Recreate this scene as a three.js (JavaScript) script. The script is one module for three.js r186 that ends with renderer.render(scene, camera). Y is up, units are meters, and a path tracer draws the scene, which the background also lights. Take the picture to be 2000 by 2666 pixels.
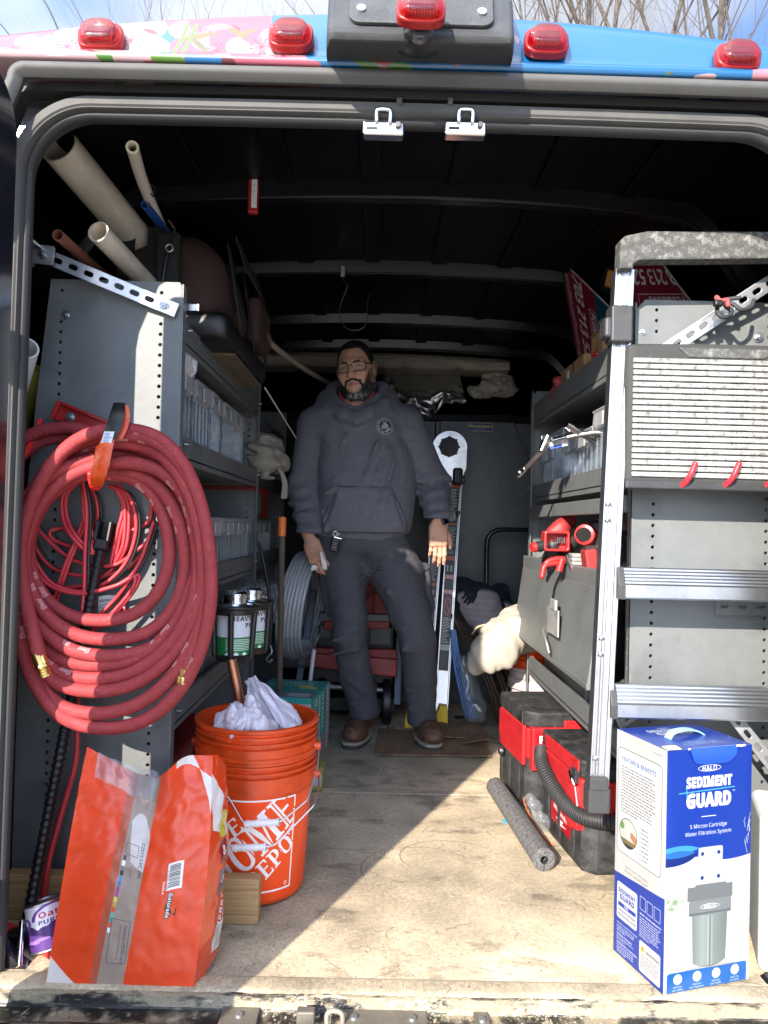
import * as THREE from 'three';
import { RoundedBoxGeometry } from 'three/addons/geometries/RoundedBoxGeometry.js';
import { mergeGeometries, mergeVertices } from 'three/addons/utils/BufferGeometryUtils.js';
import { ImprovedNoise } from 'three/addons/math/ImprovedNoise.js';

// ---------------------------------------------------------------- camera, sky, sun, exposure
const R = THREE.MathUtils.degToRad;
const scene = new THREE.Scene();
const camera = new THREE.PerspectiveCamera(68.0, 0.75, 0.05, 400);
camera.rotation.order = 'YXZ';
camera.position.set(0, 0.95, 1.6);
camera.rotation.set(R(1.07), R(-0.43), R(1.4));
camera.updateMatrixWorld(true);

const renderer = new THREE.WebGLRenderer({ antialias: true });
renderer.toneMapping = THREE.LinearToneMapping;
renderer.toneMappingExposure = 5.3;
renderer.shadowMap.enabled = true;

const sunDir = new THREE.Vector3(-0.465, 0.525, 1).normalize();   // towards the sun: behind the camera, from its left
// the sky: pale blue with a broken white cloud layer, brighter towards the sun
function makeSky() {
  const W = 1024, H = 512, d = new Float32Array(W * H * 4), nz = new ImprovedNoise(), f = (x, y, o) => { let a = 0.5, r = 0; for (let i = 0; i < o; i++) { r += a * nz.noise(x, y, 7.3 + i); x *= 2.05; y *= 2.05; a *= 0.52; } return r; };
  for (let j = 0; j < H; j++) for (let i = 0; i < W; i++) {
    const ph = ((i + 0.5) / W - 0.5) * Math.PI * 2, el = ((j + 0.5) / H - 0.5) * Math.PI, y = Math.sin(el), c = Math.cos(el), x = Math.cos(ph) * c, z = Math.sin(ph) * c, k = (j * W + i) * 4;
    const mu = THREE.MathUtils.clamp(x * sunDir.x + y * sunDir.y + z * sunDir.z, -1, 1), an = Math.acos(mu), glow = 0.14 + 5.6 * Math.exp(-an / 0.66) + 1.6 * Math.exp(-an / 0.22), t = Math.max(0, y);
    const blue = [0.062 + 0.10 * (1 - t) ** 4, 0.118 + 0.105 * (1 - t) ** 4, 0.245 + 0.07 * (1 - t) ** 4].map((v) => v * (0.55 + 3.4 * Math.exp(-an / 0.85)));
    const q = 1 / (t + 0.12), m = f(x * q * 0.9 + 3.1, z * q * 0.9 + 1.7, 6), cov = THREE.MathUtils.smoothstep(m - 0.22 * x + 0.07, -0.1, 0.26);
    const cl = [0.468, 0.495, 0.54].map((v) => v * glow * (0.86 + 0.4 * f(x * q * 2.2, z * q * 2.2, 4)));
    for (let n = 0; n < 3; n++) d[k + n] = y < 0 ? 0.16 : THREE.MathUtils.lerp(blue[n], cl[n], cov * 0.94);
    d[k + 3] = 1;
  }
  const t = new THREE.DataTexture(d, W, H, THREE.RGBAFormat, THREE.FloatType); t.mapping = THREE.EquirectangularReflectionMapping; t.magFilter = t.minFilter = THREE.LinearFilter; t.needsUpdate = true; return t;
}
scene.background = scene.environment = makeSky();
const sun = new THREE.DirectionalLight(0xfff4e6, 2.4);
sun.position.copy(sunDir).multiplyScalar(12);
sun.castShadow = true; sun.shadow.mapSize.set(4096, 4096);
Object.assign(sun.shadow.camera, { left: -6, right: 6, top: 6, bottom: -6, near: 0.5, far: 40 });
sun.shadow.bias = -0.0004;
scene.add(sun); scene.add(sun.target);

// ---------------------------------------------------------------- numbers
let seed0 = 7;
const rnd = () => { seed0 = (seed0 + 0x6d2b79f5) | 0; let t = Math.imul(seed0 ^ (seed0 >>> 15), 1 | seed0); t = (t + Math.imul(t ^ (t >>> 7), 61 | t)) ^ t; return ((t ^ (t >>> 14)) >>> 0) / 4294967296; };
const rr = (a, b) => a + (b - a) * rnd();
const V = (x, y, z) => new THREE.Vector3(x, y, z);
const { clamp, lerp, smoothstep } = THREE.MathUtils;
const im = new ImprovedNoise();
const ns = (x, y, z = 0.37) => im.noise(x + 31.7, y + 17.3, z + 5.1);
const fbm = (x, y, z = 0.37, o = 4) => { let s = 0, a = 0.5; for (let i = 0; i < o; i++) { s += a * ns(x, y, z); x *= 2.03; y *= 2.03; z *= 2.03; a *= 0.5; } return s; };
// where a point of the place lies: photo pixel (2000 x 2666) at a depth, on a level plane, or on a plane across x
function ray(px, py) { const v = V((px - 1000) / 1976, -(py - 1333) / 1976, -1).applyEuler(camera.rotation); return v.divideScalar(-v.z); }
const at = (px, py, d) => ray(px, py).multiplyScalar(d).add(camera.position);
const onY = (px, py, y = 0) => { const r = ray(px, py); return r.multiplyScalar((y - 0.95) / r.y).add(camera.position); };
const onX = (px, py, x) => { const r = ray(px, py); return r.multiplyScalar(x / r.x).add(camera.position); };

// ---------------------------------------------------------------- geometry
function plain(g) { g = g.index ? g.toNonIndexed() : g; for (const k of Object.keys(g.attributes)) if (!['position', 'normal', 'uv', 'color'].includes(k)) g.deleteAttribute(k); if (!g.attributes.uv) g.setAttribute('uv', new THREE.BufferAttribute(new Float32Array(g.attributes.position.count * 2), 2)); g.morphAttributes = {}; return g; }
function boxUV(g, s = 1) {
  g = plain(g); const p = g.attributes.position, uv = new Float32Array(p.count * 2), a = V(), b = V(), c = V();
  for (let i = 0; i < p.count; i += 3) {
    a.fromBufferAttribute(p, i); b.fromBufferAttribute(p, i + 1); c.fromBufferAttribute(p, i + 2);
    const n = b.clone().sub(a).cross(c.clone().sub(a)), x = Math.abs(n.x), y = Math.abs(n.y), z = Math.abs(n.z);
    [a, b, c].forEach((v, k) => { const [u, w] = x > y && x > z ? [v.z, v.y] : y > z ? [v.x, v.z] : [v.x, v.y]; uv[(i + k) * 2] = u * s; uv[(i + k) * 2 + 1] = w * s; });
  }
  g.setAttribute('uv', new THREE.BufferAttribute(uv, 2)); return g;
}
function merge(...gs) {
  gs = gs.flat(9).map(plain);
  const colored = gs.some((g) => g.attributes.color);
  if (colored) for (const g of gs) if (!g.attributes.color) g.setAttribute('color', new THREE.BufferAttribute(new Float32Array(g.attributes.position.count * 3).fill(1), 3));
  return gs.length > 1 ? mergeGeometries(gs) : gs[0];
}
const mv = (g, x = 0, y = 0, z = 0) => g.translate(x, y, z);
function bx(w, h, d, x = 0, y = 0, z = 0, r = 0.003, seg = 1) { r = Math.min(r, w / 2.01, h / 2.01, d / 2.01); return boxUV((r > 0 ? new RoundedBoxGeometry(w, h, d, seg, r) : new THREE.BoxGeometry(w, h, d)).translate(x, y, z)); }
// box given by its limits
const bl = (x0, x1, y0, y1, z0, z1, r = 0.003) => bx(Math.abs(x1 - x0), Math.abs(y1 - y0), Math.abs(z1 - z0), (x0 + x1) / 2, (y0 + y1) / 2, (z0 + z1) / 2, r);
const cy = (rt, rb, h, seg = 20, open = false) => new THREE.CylinderGeometry(rt, rb, h, seg, 1, open);
function place(g, a, b) {   // turn a shape along y so that it runs from a to b, centred between them
  const d = b.clone().sub(a), q = new THREE.Quaternion().setFromUnitVectors(V(0, 1, 0), d.clone().normalize());
  return g.applyQuaternion(q).translate((a.x + b.x) / 2, (a.y + b.y) / 2, (a.z + b.z) / 2);
}
const rod = (a, b, r, r2 = r, seg = 12) => place(cy(r2, r, a.distanceTo(b), seg), a, b);
function tube(pts, r, seg = 60, rad = 8, closed = false, tension = 0.5) { return new THREE.TubeGeometry(new THREE.CatmullRomCurve3(pts, closed, 'catmullrom', tension), seg, r, rad, closed); }
function capped(pts, r, seg = 60, rad = 8) { const a = pts[0], b = pts[pts.length - 1]; return merge(tube(pts, r, seg, rad), new THREE.SphereGeometry(r, rad, 6).translate(a.x, a.y, a.z), new THREE.SphereGeometry(r, rad, 6).translate(b.x, b.y, b.z)); }
// open pipe with a wall
function pipe(a, b, r, wall, seg = 32) { const L = a.distanceTo(b), p = [[r - wall, -L / 2], [r, -L / 2], [r, L / 2], [r - wall, L / 2], [r - wall, -L / 2]].map(([x, y]) => new THREE.Vector2(x, y)); return place(crease(new THREE.LatheGeometry(p, seg)), a, b); }
function crease(g) { g = plain(g); g.deleteAttribute('normal'); g.computeVertexNormals(); return softFlat(g, 0.7); }
function softFlat(g, cosLimit) {   // smooth where neighbouring faces agree, sharp elsewhere
  const p = g.attributes.position, n = p.count, key = (i) => Math.round(p.getX(i) * 2e4) + ',' + Math.round(p.getY(i) * 2e4) + ',' + Math.round(p.getZ(i) * 2e4), m = new Map(), f = [], a = V(), b = V(), c = V();
  for (let i = 0; i < n; i += 3) { a.fromBufferAttribute(p, i); b.fromBufferAttribute(p, i + 1); c.fromBufferAttribute(p, i + 2); const v = b.clone().sub(a).cross(c.clone().sub(a)); f.push([v, v.clone().normalize()]); for (let k = 0; k < 3; k++) { const q = key(i + k); (m.get(q) ?? m.set(q, []).get(q)).push(i / 3); } }
  const out = new Float32Array(n * 3);
  for (let i = 0; i < n; i++) { const me = f[(i / 3) | 0][1], s = V(); for (const j of m.get(key(i))) if (f[j][1].dot(me) > cosLimit) s.add(f[j][0]); s.normalize().toArray(out, i * 3); }
  g.setAttribute('normal', new THREE.BufferAttribute(out, 3)); return g;
}
function lathe(pts, seg = 40, a0 = 0, a1 = Math.PI * 2) { return softFlat(plain(new THREE.LatheGeometry(pts.map(([x, y]) => new THREE.Vector2(x, y)), seg, a0, a1)), 0.6); }
function poly(pts, holes = []) { const s = new THREE.Shape(pts.map(([x, y]) => new THREE.Vector2(x, y))); for (const h of holes) s.holes.push(h instanceof THREE.Path ? h : new THREE.Path(h.map(([x, y]) => new THREE.Vector2(x, y)))); return s; }
const hole = (x, y, r) => { const p = new THREE.Path(); p.absarc(x, y, r, 0, Math.PI * 2, true); return p; };
function slot(x, y, w, h) { const p = new THREE.Path(), r = h / 2; p.moveTo(x - w / 2 + r, y - r); p.lineTo(x + w / 2 - r, y - r); p.absarc(x + w / 2 - r, y, r, -Math.PI / 2, Math.PI / 2); p.lineTo(x - w / 2 + r, y + r); p.absarc(x - w / 2 + r, y, r, Math.PI / 2, Math.PI * 1.5); return p; }
function roundRect(x0, x1, y0, y1, r, Kind = THREE.Shape) { const s = new Kind(); s.moveTo(x0 + r, y0); s.lineTo(x1 - r, y0); s.absarc(x1 - r, y0 + r, r, -Math.PI / 2, 0); s.lineTo(x1, y1 - r); s.absarc(x1 - r, y1 - r, r, 0, Math.PI / 2); s.lineTo(x0 + r, y1); s.absarc(x0 + r, y1 - r, r, Math.PI / 2, Math.PI); s.lineTo(x0, y0 + r); s.absarc(x0 + r, y0 + r, r, Math.PI, Math.PI * 1.5); return s; }
function ex(shape, depth, bevel = 0, cs = 8) { return boxUV(new THREE.ExtrudeGeometry(shape, { depth, curveSegments: cs, bevelEnabled: bevel > 0, bevelThickness: bevel, bevelSize: bevel, bevelOffset: -bevel, bevelSegments: 2 })); }
// a profile [x across, y up] pulled along z from z0 to z1 / along x from x0 to x1
const alongZ = (pts, z0, z1, b = 0) => ex(poly(pts), z1 - z0, b).translate(0, 0, z0);
const alongX = (pts, x0, x1, b = 0) => ex(poly(pts), x1 - x0, b).rotateY(Math.PI / 2).translate(x0, 0, 0);   // profile x becomes -z
// sweep a closed profile along a 3D path with a fixed 'up'
function grid(nu, nv, f, uvf) {   // surface from a function of u, v in 0..1
  const pos = [], uv = [], idx = [];
  for (let j = 0; j <= nv; j++) for (let i = 0; i <= nu; i++) { const p = f(i / nu, j / nv); pos.push(p.x, p.y, p.z); const t = uvf ? uvf(i / nu, j / nv) : [i / nu, j / nv]; uv.push(t[0], t[1]); }
  for (let j = 0; j < nv; j++) for (let i = 0; i < nu; i++) { const a = j * (nu + 1) + i, b = a + 1, c = a + nu + 1, d = c + 1; idx.push(a, b, d, a, d, c); }
  const g = new THREE.BufferGeometry(); g.setAttribute('position', new THREE.Float32BufferAttribute(pos, 3)); g.setAttribute('uv', new THREE.Float32BufferAttribute(uv, 2)); g.setIndex(idx); g.computeVertexNormals(); return g;
}
function slab(nu, nv, f, t, uvf) {   // the same with thickness t behind it
  const g = grid(nu, nv, f, uvf), n = g.attributes.normal, p = g.attributes.position, b = grid(nu, nv, (u, v) => { const i = Math.round(v * nv) * (nu + 1) + Math.round(u * nu); return V(p.getX(i) - n.getX(i) * t, p.getY(i) - n.getY(i) * t, p.getZ(i) - n.getZ(i) * t); }, uvf);
  const ix = b.index.array; for (let i = 0; i < ix.length; i += 3) { const s = ix[i]; ix[i] = ix[i + 1]; ix[i + 1] = s; } b.computeVertexNormals();
  const edge = [], add = (i, j) => edge.push([i, j]), W = nu + 1; for (let i = 0; i < nu; i++) { add(i + 1, i); add(nv * W + i, nv * W + i + 1); } for (let j = 0; j < nv; j++) { add(j * W, (j + 1) * W); add((j + 1) * W + nu, j * W + nu); }
  const q = b.attributes.position, U = g.attributes.uv, pos = [], uv = []; for (const [i, j] of edge) for (const [s, k] of [[p, i], [q, i], [q, j], [p, i], [q, j], [p, j]]) { pos.push(s.getX(k), s.getY(k), s.getZ(k)); uv.push(U.getX(k), U.getY(k)); }
  const e = new THREE.BufferGeometry(); e.setAttribute('position', new THREE.Float32BufferAttribute(pos, 3)); e.setAttribute('uv', new THREE.Float32BufferAttribute(uv, 2)); e.computeVertexNormals();
  return merge(g, b, e);
}
// naive surface nets of a signed field
function sn(f, lo, hi, h, colour) {
  const n = [0, 1, 2].map((k) => Math.ceil((hi[k] - lo[k]) / h) + 1), [nx, ny, nz] = n, v = new Float32Array(nx * ny * nz), sy = nx, sz = nx * ny;
  for (let k = 0, i = 0; k < nz; k++) for (let j = 0; j < ny; j++) for (let x = 0; x < nx; x++, i++) v[i] = f(lo[0] + x * h, lo[1] + j * h, lo[2] + k * h);
  const id = new Int32Array(v.length).fill(-1), pos = [], idx = [], off = [0, 1, sy, sy + 1, sz, sz + 1, sz + sy, sz + sy + 1], E = []; for (let a = 0; a < 8; a++) for (const b of [1, 2, 4]) if (!(a & b)) E.push([a, a | b]);
  for (let k = 0; k < nz - 1; k++) for (let j = 0; j < ny - 1; j++) for (let x = 0; x < nx - 1; x++) {
    const i = x + j * sy + k * sz; let m = 0; for (let c = 0; c < 8; c++) if (v[i + off[c]] < 0) m |= 1 << c;
    if (!m || m === 255) continue;
    let X = 0, Y = 0, Z = 0, q = 0; for (const [a, b] of E) { const va = v[i + off[a]], vb = v[i + off[b]]; if (va < 0 === vb < 0) continue; const t = va / (va - vb), ax = a & 1, ay = (a >> 1) & 1, az = a >> 2; X += ax + ((b & 1) - ax) * t; Y += ay + (((b >> 1) & 1) - ay) * t; Z += az + ((b >> 2) - az) * t; q++; }
    id[i] = pos.length / 3; pos.push(lo[0] + (x + X / q) * h, lo[1] + (j + Y / q) * h, lo[2] + (k + Z / q) * h);
  }
  const quad = (a, b, c, d, flip) => { if (a < 0 || b < 0 || c < 0 || d < 0) return; flip ? idx.push(a, c, b, a, d, c) : idx.push(a, b, c, a, c, d); };
  for (let k = 1; k < nz - 1; k++) for (let j = 1; j < ny - 1; j++) for (let x = 1; x < nx - 1; x++) {
    const i = x + j * sy + k * sz, s = v[i] < 0;
    if (s !== v[i + 1] < 0) quad(id[i - sy - sz], id[i - sz], id[i], id[i - sy], !s);
    if (s !== v[i + sy] < 0) quad(id[i - 1 - sz], id[i - 1], id[i], id[i - sz], !s);
    if (s !== v[i + sz] < 0) quad(id[i - 1 - sy], id[i - sy], id[i], id[i - 1], !s);
  }
  const g = new THREE.BufferGeometry(); g.setAttribute('position', new THREE.Float32BufferAttribute(pos, 3));
  if (colour) { const c = new Float32Array(pos.length); for (let i = 0; i < pos.length; i += 3) { const k = colour(pos[i], pos[i + 1], pos[i + 2]); c[i] = k[0]; c[i + 1] = k[1]; c[i + 2] = k[2]; } g.setAttribute('color', new THREE.BufferAttribute(c, 3)); }
  g.setIndex(idx); g.computeVertexNormals(); return g;
}
// fields
const crumple = (x, y, z, f) => { const wx = x + 0.03 * ns(y * f * 0.5, z * f * 0.5, 1), wy = y + 0.03 * ns(z * f * 0.5, x * f * 0.5, 2), wz = z + 0.03 * ns(x * f * 0.5, y * f * 0.5, 4); return (Math.abs(ns(wx * f, wy * f, wz * f)) - 0.2) + 0.5 * (Math.abs(ns(wx * f * 2.1 + 7, wy * f * 2.1, wz * f * 2.1)) - 0.2) + 0.28 * (Math.abs(ns(wx * f * 4.3, wy * f * 4.3 + 9, wz * f * 4.3)) - 0.2); };   // sharp creases, broad puffs
const smin = (a, b, k) => { const h = Math.max(k - Math.abs(a - b), 0) / k; return Math.min(a, b) - h * h * k * 0.25; };
const smax = (a, b, k) => -smin(-a, -b, k);
const len = Math.hypot;
function cap(x, y, z, a, b, ra, rb) { const bx0 = b.x - a.x, by0 = b.y - a.y, bz0 = b.z - a.z, px = x - a.x, py = y - a.y, pz = z - a.z, t = clamp((px * bx0 + py * by0 + pz * bz0) / (bx0 * bx0 + by0 * by0 + bz0 * bz0), 0, 1); return len(px - bx0 * t, py - by0 * t, pz - bz0 * t) - (ra + (rb - ra) * t); }
const ell = (x, y, z, cx, cy0, cz, a, b, c) => { const k = len((x - cx) / a, (y - cy0) / b, (z - cz) / c); return (k - 1) * Math.min(a, b, c) * (k > 1 ? 1 : 1); };
const rbox = (x, y, z, hx, hy, hz, r) => { const qx = Math.abs(x) - hx + r, qy = Math.abs(y) - hy + r, qz = Math.abs(z) - hz + r; return len(Math.max(qx, 0), Math.max(qy, 0), Math.max(qz, 0)) + Math.min(Math.max(qx, qy, qz), 0) - r; };

// ---------------------------------------------------------------- textures and materials
function canvas(w, h, draw) { const c = document.createElement('canvas'); c.width = w; c.height = h; draw(c.getContext('2d'), w, h); return c; }
function tex(c, { srgb = true, repeat, wrap = true } = {}) { const t = new THREE.CanvasTexture(c); if (srgb) t.colorSpace = THREE.SRGBColorSpace; if (wrap) t.wrapS = t.wrapT = THREE.RepeatWrapping; if (repeat) t.repeat.set(repeat[0], repeat[1]); t.anisotropy = 8; return t; }
const picture = (w, h, draw) => tex(canvas(w, h, draw), { wrap: false });
// seamless noise in 0..1 on a torus
function noiseField(n, fr, oct, seedz = 0) { const a = new Float32Array(n * n); let lo = 9, hi = -9; for (let y = 0; y < n; y++) for (let x = 0; x < n; x++) { const u = x / n, v = y / n; let s = 0, am = 0.5, f = fr; for (let o = 0; o < oct; o++) { const bl2 = (p, q) => ns(p * f, q * f, seedz + o * 7.1); s += am * (bl2(u, v) * (1 - u) * (1 - v) + bl2(u - 1, v) * u * (1 - v) + bl2(u, v - 1) * (1 - u) * v + bl2(u - 1, v - 1) * u * v); am *= 0.55; f *= 2; } a[y * n + x] = s; lo = Math.min(lo, s); hi = Math.max(hi, s); } for (let i = 0; i < a.length; i++) a[i] = (a[i] - lo) / (hi - lo); return a; }
const N1 = noiseField(256, 5, 5, 1), N2 = noiseField(256, 24, 3, 9), N3 = noiseField(256, 3, 6, 21);
// a tint map (multiplies the material colour): mottling, grain, specks and scratches, white = the plain colour
function tint(n, { mottle = 0.12, grain = 0.08, specks = 0, speckTone = 1, scratches = 0, scratchTone = 255, scratchLen = 60, dirt = 0, rgb = [1, 1, 1] } = {}) {
  return canvas(n, n, (g) => {
    const d = g.createImageData(n, n);
    for (let y = 0; y < n; y++) for (let x = 0; x < n; x++) { const i = ((y * 256 / n) | 0) * 256 + ((x * 256 / n) | 0), k = 0.9 - mottle * (N1[i] - 0.35) - grain * (rnd() - 0.3) - grain * (N2[i] - 0.5) - dirt * smoothstep(N3[i], 0.55, 0.8); for (let c = 0; c < 3; c++) d.data[(y * n + x) * 4 + c] = clamp(k * rgb[c], 0, 1) * 255; d.data[(y * n + x) * 4 + 3] = 255; }
    g.putImageData(d, 0, 0);
    for (let i = 0; i < specks; i++) { g.fillStyle = `rgba(${speckTone * 255},${speckTone * 250},${speckTone * 238},${rr(0.15, 0.7)})`; g.beginPath(); g.arc(rnd() * n, rnd() * n, rr(0.3, 1.6) * n / 512, 0, 7); g.fill(); }
    for (let i = 0; i < scratches; i++) { g.strokeStyle = `rgba(${scratchTone},${scratchTone},${scratchTone},${rr(0.1, 0.5)})`; g.lineWidth = rr(0.4, 1.3) * n / 512; let x = rnd() * n, y = rnd() * n, a = rnd() * 6.3; g.beginPath(); g.moveTo(x, y); for (let k = 0; k < 3; k++) { x += Math.cos(a) * scratchLen / 3 * rnd(); y += Math.sin(a) * scratchLen / 3 * rnd(); a += rr(-0.3, 0.3); g.lineTo(x, y); } g.stroke(); }
  });
}
function std(color, roughness = 0.6, metalness = 0, o = {}) { const m = new THREE.MeshPhysicalMaterial({ roughness, metalness, ...o }); Array.isArray(color) ? m.color.setRGB(...color) : m.color.set(color); return m; }
const tW = (c, s, srgb = true) => tex(c, { srgb, repeat: [1 / s, 1 / s] });   // a texture whose tile is s metres
const cPaint = tint(512, { mottle: 0.06, grain: 0.05, specks: 260, scratches: 60, scratchLen: 90, dirt: 0.07 }), cPlas = tint(512, { mottle: 0.12, grain: 0.12, specks: 500, speckTone: 0.95, scratches: 60, dirt: 0.1 });
const cFab = canvas(256, 256, (g) => { const d = g.createImageData(256, 256); for (let y = 0; y < 256; y++) for (let x = 0; x < 256; x++) { const k = 190 + 34 * Math.sin(x * Math.PI / 2) * Math.sin(y * Math.PI / 2) + 50 * (rnd() - 0.5) - 30 * (N1[y * 256 + x] - 0.5); for (let c = 0; c < 3; c++) d.data[(y * 256 + x) * 4 + c] = k; d.data[(y * 256 + x) * 4 + 3] = 255; } g.putImageData(d, 0, 0); });
const cFine = tint(256, { mottle: 0.4, grain: 0.7 });
const tPaint = tW(cPaint, 0.6), tPlas = tW(cPlas, 0.35), tFab = tW(cFab, 0.09), bFab = tW(cFab, 0.09, false), bFine = tW(cFine, 0.12, false), tMot = tW(tint(256, { mottle: 0.3, grain: 0.05 }), 0.5);
const M = {
  shelf: std([0.172, 0.184, 0.182], 0.46, 0, { map: tPaint, bumpMap: bFine, bumpScale: 0.0003 }),
  zinc: std([0.62, 0.63, 0.64], 0.36, 1, { map: tPaint }),
  chrome: std([0.75, 0.75, 0.76], 0.16, 1),
  alu: std([0.74, 0.75, 0.76], 0.34, 1, { map: tPaint }),
  aluDull: std([0.52, 0.53, 0.54], 0.5, 0.85, { map: tPaint }),
  black: std([0.007, 0.007, 0.0075], 0.45, 0, { map: tPlas }),
  blackPlastic: std([0.018, 0.018, 0.019], 0.5, 0, { map: tPlas, bumpMap: bFine, bumpScale: 0.0004 }),
  rubber: std([0.09, 0.09, 0.088], 0.75, 0, { map: tPaint }),
  red: std([0.5, 0.022, 0.022], 0.36, 0, { map: tPlas }),
  redDull: std([0.36, 0.03, 0.03], 0.55, 0, { map: tPlas }),
  orange: std([0.86, 0.095, 0.012], 0.34, 0, { map: tMot }),
  white: std([0.78, 0.78, 0.76], 0.45, 0, { map: tMot }),
  brass: std([0.6, 0.42, 0.16], 0.32, 1),
  copper: std([0.68, 0.3, 0.19], 0.3, 1, { map: tPaint }),
  steelDark: std([0.1, 0.1, 0.1], 0.4, 1),
  clear: new THREE.MeshPhysicalMaterial({ color: 0xeef2f5, roughness: 0.1, transmission: 0.95, thickness: 0, ior: 1.45, side: THREE.DoubleSide }),
  film: new THREE.MeshPhysicalMaterial({ color: 0xe6e9ec, roughness: 0.14, transmission: 0.9, thickness: 0, ior: 1.5, side: THREE.DoubleSide }),
};

// ---------------------------------------------------------------- things and parts
const used = new Map();
function numbered(n) { const k = used.get(n) ?? 0; used.set(n, k + 1); return k ? n + '_' + String(k).padStart(3, '0') : n; }
function meta(o, label, category, group) { o.userData.label = label; o.userData.category = category; if (group) o.userData.group = group; return o; }
function thing(name, label, category, base = [0, 0, 0], turn = 0, group) { const o = new THREE.Group(); o.name = numbered(name); o.position.set(...(base.isVector3 ? base.toArray() : base)); o.rotation.y = turn; meta(o, label, category, group); scene.add(o); return o; }
function shade(m) { m.castShadow = m.receiveShadow = true; return m; }
// a part whose geometry is given in the thing's own axes
function part(name, g, m, parent, label) { const o = shade(new THREE.Mesh(g, m)); o.name = name; if (label) o.userData.label = label; parent.add(o); return o; }
// a part whose geometry is given in the place's axes (the thing must not be turned)
function partW(name, g, m, parent, label) { let b = V(); for (let q = parent; q; q = q.parent) b.add(q.position); g = Array.isArray(g) ? merge(g) : g; return part(name, g.translate(-b.x, -b.y, -b.z), m, parent, label); }
// a thing of one mesh, given in the place's axes
function solo(name, g, m, label, category, group) { g = Array.isArray(g) ? merge(g) : g; g.computeBoundingBox(); const b = g.boundingBox, c = V((b.min.x + b.max.x) / 2, b.min.y, (b.min.z + b.max.z) / 2); const o = shade(new THREE.Mesh(g.translate(-c.x, -c.y, -c.z), m)); o.name = numbered(name); o.position.copy(c); meta(o, label, category, group); scene.add(o); return o; }
function struct(name, g, m) { const o = shade(new THREE.Mesh(g, m)); o.name = name; o.userData.kind = 'structure'; scene.add(o); return o; }
function copyOf(o, label, group) { const c = o.clone(); c.name = numbered(o.name.replace(/_\d{3}$/, '')); c.userData = { ...o.userData, label }; if (group) c.userData.group = group; scene.add(c); return c; }

// ================================================================ the ground and the van
{
  const g = new THREE.CircleGeometry(160, 64).rotateX(-Math.PI / 2).translate(0, -0.68, 0);
  const p = g.attributes.position, uv = g.attributes.uv; for (let i = 0; i < p.count; i++) uv.setXY(i, p.getX(i), p.getZ(i));
  struct('ground', g, std([0.56, 0.53, 0.47], 0.92, 0, { map: tW(tint(512, { mottle: 0.3, grain: 0.35, specks: 900, speckTone: 0.9 }), 1.5) }));
}
const van = thing('cargo_van', 'dark cargo van with open rear doors and a pink blossom and blue roof wrap', 'van', [0.08, -0.68, 0]);
const MV = {
  body: std([0.012, 0.013, 0.02], 0.22, 0, { clearcoat: 0.6, clearcoatRoughness: 0.1 }),
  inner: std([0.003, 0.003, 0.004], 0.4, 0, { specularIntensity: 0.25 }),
  jamb: std([0.012, 0.0125, 0.018], 0.2, 0, { clearcoat: 0.5, clearcoatRoughness: 0.12, map: tPaint }),
  seal: std([0.088, 0.086, 0.08], 0.7, 0, { map: tPaint }),
  sealDark: std([0.03, 0.03, 0.03], 0.6),
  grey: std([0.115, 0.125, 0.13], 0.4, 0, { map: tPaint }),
  cream: std([0.42, 0.38, 0.31], 0.6, 0, { map: tMot }),
};
const XL = -0.95, XR = 1.11;
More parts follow.
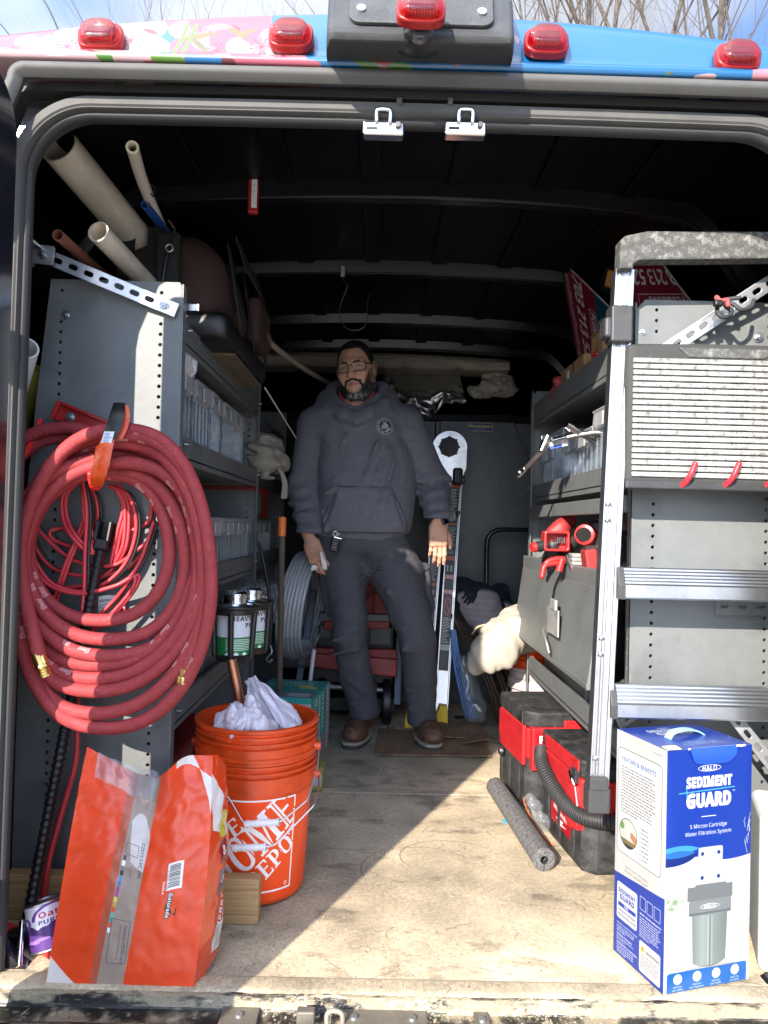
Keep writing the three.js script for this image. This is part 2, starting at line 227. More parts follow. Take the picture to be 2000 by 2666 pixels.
// floor: two boards with a joint across
{
  const W = 2048, cvs = canvas(W, 1200, (g, w, h) => {
    const d = g.createImageData(w, h);
    for (let y = 0; y < h; y++) for (let x = 0; x < w; x++) {
      const a = N1[((y >> 2) & 255) * 256 + ((x >> 2) & 255)], b = N3[((y >> 3) & 255) * 256 + ((x >> 3) & 255)], c = N2[(y & 255) * 256 + (x & 255)], weave = 0.05 * Math.sin(x * 1.6) * Math.sin(y * 1.6);
      let k = 0.78 + 0.22 * (a - 0.5) + 0.34 * (b - 0.5) + 0.2 * (c - 0.5) + weave + 0.24 * (rnd() - 0.5);
      const st = smoothstep(fbm(x * 0.006, y * 0.012, 4.4, 4), 0.12, 0.3) * 0.24; k -= st * 0.6;
      const i = (y * w + x) * 4; d.data[i] = clamp(k * 244, 0, 255); d.data[i + 1] = clamp(k * 226 + 2, 0, 255); d.data[i + 2] = clamp(k * 196 + 3, 0, 255); d.data[i + 3] = 255;
    }
    g.putImageData(d, 0, 0);
    for (let i = 0; i < 2200; i++) { g.fillStyle = `rgba(${rnd() < 0.6 ? '235,230,220' : '60,52,46'},${rr(0.2, 0.75)})`; g.beginPath(); g.ellipse(rnd() * w, rnd() * h, rr(0.6, 3), rr(0.6, 2.2), rnd() * 6, 0, 7); g.fill(); }
    for (let i = 0; i < 420; i++) { g.strokeStyle = `rgba(${rnd() < 0.4 ? '230,225,215' : '62,52,44'},${rr(0.2, 0.6)})`; g.lineWidth = rr(0.6, 2.2); let x = rnd() * w, y = rnd() * h, a = rnd() * 6.3; g.beginPath(); g.moveTo(x, y); for (let k = 0; k < 7; k++) { a += rr(-0.7, 0.7); x += Math.cos(a) * rr(3, 22); y += Math.sin(a) * rr(2, 12); g.lineTo(x, y); } g.stroke(); }
    for (let i = 0; i < 40; i++) { const x = rr(1000, 1700), y = rr(500, 1180), n = 40; for (let k = 0; k < n; k++) { g.fillStyle = `rgba(226,220,208,${rr(0.1, 0.45)})`; g.fillRect(x + rr(-30, 30) * rnd(), y + rr(-24, 24) * rnd(), rr(1, 4), rr(1, 3)); } }
    g.strokeStyle = 'rgba(70,58,46,0.5)'; g.lineWidth = 3; for (const [x, y, rx, ry] of [[1180, 560, 150, 120], [1090, 640, 170, 150]]) { g.beginPath(); g.ellipse(x, y, rx, ry, 0.2, 2.6, 5.4); g.stroke(); }
  });
  const uvOf = (g) => { const p = g.attributes.position, u = g.attributes.uv; for (let i = 0; i < p.count; i++) u.setXY(i, (p.getX(i) - XL) / 2.06, -(p.getZ(i) - 0.04) / 1.2); return g; };
  const t = tex(cvs), tb = tex(cvs, { srgb: false });
  const m = std([0.88, 0.835, 0.76], 0.78, 0, { map: t, bumpMap: tb, bumpScale: 0.0016 });
  MV.floor = m;
  partW('floor_board', uvOf(bl(XL, XR, -0.02, 0, -1.117, 0.035, 0.002)), m, van);
  partW('floor_board', uvOf(bl(XL, XR, -0.021, -0.0006, -2.56, -1.125, 0.002)), m, van);
  partW('underfloor', bl(XL - 0.05, XR + 0.05, -0.12, -0.021, -4.2, 0.02, 0), MV.body, van);
}
// shell: side walls, roof skin and lining, front end
{
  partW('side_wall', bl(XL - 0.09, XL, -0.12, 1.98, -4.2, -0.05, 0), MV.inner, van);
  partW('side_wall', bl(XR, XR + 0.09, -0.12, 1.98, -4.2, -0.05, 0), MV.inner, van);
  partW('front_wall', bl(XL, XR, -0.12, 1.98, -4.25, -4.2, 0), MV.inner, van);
  const dip = (x) => 0.062 * ((x - 0.08) / 1.03) ** 2;
  const prof = (t) => Math.sin(t);
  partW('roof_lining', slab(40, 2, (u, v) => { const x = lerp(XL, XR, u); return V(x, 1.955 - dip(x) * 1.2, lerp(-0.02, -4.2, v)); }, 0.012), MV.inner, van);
  for (let i = 0; i < 8; i++) { const x = lerp(XL + 0.16, XR - 0.16, i / 7); for (const [z0, z1] of [[-0.12, -0.54], [-0.66, -1.2], [-1.32, -1.9], [-2.04, -2.5]]) partW('roof_swage', bl(x - 0.03, x + 0.03, 1.93 - dip(x) * 1.2, 1.944 - dip(x) * 1.2, z1, z0, 0.006), MV.inner, van); }
  for (const z of [-0.59, -1.25, -1.96, -2.45]) {
    const g = grid(48, 8, (u, v) => { const x = lerp(XL, XR, u), e = smoothstep(Math.abs(x - 0.08), 0.68, 1.03), q = [[0.034, 0.05], [0.03, 0.05], [0.024, 0.002], [0.02, 0], [0.018, -0.003], [-0.018, -0.003], [-0.02, 0], [-0.024, 0.002], [-0.034, 0.05]][Math.round(v * 8)]; return V(x, 1.9 + q[1] - dip(x) - 0.22 * e * e, z - q[0]); });
    partW('roof_rib', crease(g), std([0.006, 0.006, 0.008], 0.22, 0, { specularIntensity: 0.6 }), van);
  }
  // raised wall ribs inside
  for (const z of [-0.75, -1.45, -2.1]) for (const x of [XL + 0.012, XR - 0.012]) partW('wall_rib', bl(x - 0.012, x + 0.012, 0.1, 1.75, z - 0.04, z + 0.04, 0.006), MV.inner, van);
}
// rear frame: jamb sheets and the two rubber seals
{
  const out1 = roundRect(-1.2, 1.36, -0.3, 1.905, 0.1); out1.holes.push(roundRect(-0.80, 0.93, -0.02, 1.84, 0.16, THREE.Path));
  partW('rear_frame', ex(out1, 0.03, 0, 16).translate(0, 0, -0.05), MV.jamb, van);
  const out2 = roundRect(-1.2, 1.36, -0.3, 1.9, 0.1); out2.holes.push(roundRect(-0.86, 1.02, -0.25, 1.862, 0.06, THREE.Path));
  partW('rear_frame', ex(out2, 0.075, 0, 16).translate(0, 0, -0.015), MV.jamb, van);
  // pillars of the body at both sides, wrapped
  const sweepRing = (half, r, prof, zc, y0 = -0.02, lean = false) => {   // up the left side, over the top and down the right side
    const pts = [], { l, rgt, top, lowL, lowR } = half, N = 14;
    for (let i = 0; i <= 12; i++) pts.push([lerp(lowL, l, i / 12), lerp(y0, top - r, i / 12), -1, 0]);
    for (let i = 1; i <= N; i++) { const a = Math.PI - i / N * Math.PI / 2; pts.push([l + r + Math.cos(a) * r, top - r + Math.sin(a) * r]); }
    for (let i = 1; i <= 20; i++) pts.push([lerp(l + r, rgt - r, i / 20), top + 0.004 * Math.sin(i / 20 * Math.PI)]);
    for (let i = 1; i <= N; i++) { const a = Math.PI / 2 - i / N * Math.PI / 2; pts.push([rgt - r + Math.cos(a) * r, top - r + Math.sin(a) * r]); }
    for (let i = 1; i <= 12; i++) pts.push([lerp(rgt, lowR, i / 12), lerp(top - r, y0, i / 12)]);
    return crease(grid(pts.length - 1, prof.length - 1, (u, v) => {
      const i = Math.round(u * (pts.length - 1)), a = pts[Math.max(0, i - 1)], b = pts[Math.min(pts.length - 1, i + 1)], tx = b[0] - a[0], ty = b[1] - a[1], L = len(tx, ty), nx = -ty / L, ny = tx / L, [o, z] = prof[Math.round(v * (prof.length - 1))];
      const X = pts[i][0] + nx * o, Y = pts[i][1] + ny * o, zo = lean ? 0.055 * smoothstep(pts[i][1], 1.58, 1.82) : 0, k = 1 - zo / 1.6; return V(X * k, 0.95 + (Y - 0.95) * k, zc + z + zo);
    }, (u, v) => [u * 5, v * 0.05]));
  };
  // inner seal: a flat lip with a groove and a dark bulb inside it
  const inner = { l: -0.780, rgt: 0.912, top: 1.829, lowL: -0.786, lowR: 0.905 };
  partW('door_seal', sweepRing(inner, 0.15, [[0.014, -0.05], [0.016, 0.004], [0.013, 0.011], [-0.004, 0.0125], [-0.0075, 0.009], [-0.011, 0.011], [-0.014, 0.006], [-0.016, -0.014]], 0, -0.02, true), MV.seal, van);
  partW('seal_bulb', sweepRing({ l: -0.763, rgt: 0.894, top: 1.811, lowL: -0.769, lowR: 0.887 }, 0.135, [[0.004, -0.05], [0.004, -0.002], [-0.004, 0.001], [-0.010, -0.004], [-0.011, -0.012], [0.004, -0.03]], 0, -0.02, true), MV.sealDark, van);
  const outer = { l: -0.745, rgt: 0.95, top: 1.842, lowL: -1.45, lowR: 1.6 };
  partW('outer_seal', sweepRing(outer, 0.025, [[0.012, -0.02], [0.012, 0.008], [0.006, 0.018], [-0.002, 0.02], [-0.009, 0.017], [-0.018, 0.004], [-0.014, -0.012], [0.0, -0.03]], 0.1, 0.0), MV.seal, van);
  partW('seal_step', sweepRing({ l: -0.765, rgt: 0.965, top: 1.829, lowL: -1.45, lowR: 1.62 }, 0.03, [[0.01, -0.05], [0.01, -0.01], [-0.006, -0.01], [-0.006, -0.05]], 0.07, 0.0), MV.sealDark, van);
  partW('rear_pillar', bl(-1.16, -0.835, -0.3, 1.82, 0.04, 0.09, 0.01), MV.jamb, van);
  partW('rear_pillar', bl(1.0, 1.36, -0.3, 1.84, 0.06, 0.1, 0.01), MV.jamb, van);
  // white plate with two screws above the opening
  const br = partW('hinge_bracket', bl(-0.06 + 0.09, 0.094 + 0.09, 1.842, 1.862, -0.01, 0.075, 0.003), std([0.025, 0.025, 0.027], 0.4), van);
  br.geometry.translate(-0.03, 0, 0);
  for (const px of [1040, 1173]) { const p = at(px, 262, 1.525); partW('screw', merge(rod(V(p.x, p.y, p.z - 0.006), V(p.x, p.y, p.z + 0.002), 0.006)), M.chrome, van); }
}
// door strikers under the header
for (const px of [998, 1212]) {
  const c = at(px, 330, 1.535), s = partW('door_striker', bl(c.x - 0.043, c.x + 0.043, c.y - 0.016, c.y + 0.013, c.z - 0.03, c.z, 0.005), M.chrome, van);
  partW('striker_loop', capped([V(c.x - 0.014, c.y + 0.01, c.z + 0.004), V(c.x - 0.014, c.y + 0.026, c.z + 0.008), V(c.x - 0.009, c.y + 0.031, c.z + 0.009), V(c.x + 0.009, c.y + 0.031, c.z + 0.009), V(c.x + 0.014, c.y + 0.026, c.z + 0.008), V(c.x + 0.014, c.y + 0.008, c.z + 0.004)], 0.0042, 40, 10), M.chrome, s);
  partW('bolt', rod(V(c.x + 0.03, c.y + 0.003, c.z - 0.002), V(c.x + 0.03, c.y + 0.003, c.z + 0.007), 0.0065, 0.0055, 8), M.steelDark, s);
  partW('notch', bl(c.x - 0.034, c.x - 0.012, c.y - 0.006, c.y - 0.001, c.z - 0.001, c.z + 0.0012, 0.0005), M.black, s);
}
// roof edge with the printed wrap
const crown = (x) => 0.153 - 0.07 * ((x - 0.08) / 0.84) ** 2;
const bandP = [[0.03, 0], [0.108, 0], [0.115, 0.003], [0.118, 0.012], [0.114, 0.02], [0.103, 0.022]];
{
  const W = 2048, H = 200, cvs = canvas(W, H, (g) => {
    g.fillStyle = '#0a7fc4'; g.fillRect(0, 0, W, H);
    const q = (px, py) => [(px - 1015) / 1317 * 1000 + 950, py - 0.024 * (px - 1000) + 20];
    const f = (col, ...pts) => { g.fillStyle = col; g.beginPath(); pts.forEach(([x, y], i) => { const a = q(x / 1.659, y / 1.659); if (!i) return g.moveTo(...a); const b = q(pts[(i + 1) % pts.length][0] / 1.659, pts[(i + 1) % pts.length][1] / 1.659); g.quadraticCurveTo(a[0], a[1], (a[0] + b[0]) / 2, (a[1] + b[1]) / 2); }); g.closePath(); g.fill(); };
    const e = (col, x, y, rx, ry, a = 0) => { const c = q(x / 1.659, y / 1.659); g.fillStyle = col; g.beginPath(); g.ellipse(c[0], c[1], rx / 2.18, ry / 1.659, a, 0, 7); g.fill(); };
    const pk = '#d9667d', lp = '#e798a5', wh = '#f2c9cc', rd = '#c23a4c', ol = '#8a7a36', gn = '#5d9a35';
    f(pk, [-700, -120], [1390, -120], [1390, 340], [-700, 340]);
    f('#0a7fc4', [-60, 150], [150, 140], [100, 190], [-40, 200]); f(ol, [-40, 140], [60, 130], [20, 170]); f('#a5632e', [100, 140], [170, 150], [130, 230], [110, 225]);
    f(wh, [165, 150], [300, 150], [290, 230], [200, 215]); e(lp, 330, 190, 70, 60); f(lp, [20, 190], [200, 190], [220, 240], [10, 240]);
    const flower = (x, y, r0, c1, c2, a0) => { const r = r0 * 1.22; for (let k = 0; k < 5; k++) { const a = a0 + k * 1.2566, [px, py] = [x + Math.cos(a) * r * 0.62, y + Math.sin(a) * r * 0.62]; e(k % 2 ? c1 : c2, px, py, r * 0.62, r * 0.44, a); } const c = q(x / 1.659, y / 1.659); g.strokeStyle = '#a32744'; g.lineWidth = 1.2; for (let k = 0; k < 11; k++) { const a = k * 0.571, X = c[0] + Math.cos(a) * r * 0.17, Y = c[1] + Math.sin(a) * r * 0.2; g.beginPath(); g.moveTo(c[0], c[1]); g.lineTo(X, Y); g.stroke(); g.fillStyle = '#8c1f3c'; g.beginPath(); g.arc(X, Y, 2, 0, 7); g.fill(); } };
    const leaf = (col, x, y, L, w, a) => { g.save(); const c = q(x / 1.659, y / 1.659); g.translate(...c); g.rotate(a); g.fillStyle = col; g.beginPath(); g.moveTo(0, 0); g.quadraticCurveTo(L / 2, -w, L, 0); g.quadraticCurveTo(L / 2, w, 0, 0); g.fill(); g.restore(); };
    f('#1584c2', [610, 60], [800, 60], [760, 260], [620, 260]); f('#0a7fc4', [1150, -60], [1500, -60], [1500, 330], [1380, 330], [1360, 130], [1160, 110]);
    f(rd, [985, 60], [1075, 90], [1055, 230], [1000, 220]); f('#d8607a', [1050, 40], [1180, 40], [1150, 90], [1060, 130]);
    flower(60, 205, 80, pk, lp, 0.2); flower(270, 180, 95, wh, lp, 0.9); flower(545, 150, 125, wh, '#f0c4c8', 0.4); flower(850, 120, 105, pk, '#dc8a99', 1.1); flower(925, 195, 88, lp, pk, 0.1); flower(1120, 175, 105, pk, lp, 0.6); flower(1225, 250, 70, wh, lp, 0.3);
    leaf(ol, 735, 150, 95, 16, -0.35); leaf('#7a7436', 800, 120, 70, 13, 0.9); leaf(ol, 960, 70, 60, 14, 0.7); leaf('#9b7f3a', 1000, 120, 50, 12, -0.5); leaf(rd, 590, 80, 38, 12, 0.5); g.strokeStyle = '#6faf3f'; g.lineWidth = 7; for (const [x0, x1] of [[788, 716], [826, 752]]) { const a = q(x0 / 1.659, 55 / 1.659), b = q(x1 / 1.659, 245 / 1.659); g.beginPath(); g.moveTo(...a); g.quadraticCurveTo(a[0] - 6, (a[1] + b[1]) / 2, ...b); g.stroke(); }
    for (let i = 0; i < 900; i++) { g.fillStyle = `rgba(${rnd() < 0.5 ? '255,250,240' : '60,50,50'},${rr(0.03, 0.16)})`; g.fillRect(rnd() * W, rnd() * H, rr(1, 7), rr(0.6, 2)); }
    // the lip
    f(wh, [-200, 232], [1000, 250], [640, 275], [-200, 262]); f(gn, [410, 235], [480, 240], [500, 275], [430, 272]); f('#6a9c33', [650, 240], [800, 245], [800, 290], [660, 280]); f('#0a7fc4', [800, 245], [985, 250], [985, 300], [800, 290]); f('#7a1f2c', [960, 258], [1020, 260], [1020, 300], [960, 296]); f(pk, [1020, 255], [1390, 260], [1390, 310], [1020, 300]);
    // the lip right of the lamp housing
    const o = 1659; f(gn, [o - 160, 262], [o + 90, 265], [o + 150, 320], [o - 60, 310]); f(rd, [o - 60, 270], [o + 40, 268], [o + 20, 300]); f('#d8909a', [o - 30, 285], [o + 30, 290], [o, 305]); f(pk, [o + 280, 268], [o + 350, 270], [o + 320, 300]);
    f(gn, [o + 1220, 322], [o + 1262, 300], [o + 1240, 325]); f(rd, [o + 1235, 318], [o + 1258, 305], [o + 1250, 320]); f(wh, [o + 1350, 325], [o + 1440, 310], [o + 1450, 345], [o + 1350, 350]); f(pk, [o + 1100, 335], [o + 1360, 322], [o + 1360, 350], [o + 1100, 350]); f(lp, [o + 1600, 300], [o + 1900, 220], [o + 1900, 420], [o + 1600, 360]);
    f('#d9b85a', [o + 700, 85], [o + 712, 85], [o + 706, 105]); f(wh, [o + 575, 100], [o + 600, 110], [o + 598, 150], [o + 580, 150]);
  });
  const m = std([0.37, 0.36, 0.36], 0.32, 0, { map: tex(cvs, { wrap: false }), clearcoat: 0.7, clearcoatRoughness: 0.12 });
  const g = grid(80, 13, (u, v) => {
    const x = lerp(-1.0, 1.16, u), k = Math.round(v * 13), c = Math.max(0.03, crown(x)), h = c - 0.024;
    if (k < 6) return V(x, 1.857 + bandP[k][1], bandP[k][0]);
    const [z, f] = [[0.094, 0.03], [0.09, 0.2], [0.084, 0.45], [0.077, 0.7], [0.068, 0.88], [0.05, 0.99], [0.0, 1.08], [-0.4, 1.25]][k - 6];
    return V(x, 1.857 + 0.024 + h * f, z);
  });
  const p = g.attributes.position, u = g.attributes.uv; for (let i = 0; i < p.count; i++) u.setXY(i, (p.getX(i) + 0.95) * 1000 / 2048, clamp((p.getY(i) - 1.8567) / 0.1518, 0.004, 0.996));
  partW('wrapped_roof_edge', softFlat(plain(g), 0.55), m, van);
  partW('roof_skin', grid(20, 6, (uu, v) => { const x = lerp(-1.05, 1.2, uu), c = Math.max(0.03, crown(x)); return V(x, 1.857 + 0.024 + (c - 0.024) * 1.24, lerp(-0.38, -4.3, v)); }), std([0.01, 0.2, 0.5], 0.3), van);
}
// red marker lamps
{
  const ribs = tW(canvas(128, 128, (g) => { g.fillStyle = '#777'; g.fillRect(0, 0, 128, 128); for (let i = 0; i < 8; i++) { g.fillStyle = '#eee'; g.fillRect(i * 16, 0, 6, 128); g.fillStyle = '#333'; g.fillRect(0, i * 16 + 9, 128, 4); } }), 0.04, false);
  const lens = new THREE.MeshPhysicalMaterial({ color: 0xd01420, roughness: 0.06, transmission: 0.9, thickness: 0, ior: 1.5, side: THREE.DoubleSide, bumpMap: ribs, bumpScale: 0.0006, clearcoat: 1, clearcoatRoughness: 0.03 });
  const refl = std([0.35, 0.02, 0.02], 0.3, 0.3), silver = std([0.8, 0.8, 0.8], 0.25, 1);
  const lensG = (() => { const g = grid(36, 18, (u, v) => { const a = u * Math.PI * 2, b = v * Math.PI / 2, c = Math.cos(a), s = Math.sin(a), pw = (q, n) => Math.sign(q) * Math.abs(q) ** n, rB = Math.cos(b) ** 0.45; const x = pw(c, 0.62) * rB, y = pw(s, 0.62) * rB, z = Math.sin(b) ** 0.8; return V(x * (0.0455 - 0.011 * smoothstep(y, -0.2, 1)), y * 0.033 - 0.004 * z + (Math.abs(x) > 0.7 && y < 0 ? 0.006 * (Math.abs(x) - 0.7) : 0), z * 0.024); }); return boxUV(g); })();
  const bezel = (() => { const g = grid(36, 4, (u, v) => { const a = u * Math.PI * 2, pw = (q, n) => Math.sign(q) * Math.abs(q) ** n, k = [0, 1.0, 1.07, 1.09, 1.09][Math.round(v * 4)], z = [-0.0, -0.0, -0.002, -0.006, -0.02][Math.round(v * 4)]; return V(pw(Math.cos(a), 0.62) * 0.0455 * k, pw(Math.sin(a), 0.62) * 0.033 * k, z); }); return g; })();
  for (const [px, py, d, tilt] of [[260, 88, 1.49, 0.06], [757, 86, 1.49, 0.03], [1425, 102, 1.49, -0.03], [1925, 142, 1.49, -0.06], [1097, 18, 1.345, 0]]) {
    const c = at(px, py, d), l = new THREE.Group(); l.name = 'marker_lamp'; l.position.set(c.x - 0.08, c.y + 0.68, c.z); l.rotation.set(-0.28, 0, tilt * 0.5); l.scale.setScalar(0.9); van.add(l);
    part('lens', lensG, lens, l); part('bezel', bezel, refl, l);
    const inn = new THREE.BoxGeometry(0.05, 0.022, 0.012).translate(0, -0.002, 0.008); part('reflector', boxUV(inn), std([0.05, 0.008, 0.008], 0.4), l); for (let i = 0; i < 11; i++) part('fin', bx(0.0022, 0.026, 0.01, -0.03 + i * 0.006, -0.014, 0.004, 0).translate(0, -0.002, 0), silver, l); for (let i = 0; i < 5; i++) part('fin', bx(0.062, 0.0016, 0.008, 0, 0.008 + i * 0.0045, 0.006 - i * 0.0008, 0), silver, l); part('screw', cy(0.0035, 0.0035, 0.004, 10).rotateX(Math.PI / 2).translate(-0.036, -0.004, 0.016), M.chrome, l);
  }
}
// black housing of the high brake lamp with the reversing camera
{
  const c = 0.058, w = 0.181, mt = std([0.06, 0.063, 0.066], 0.5, 0, { map: tPlas, bumpMap: bFine, bumpScale: 0.0008 });
  const pts = [[0.06, 1.872], [0.118, 1.867], [0.165, 1.86], [0.19, 1.855], [0.2, 1.858], [0.205, 1.866], [0.203, 1.878], [0.17, 1.965], [0.13, 2.0], [0.02, 2.015], [-0.2, 2.015]];
  const g = grid(40, pts.length - 1, (u, v) => { const s = u * 2 - 1, [z, y] = pts[Math.round(v * (pts.length - 1))], e = 1 - Math.max(0, (Math.abs(s) - 0.72) / 0.28) ** 2.2 * 0.6; return V(c + Math.sin(s * Math.PI / 2 * 0.999) * w * (1 - 0.0 * v), y * 1 + (1 - e) * 0.016, 0.06 + (z - 0.06) * e); });
  const ends = [-1, 1].map((s) => { const G = grid(1, pts.length - 1, (u, v) => { const [z, y] = pts[Math.round(v * (pts.length - 1))]; return V(c + s * w, y + 0.45 * 0.016 * 1.2, u ? 0.06 + (z - 0.06) * 0.4 : Math.min(z, 0.02)); }); return G; });
  const pod = partW('brake_lamp_housing', merge(softFlat(plain(g), 0.75), ends), mt, van);
  partW('trim_panel', (() => { const s = roundRect(-0.135, 0.135, -0.03, 0.12, 0.022); return ex(s, 0.004, 0.0015, 10).rotateX(-0.36).translate(c, 1.91, 0.194); })(), mt, pod);
  for (const x of [-0.113, 0.113]) { const p = V(c + x, 1.916, 0.2); partW('screw', merge(cy(0.0085, 0.0085, 0.004, 18).rotateX(Math.PI / 2 - 0.36).translate(p.x, p.y, p.z), bx(0.008, 0.0018, 0.002, 0, 0, 0, 0).rotateX(-0.36).translate(p.x, p.y + 0.0007, p.z + 0.002), bx(0.0018, 0.008, 0.002, 0, 0, 0, 0).rotateX(-0.36).translate(p.x, p.y + 0.0007, p.z + 0.0021)), M.chrome, pod); }
  const q = at(1090, 124, 1.42); partW('reversing_camera', merge(sn((x, y, z) => smin(ell(x, y, z, 0, 0, 0, 0.044, 0.02, 0.034), ell(x, y, z, 0, 0.004, -0.02, 0.05, 0.02, 0.03), 0.01), [-0.06, -0.03, -0.06], [0.06, 0.03, 0.05], 0.004).translate(q.x, q.y + 0.014, q.z)), std([0.02, 0.02, 0.021], 0.35), pod);
  partW('camera_lens', merge(cy(0.011, 0.013, 0.012, 24).rotateX(0.95).translate(q.x, q.y + 0.002, q.z + 0.026)), std([0.09, 0.09, 0.09], 0.3), pod);
  partW('camera_glass', merge(new THREE.SphereGeometry(0.007, 20, 12).scale(1, 0.5, 1).rotateX(0.95).translate(q.x, q.y - 0.002, q.z + 0.031)), std([0.004, 0.004, 0.006], 0.05, 0, { clearcoat: 1 }), pod);
}
// threshold: trim edge, latch channel and bumper step
{
  const cv = canvas(2048, 256, (g, w, h) => {
    g.fillStyle = '#1b1a19'; g.fillRect(0, 0, w, h);
    { const d = g.getImageData(0, 0, w, h); for (let y = 0; y < h; y++) for (let x = 0; x < w; x++) { const q = (y * w + x) * 4, m = smoothstep(fbm(x * 0.007, y * 0.02, 3.1, 5) + 0.3 * fbm(x * 0.05, y * 0.08, 6.1, 3) + (y < 60 ? 0.25 : 0.06) + 0.04, 0.0, 0.3) * (0.55 + 0.45 * rnd()); d.data[q] = lerp(d.data[q], 172, m); d.data[q + 1] = lerp(d.data[q + 1], 158, m); d.data[q + 2] = lerp(d.data[q + 2], 130, m); } g.putImageData(d, 0, 0); }
    for (let i = 0; i < 2600; i++) { const x = rnd() * w, y = rnd() ** 1.3 * h; const n = fbm(x * 0.008, y * 0.03, 2.2, 3); if (n < -0.02 && rnd() < 0.8) continue; const t = rnd(); g.fillStyle = t < 0.5 ? `rgba(176,160,128,${rr(0.1, 0.6)})` : t < 0.8 ? `rgba(214,206,184,${rr(0.1, 0.6)})` : `rgba(120,110,98,${rr(0.1, 0.5)})`; g.beginPath(); g.ellipse(x, y, rr(1, 9), rr(0.6, 3), 0, 0, 7); g.fill(); }
    for (let i = 0; i < 420; i++) { g.strokeStyle = `rgba(225,215,190,${rr(0.15, 0.7)})`; g.lineWidth = rr(0.5, 1.8); const x = rnd() * w, y = rnd() * h; g.beginPath(); g.moveTo(x, y); g.lineTo(x + rr(-14, 14), y + rr(-16, 16)); g.stroke(); }
    for (const cx of [830, 1060, 1290]) for (let i = 0; i < 2200; i++) { g.fillStyle = `rgba(${rnd() < 0.6 ? '190,172,134' : '225,218,200'},${rr(0.2, 0.8)})`; g.fillRect(cx + rr(-110, 110) * rnd(), rnd() * h, rr(1, 5), rr(1, 3)); }
  });
  const t = tex(cv), m = std([1, 1, 1], 0.4, 0, { map: t, bumpMap: tex(cv, { srgb: false }), bumpScale: 0.0012 });
  const prof = [[0.02, 0.001], [0.05, 0.002], [0.056, -0.002], [0.058, -0.018], [0.062, -0.026], [0.1, -0.03], [0.112, -0.027], [0.12, -0.016], [0.132, -0.012], [0.146, -0.016], [0.154, -0.03], [0.156, -0.05], [0.158, -0.06], [0.24, -0.062], [0.25, -0.07], [0.25, -0.3]];
  partW('rear_sill', softFlat(plain(grid(80, prof.length - 1, (u, v) => { const [z, y] = prof[Math.round(v * (prof.length - 1))]; return V(lerp(-1.0, 1.16, u), y + 0.0016 * ns(u * 60, v * 20), z); }, (u, v) => [u, 1 - v])), 0.75), m, van);
  partW('floor_trim', (() => { const g = grid(160, 4, (u, v) => { const x = lerp(-0.76, 0.93, u), r = 0.004 * ns(x * 30, v * 3) + 0.003 * ns(x * 90, 2); const [z, y] = [[-0.01, 0.0012], [0.0, 0.0045], [0.03, 0.005], [0.047 + r, 0.004], [0.05 + r, -0.004]][Math.round(v * 4)]; return V(x, y, z); }, (u, v) => [u * 0.9, v * 0.05 + 0.3]); return g; })(), MV.floor, van);
  for (let i = 0; i < 4; i++) partW('bumper_tread', bl(-1.0, 1.16, -0.061, -0.056, 0.17 + i * 0.02, 0.18 + i * 0.02, 0.002), M.blackPlastic, van);
  // latch plates in the channel
  const dirty = std([0.22, 0.195, 0.155], 0.55, 0.3, { map: tPlas });
  for (const [px, w] of [[640, 0.075], [1000, 0.17], [1240, 0.03]]) { const c = onY(px, 2588, -0.022); const s = partW('latch_plate', bl(c.x - w / 2, c.x + w / 2, -0.026, -0.018, 0.06, 0.116, 0.003), dirty, van); for (const dx of w > 0.1 ? [-0.06, 0.055] : [0]) partW('bolt', rod(V(c.x + dx, -0.019, 0.09), V(c.x + dx, -0.013, 0.09), 0.008, 0.007, 10), M.aluDull, s); }
  for (const px of [884]) { const c = onY(px, 2596, -0.015); partW('floor_striker', capped([V(c.x - 0.02, -0.02, 0.112), V(c.x - 0.02, 0.0, 0.108), V(c.x - 0.008, 0.006, 0.106), V(c.x + 0.008, 0.0, 0.106), V(c.x + 0.01, -0.02, 0.106)], 0.005, 30, 8), std([0.26, 0.23, 0.19], 0.6, 0.2), van); }
  { const c = onY(805, 2590, -0.01); partW('latch_block', bl(c.x - 0.018, c.x + 0.018, -0.022, 0.004, 0.088, 0.11, 0.004), dirty, van); }
  const bumper = std([0.02, 0.02, 0.021], 0.35, 0, { map: tPlas });
  partW('bumper', bl(-1.05, 1.21, -0.3, -0.075, 0.2, 0.3, 0.03), bumper, van);
}
// the open left door, standing beside the camera
{
  const a = V(-0.747, 0, 0.125), b = V(-0.712, 0, 0.9), L = a.distanceTo(b), ang = Math.atan2(-(b.z - a.z), b.x - a.x);
  const s = roundRect(0, L, -0.2, 1.775, 0.1); const door = partW('rear_door', ex(s, 0.02, 0.004, 12).rotateY(ang).translate(a.x + 0.021, 0, a.z), MV.body, van);
  partW('door_trim', ex(roundRect(0.17, L, -0.2, 1.775, 0.1), 0.032, 0.004, 12).rotateY(ang).translate(a.x + 0.054, 0, a.z), MV.body, door);
  for (const y of [0.2, 1.34]) { for (const dy of [-0.035, 0, 0.035]) partW('door_hinge', bl(-0.84, -0.745, y + dy - 0.009, y + dy + 0.009, 0.09, 0.15, 0.004), MV.body, van); }
  const a2 = V(0.95, 0, 0.12), b2 = V(1.25, 0, 0.84), L2 = a2.distanceTo(b2), an2 = Math.atan2(-(b2.z - a2.z), b2.x - a2.x);
  partW('rear_door', ex(roundRect(0, L2, -0.2, 1.775, 0.1), 0.05, 0.006, 12).rotateY(an2).translate(a2.x + 0.05, 0, a2.z), MV.body, van);
}
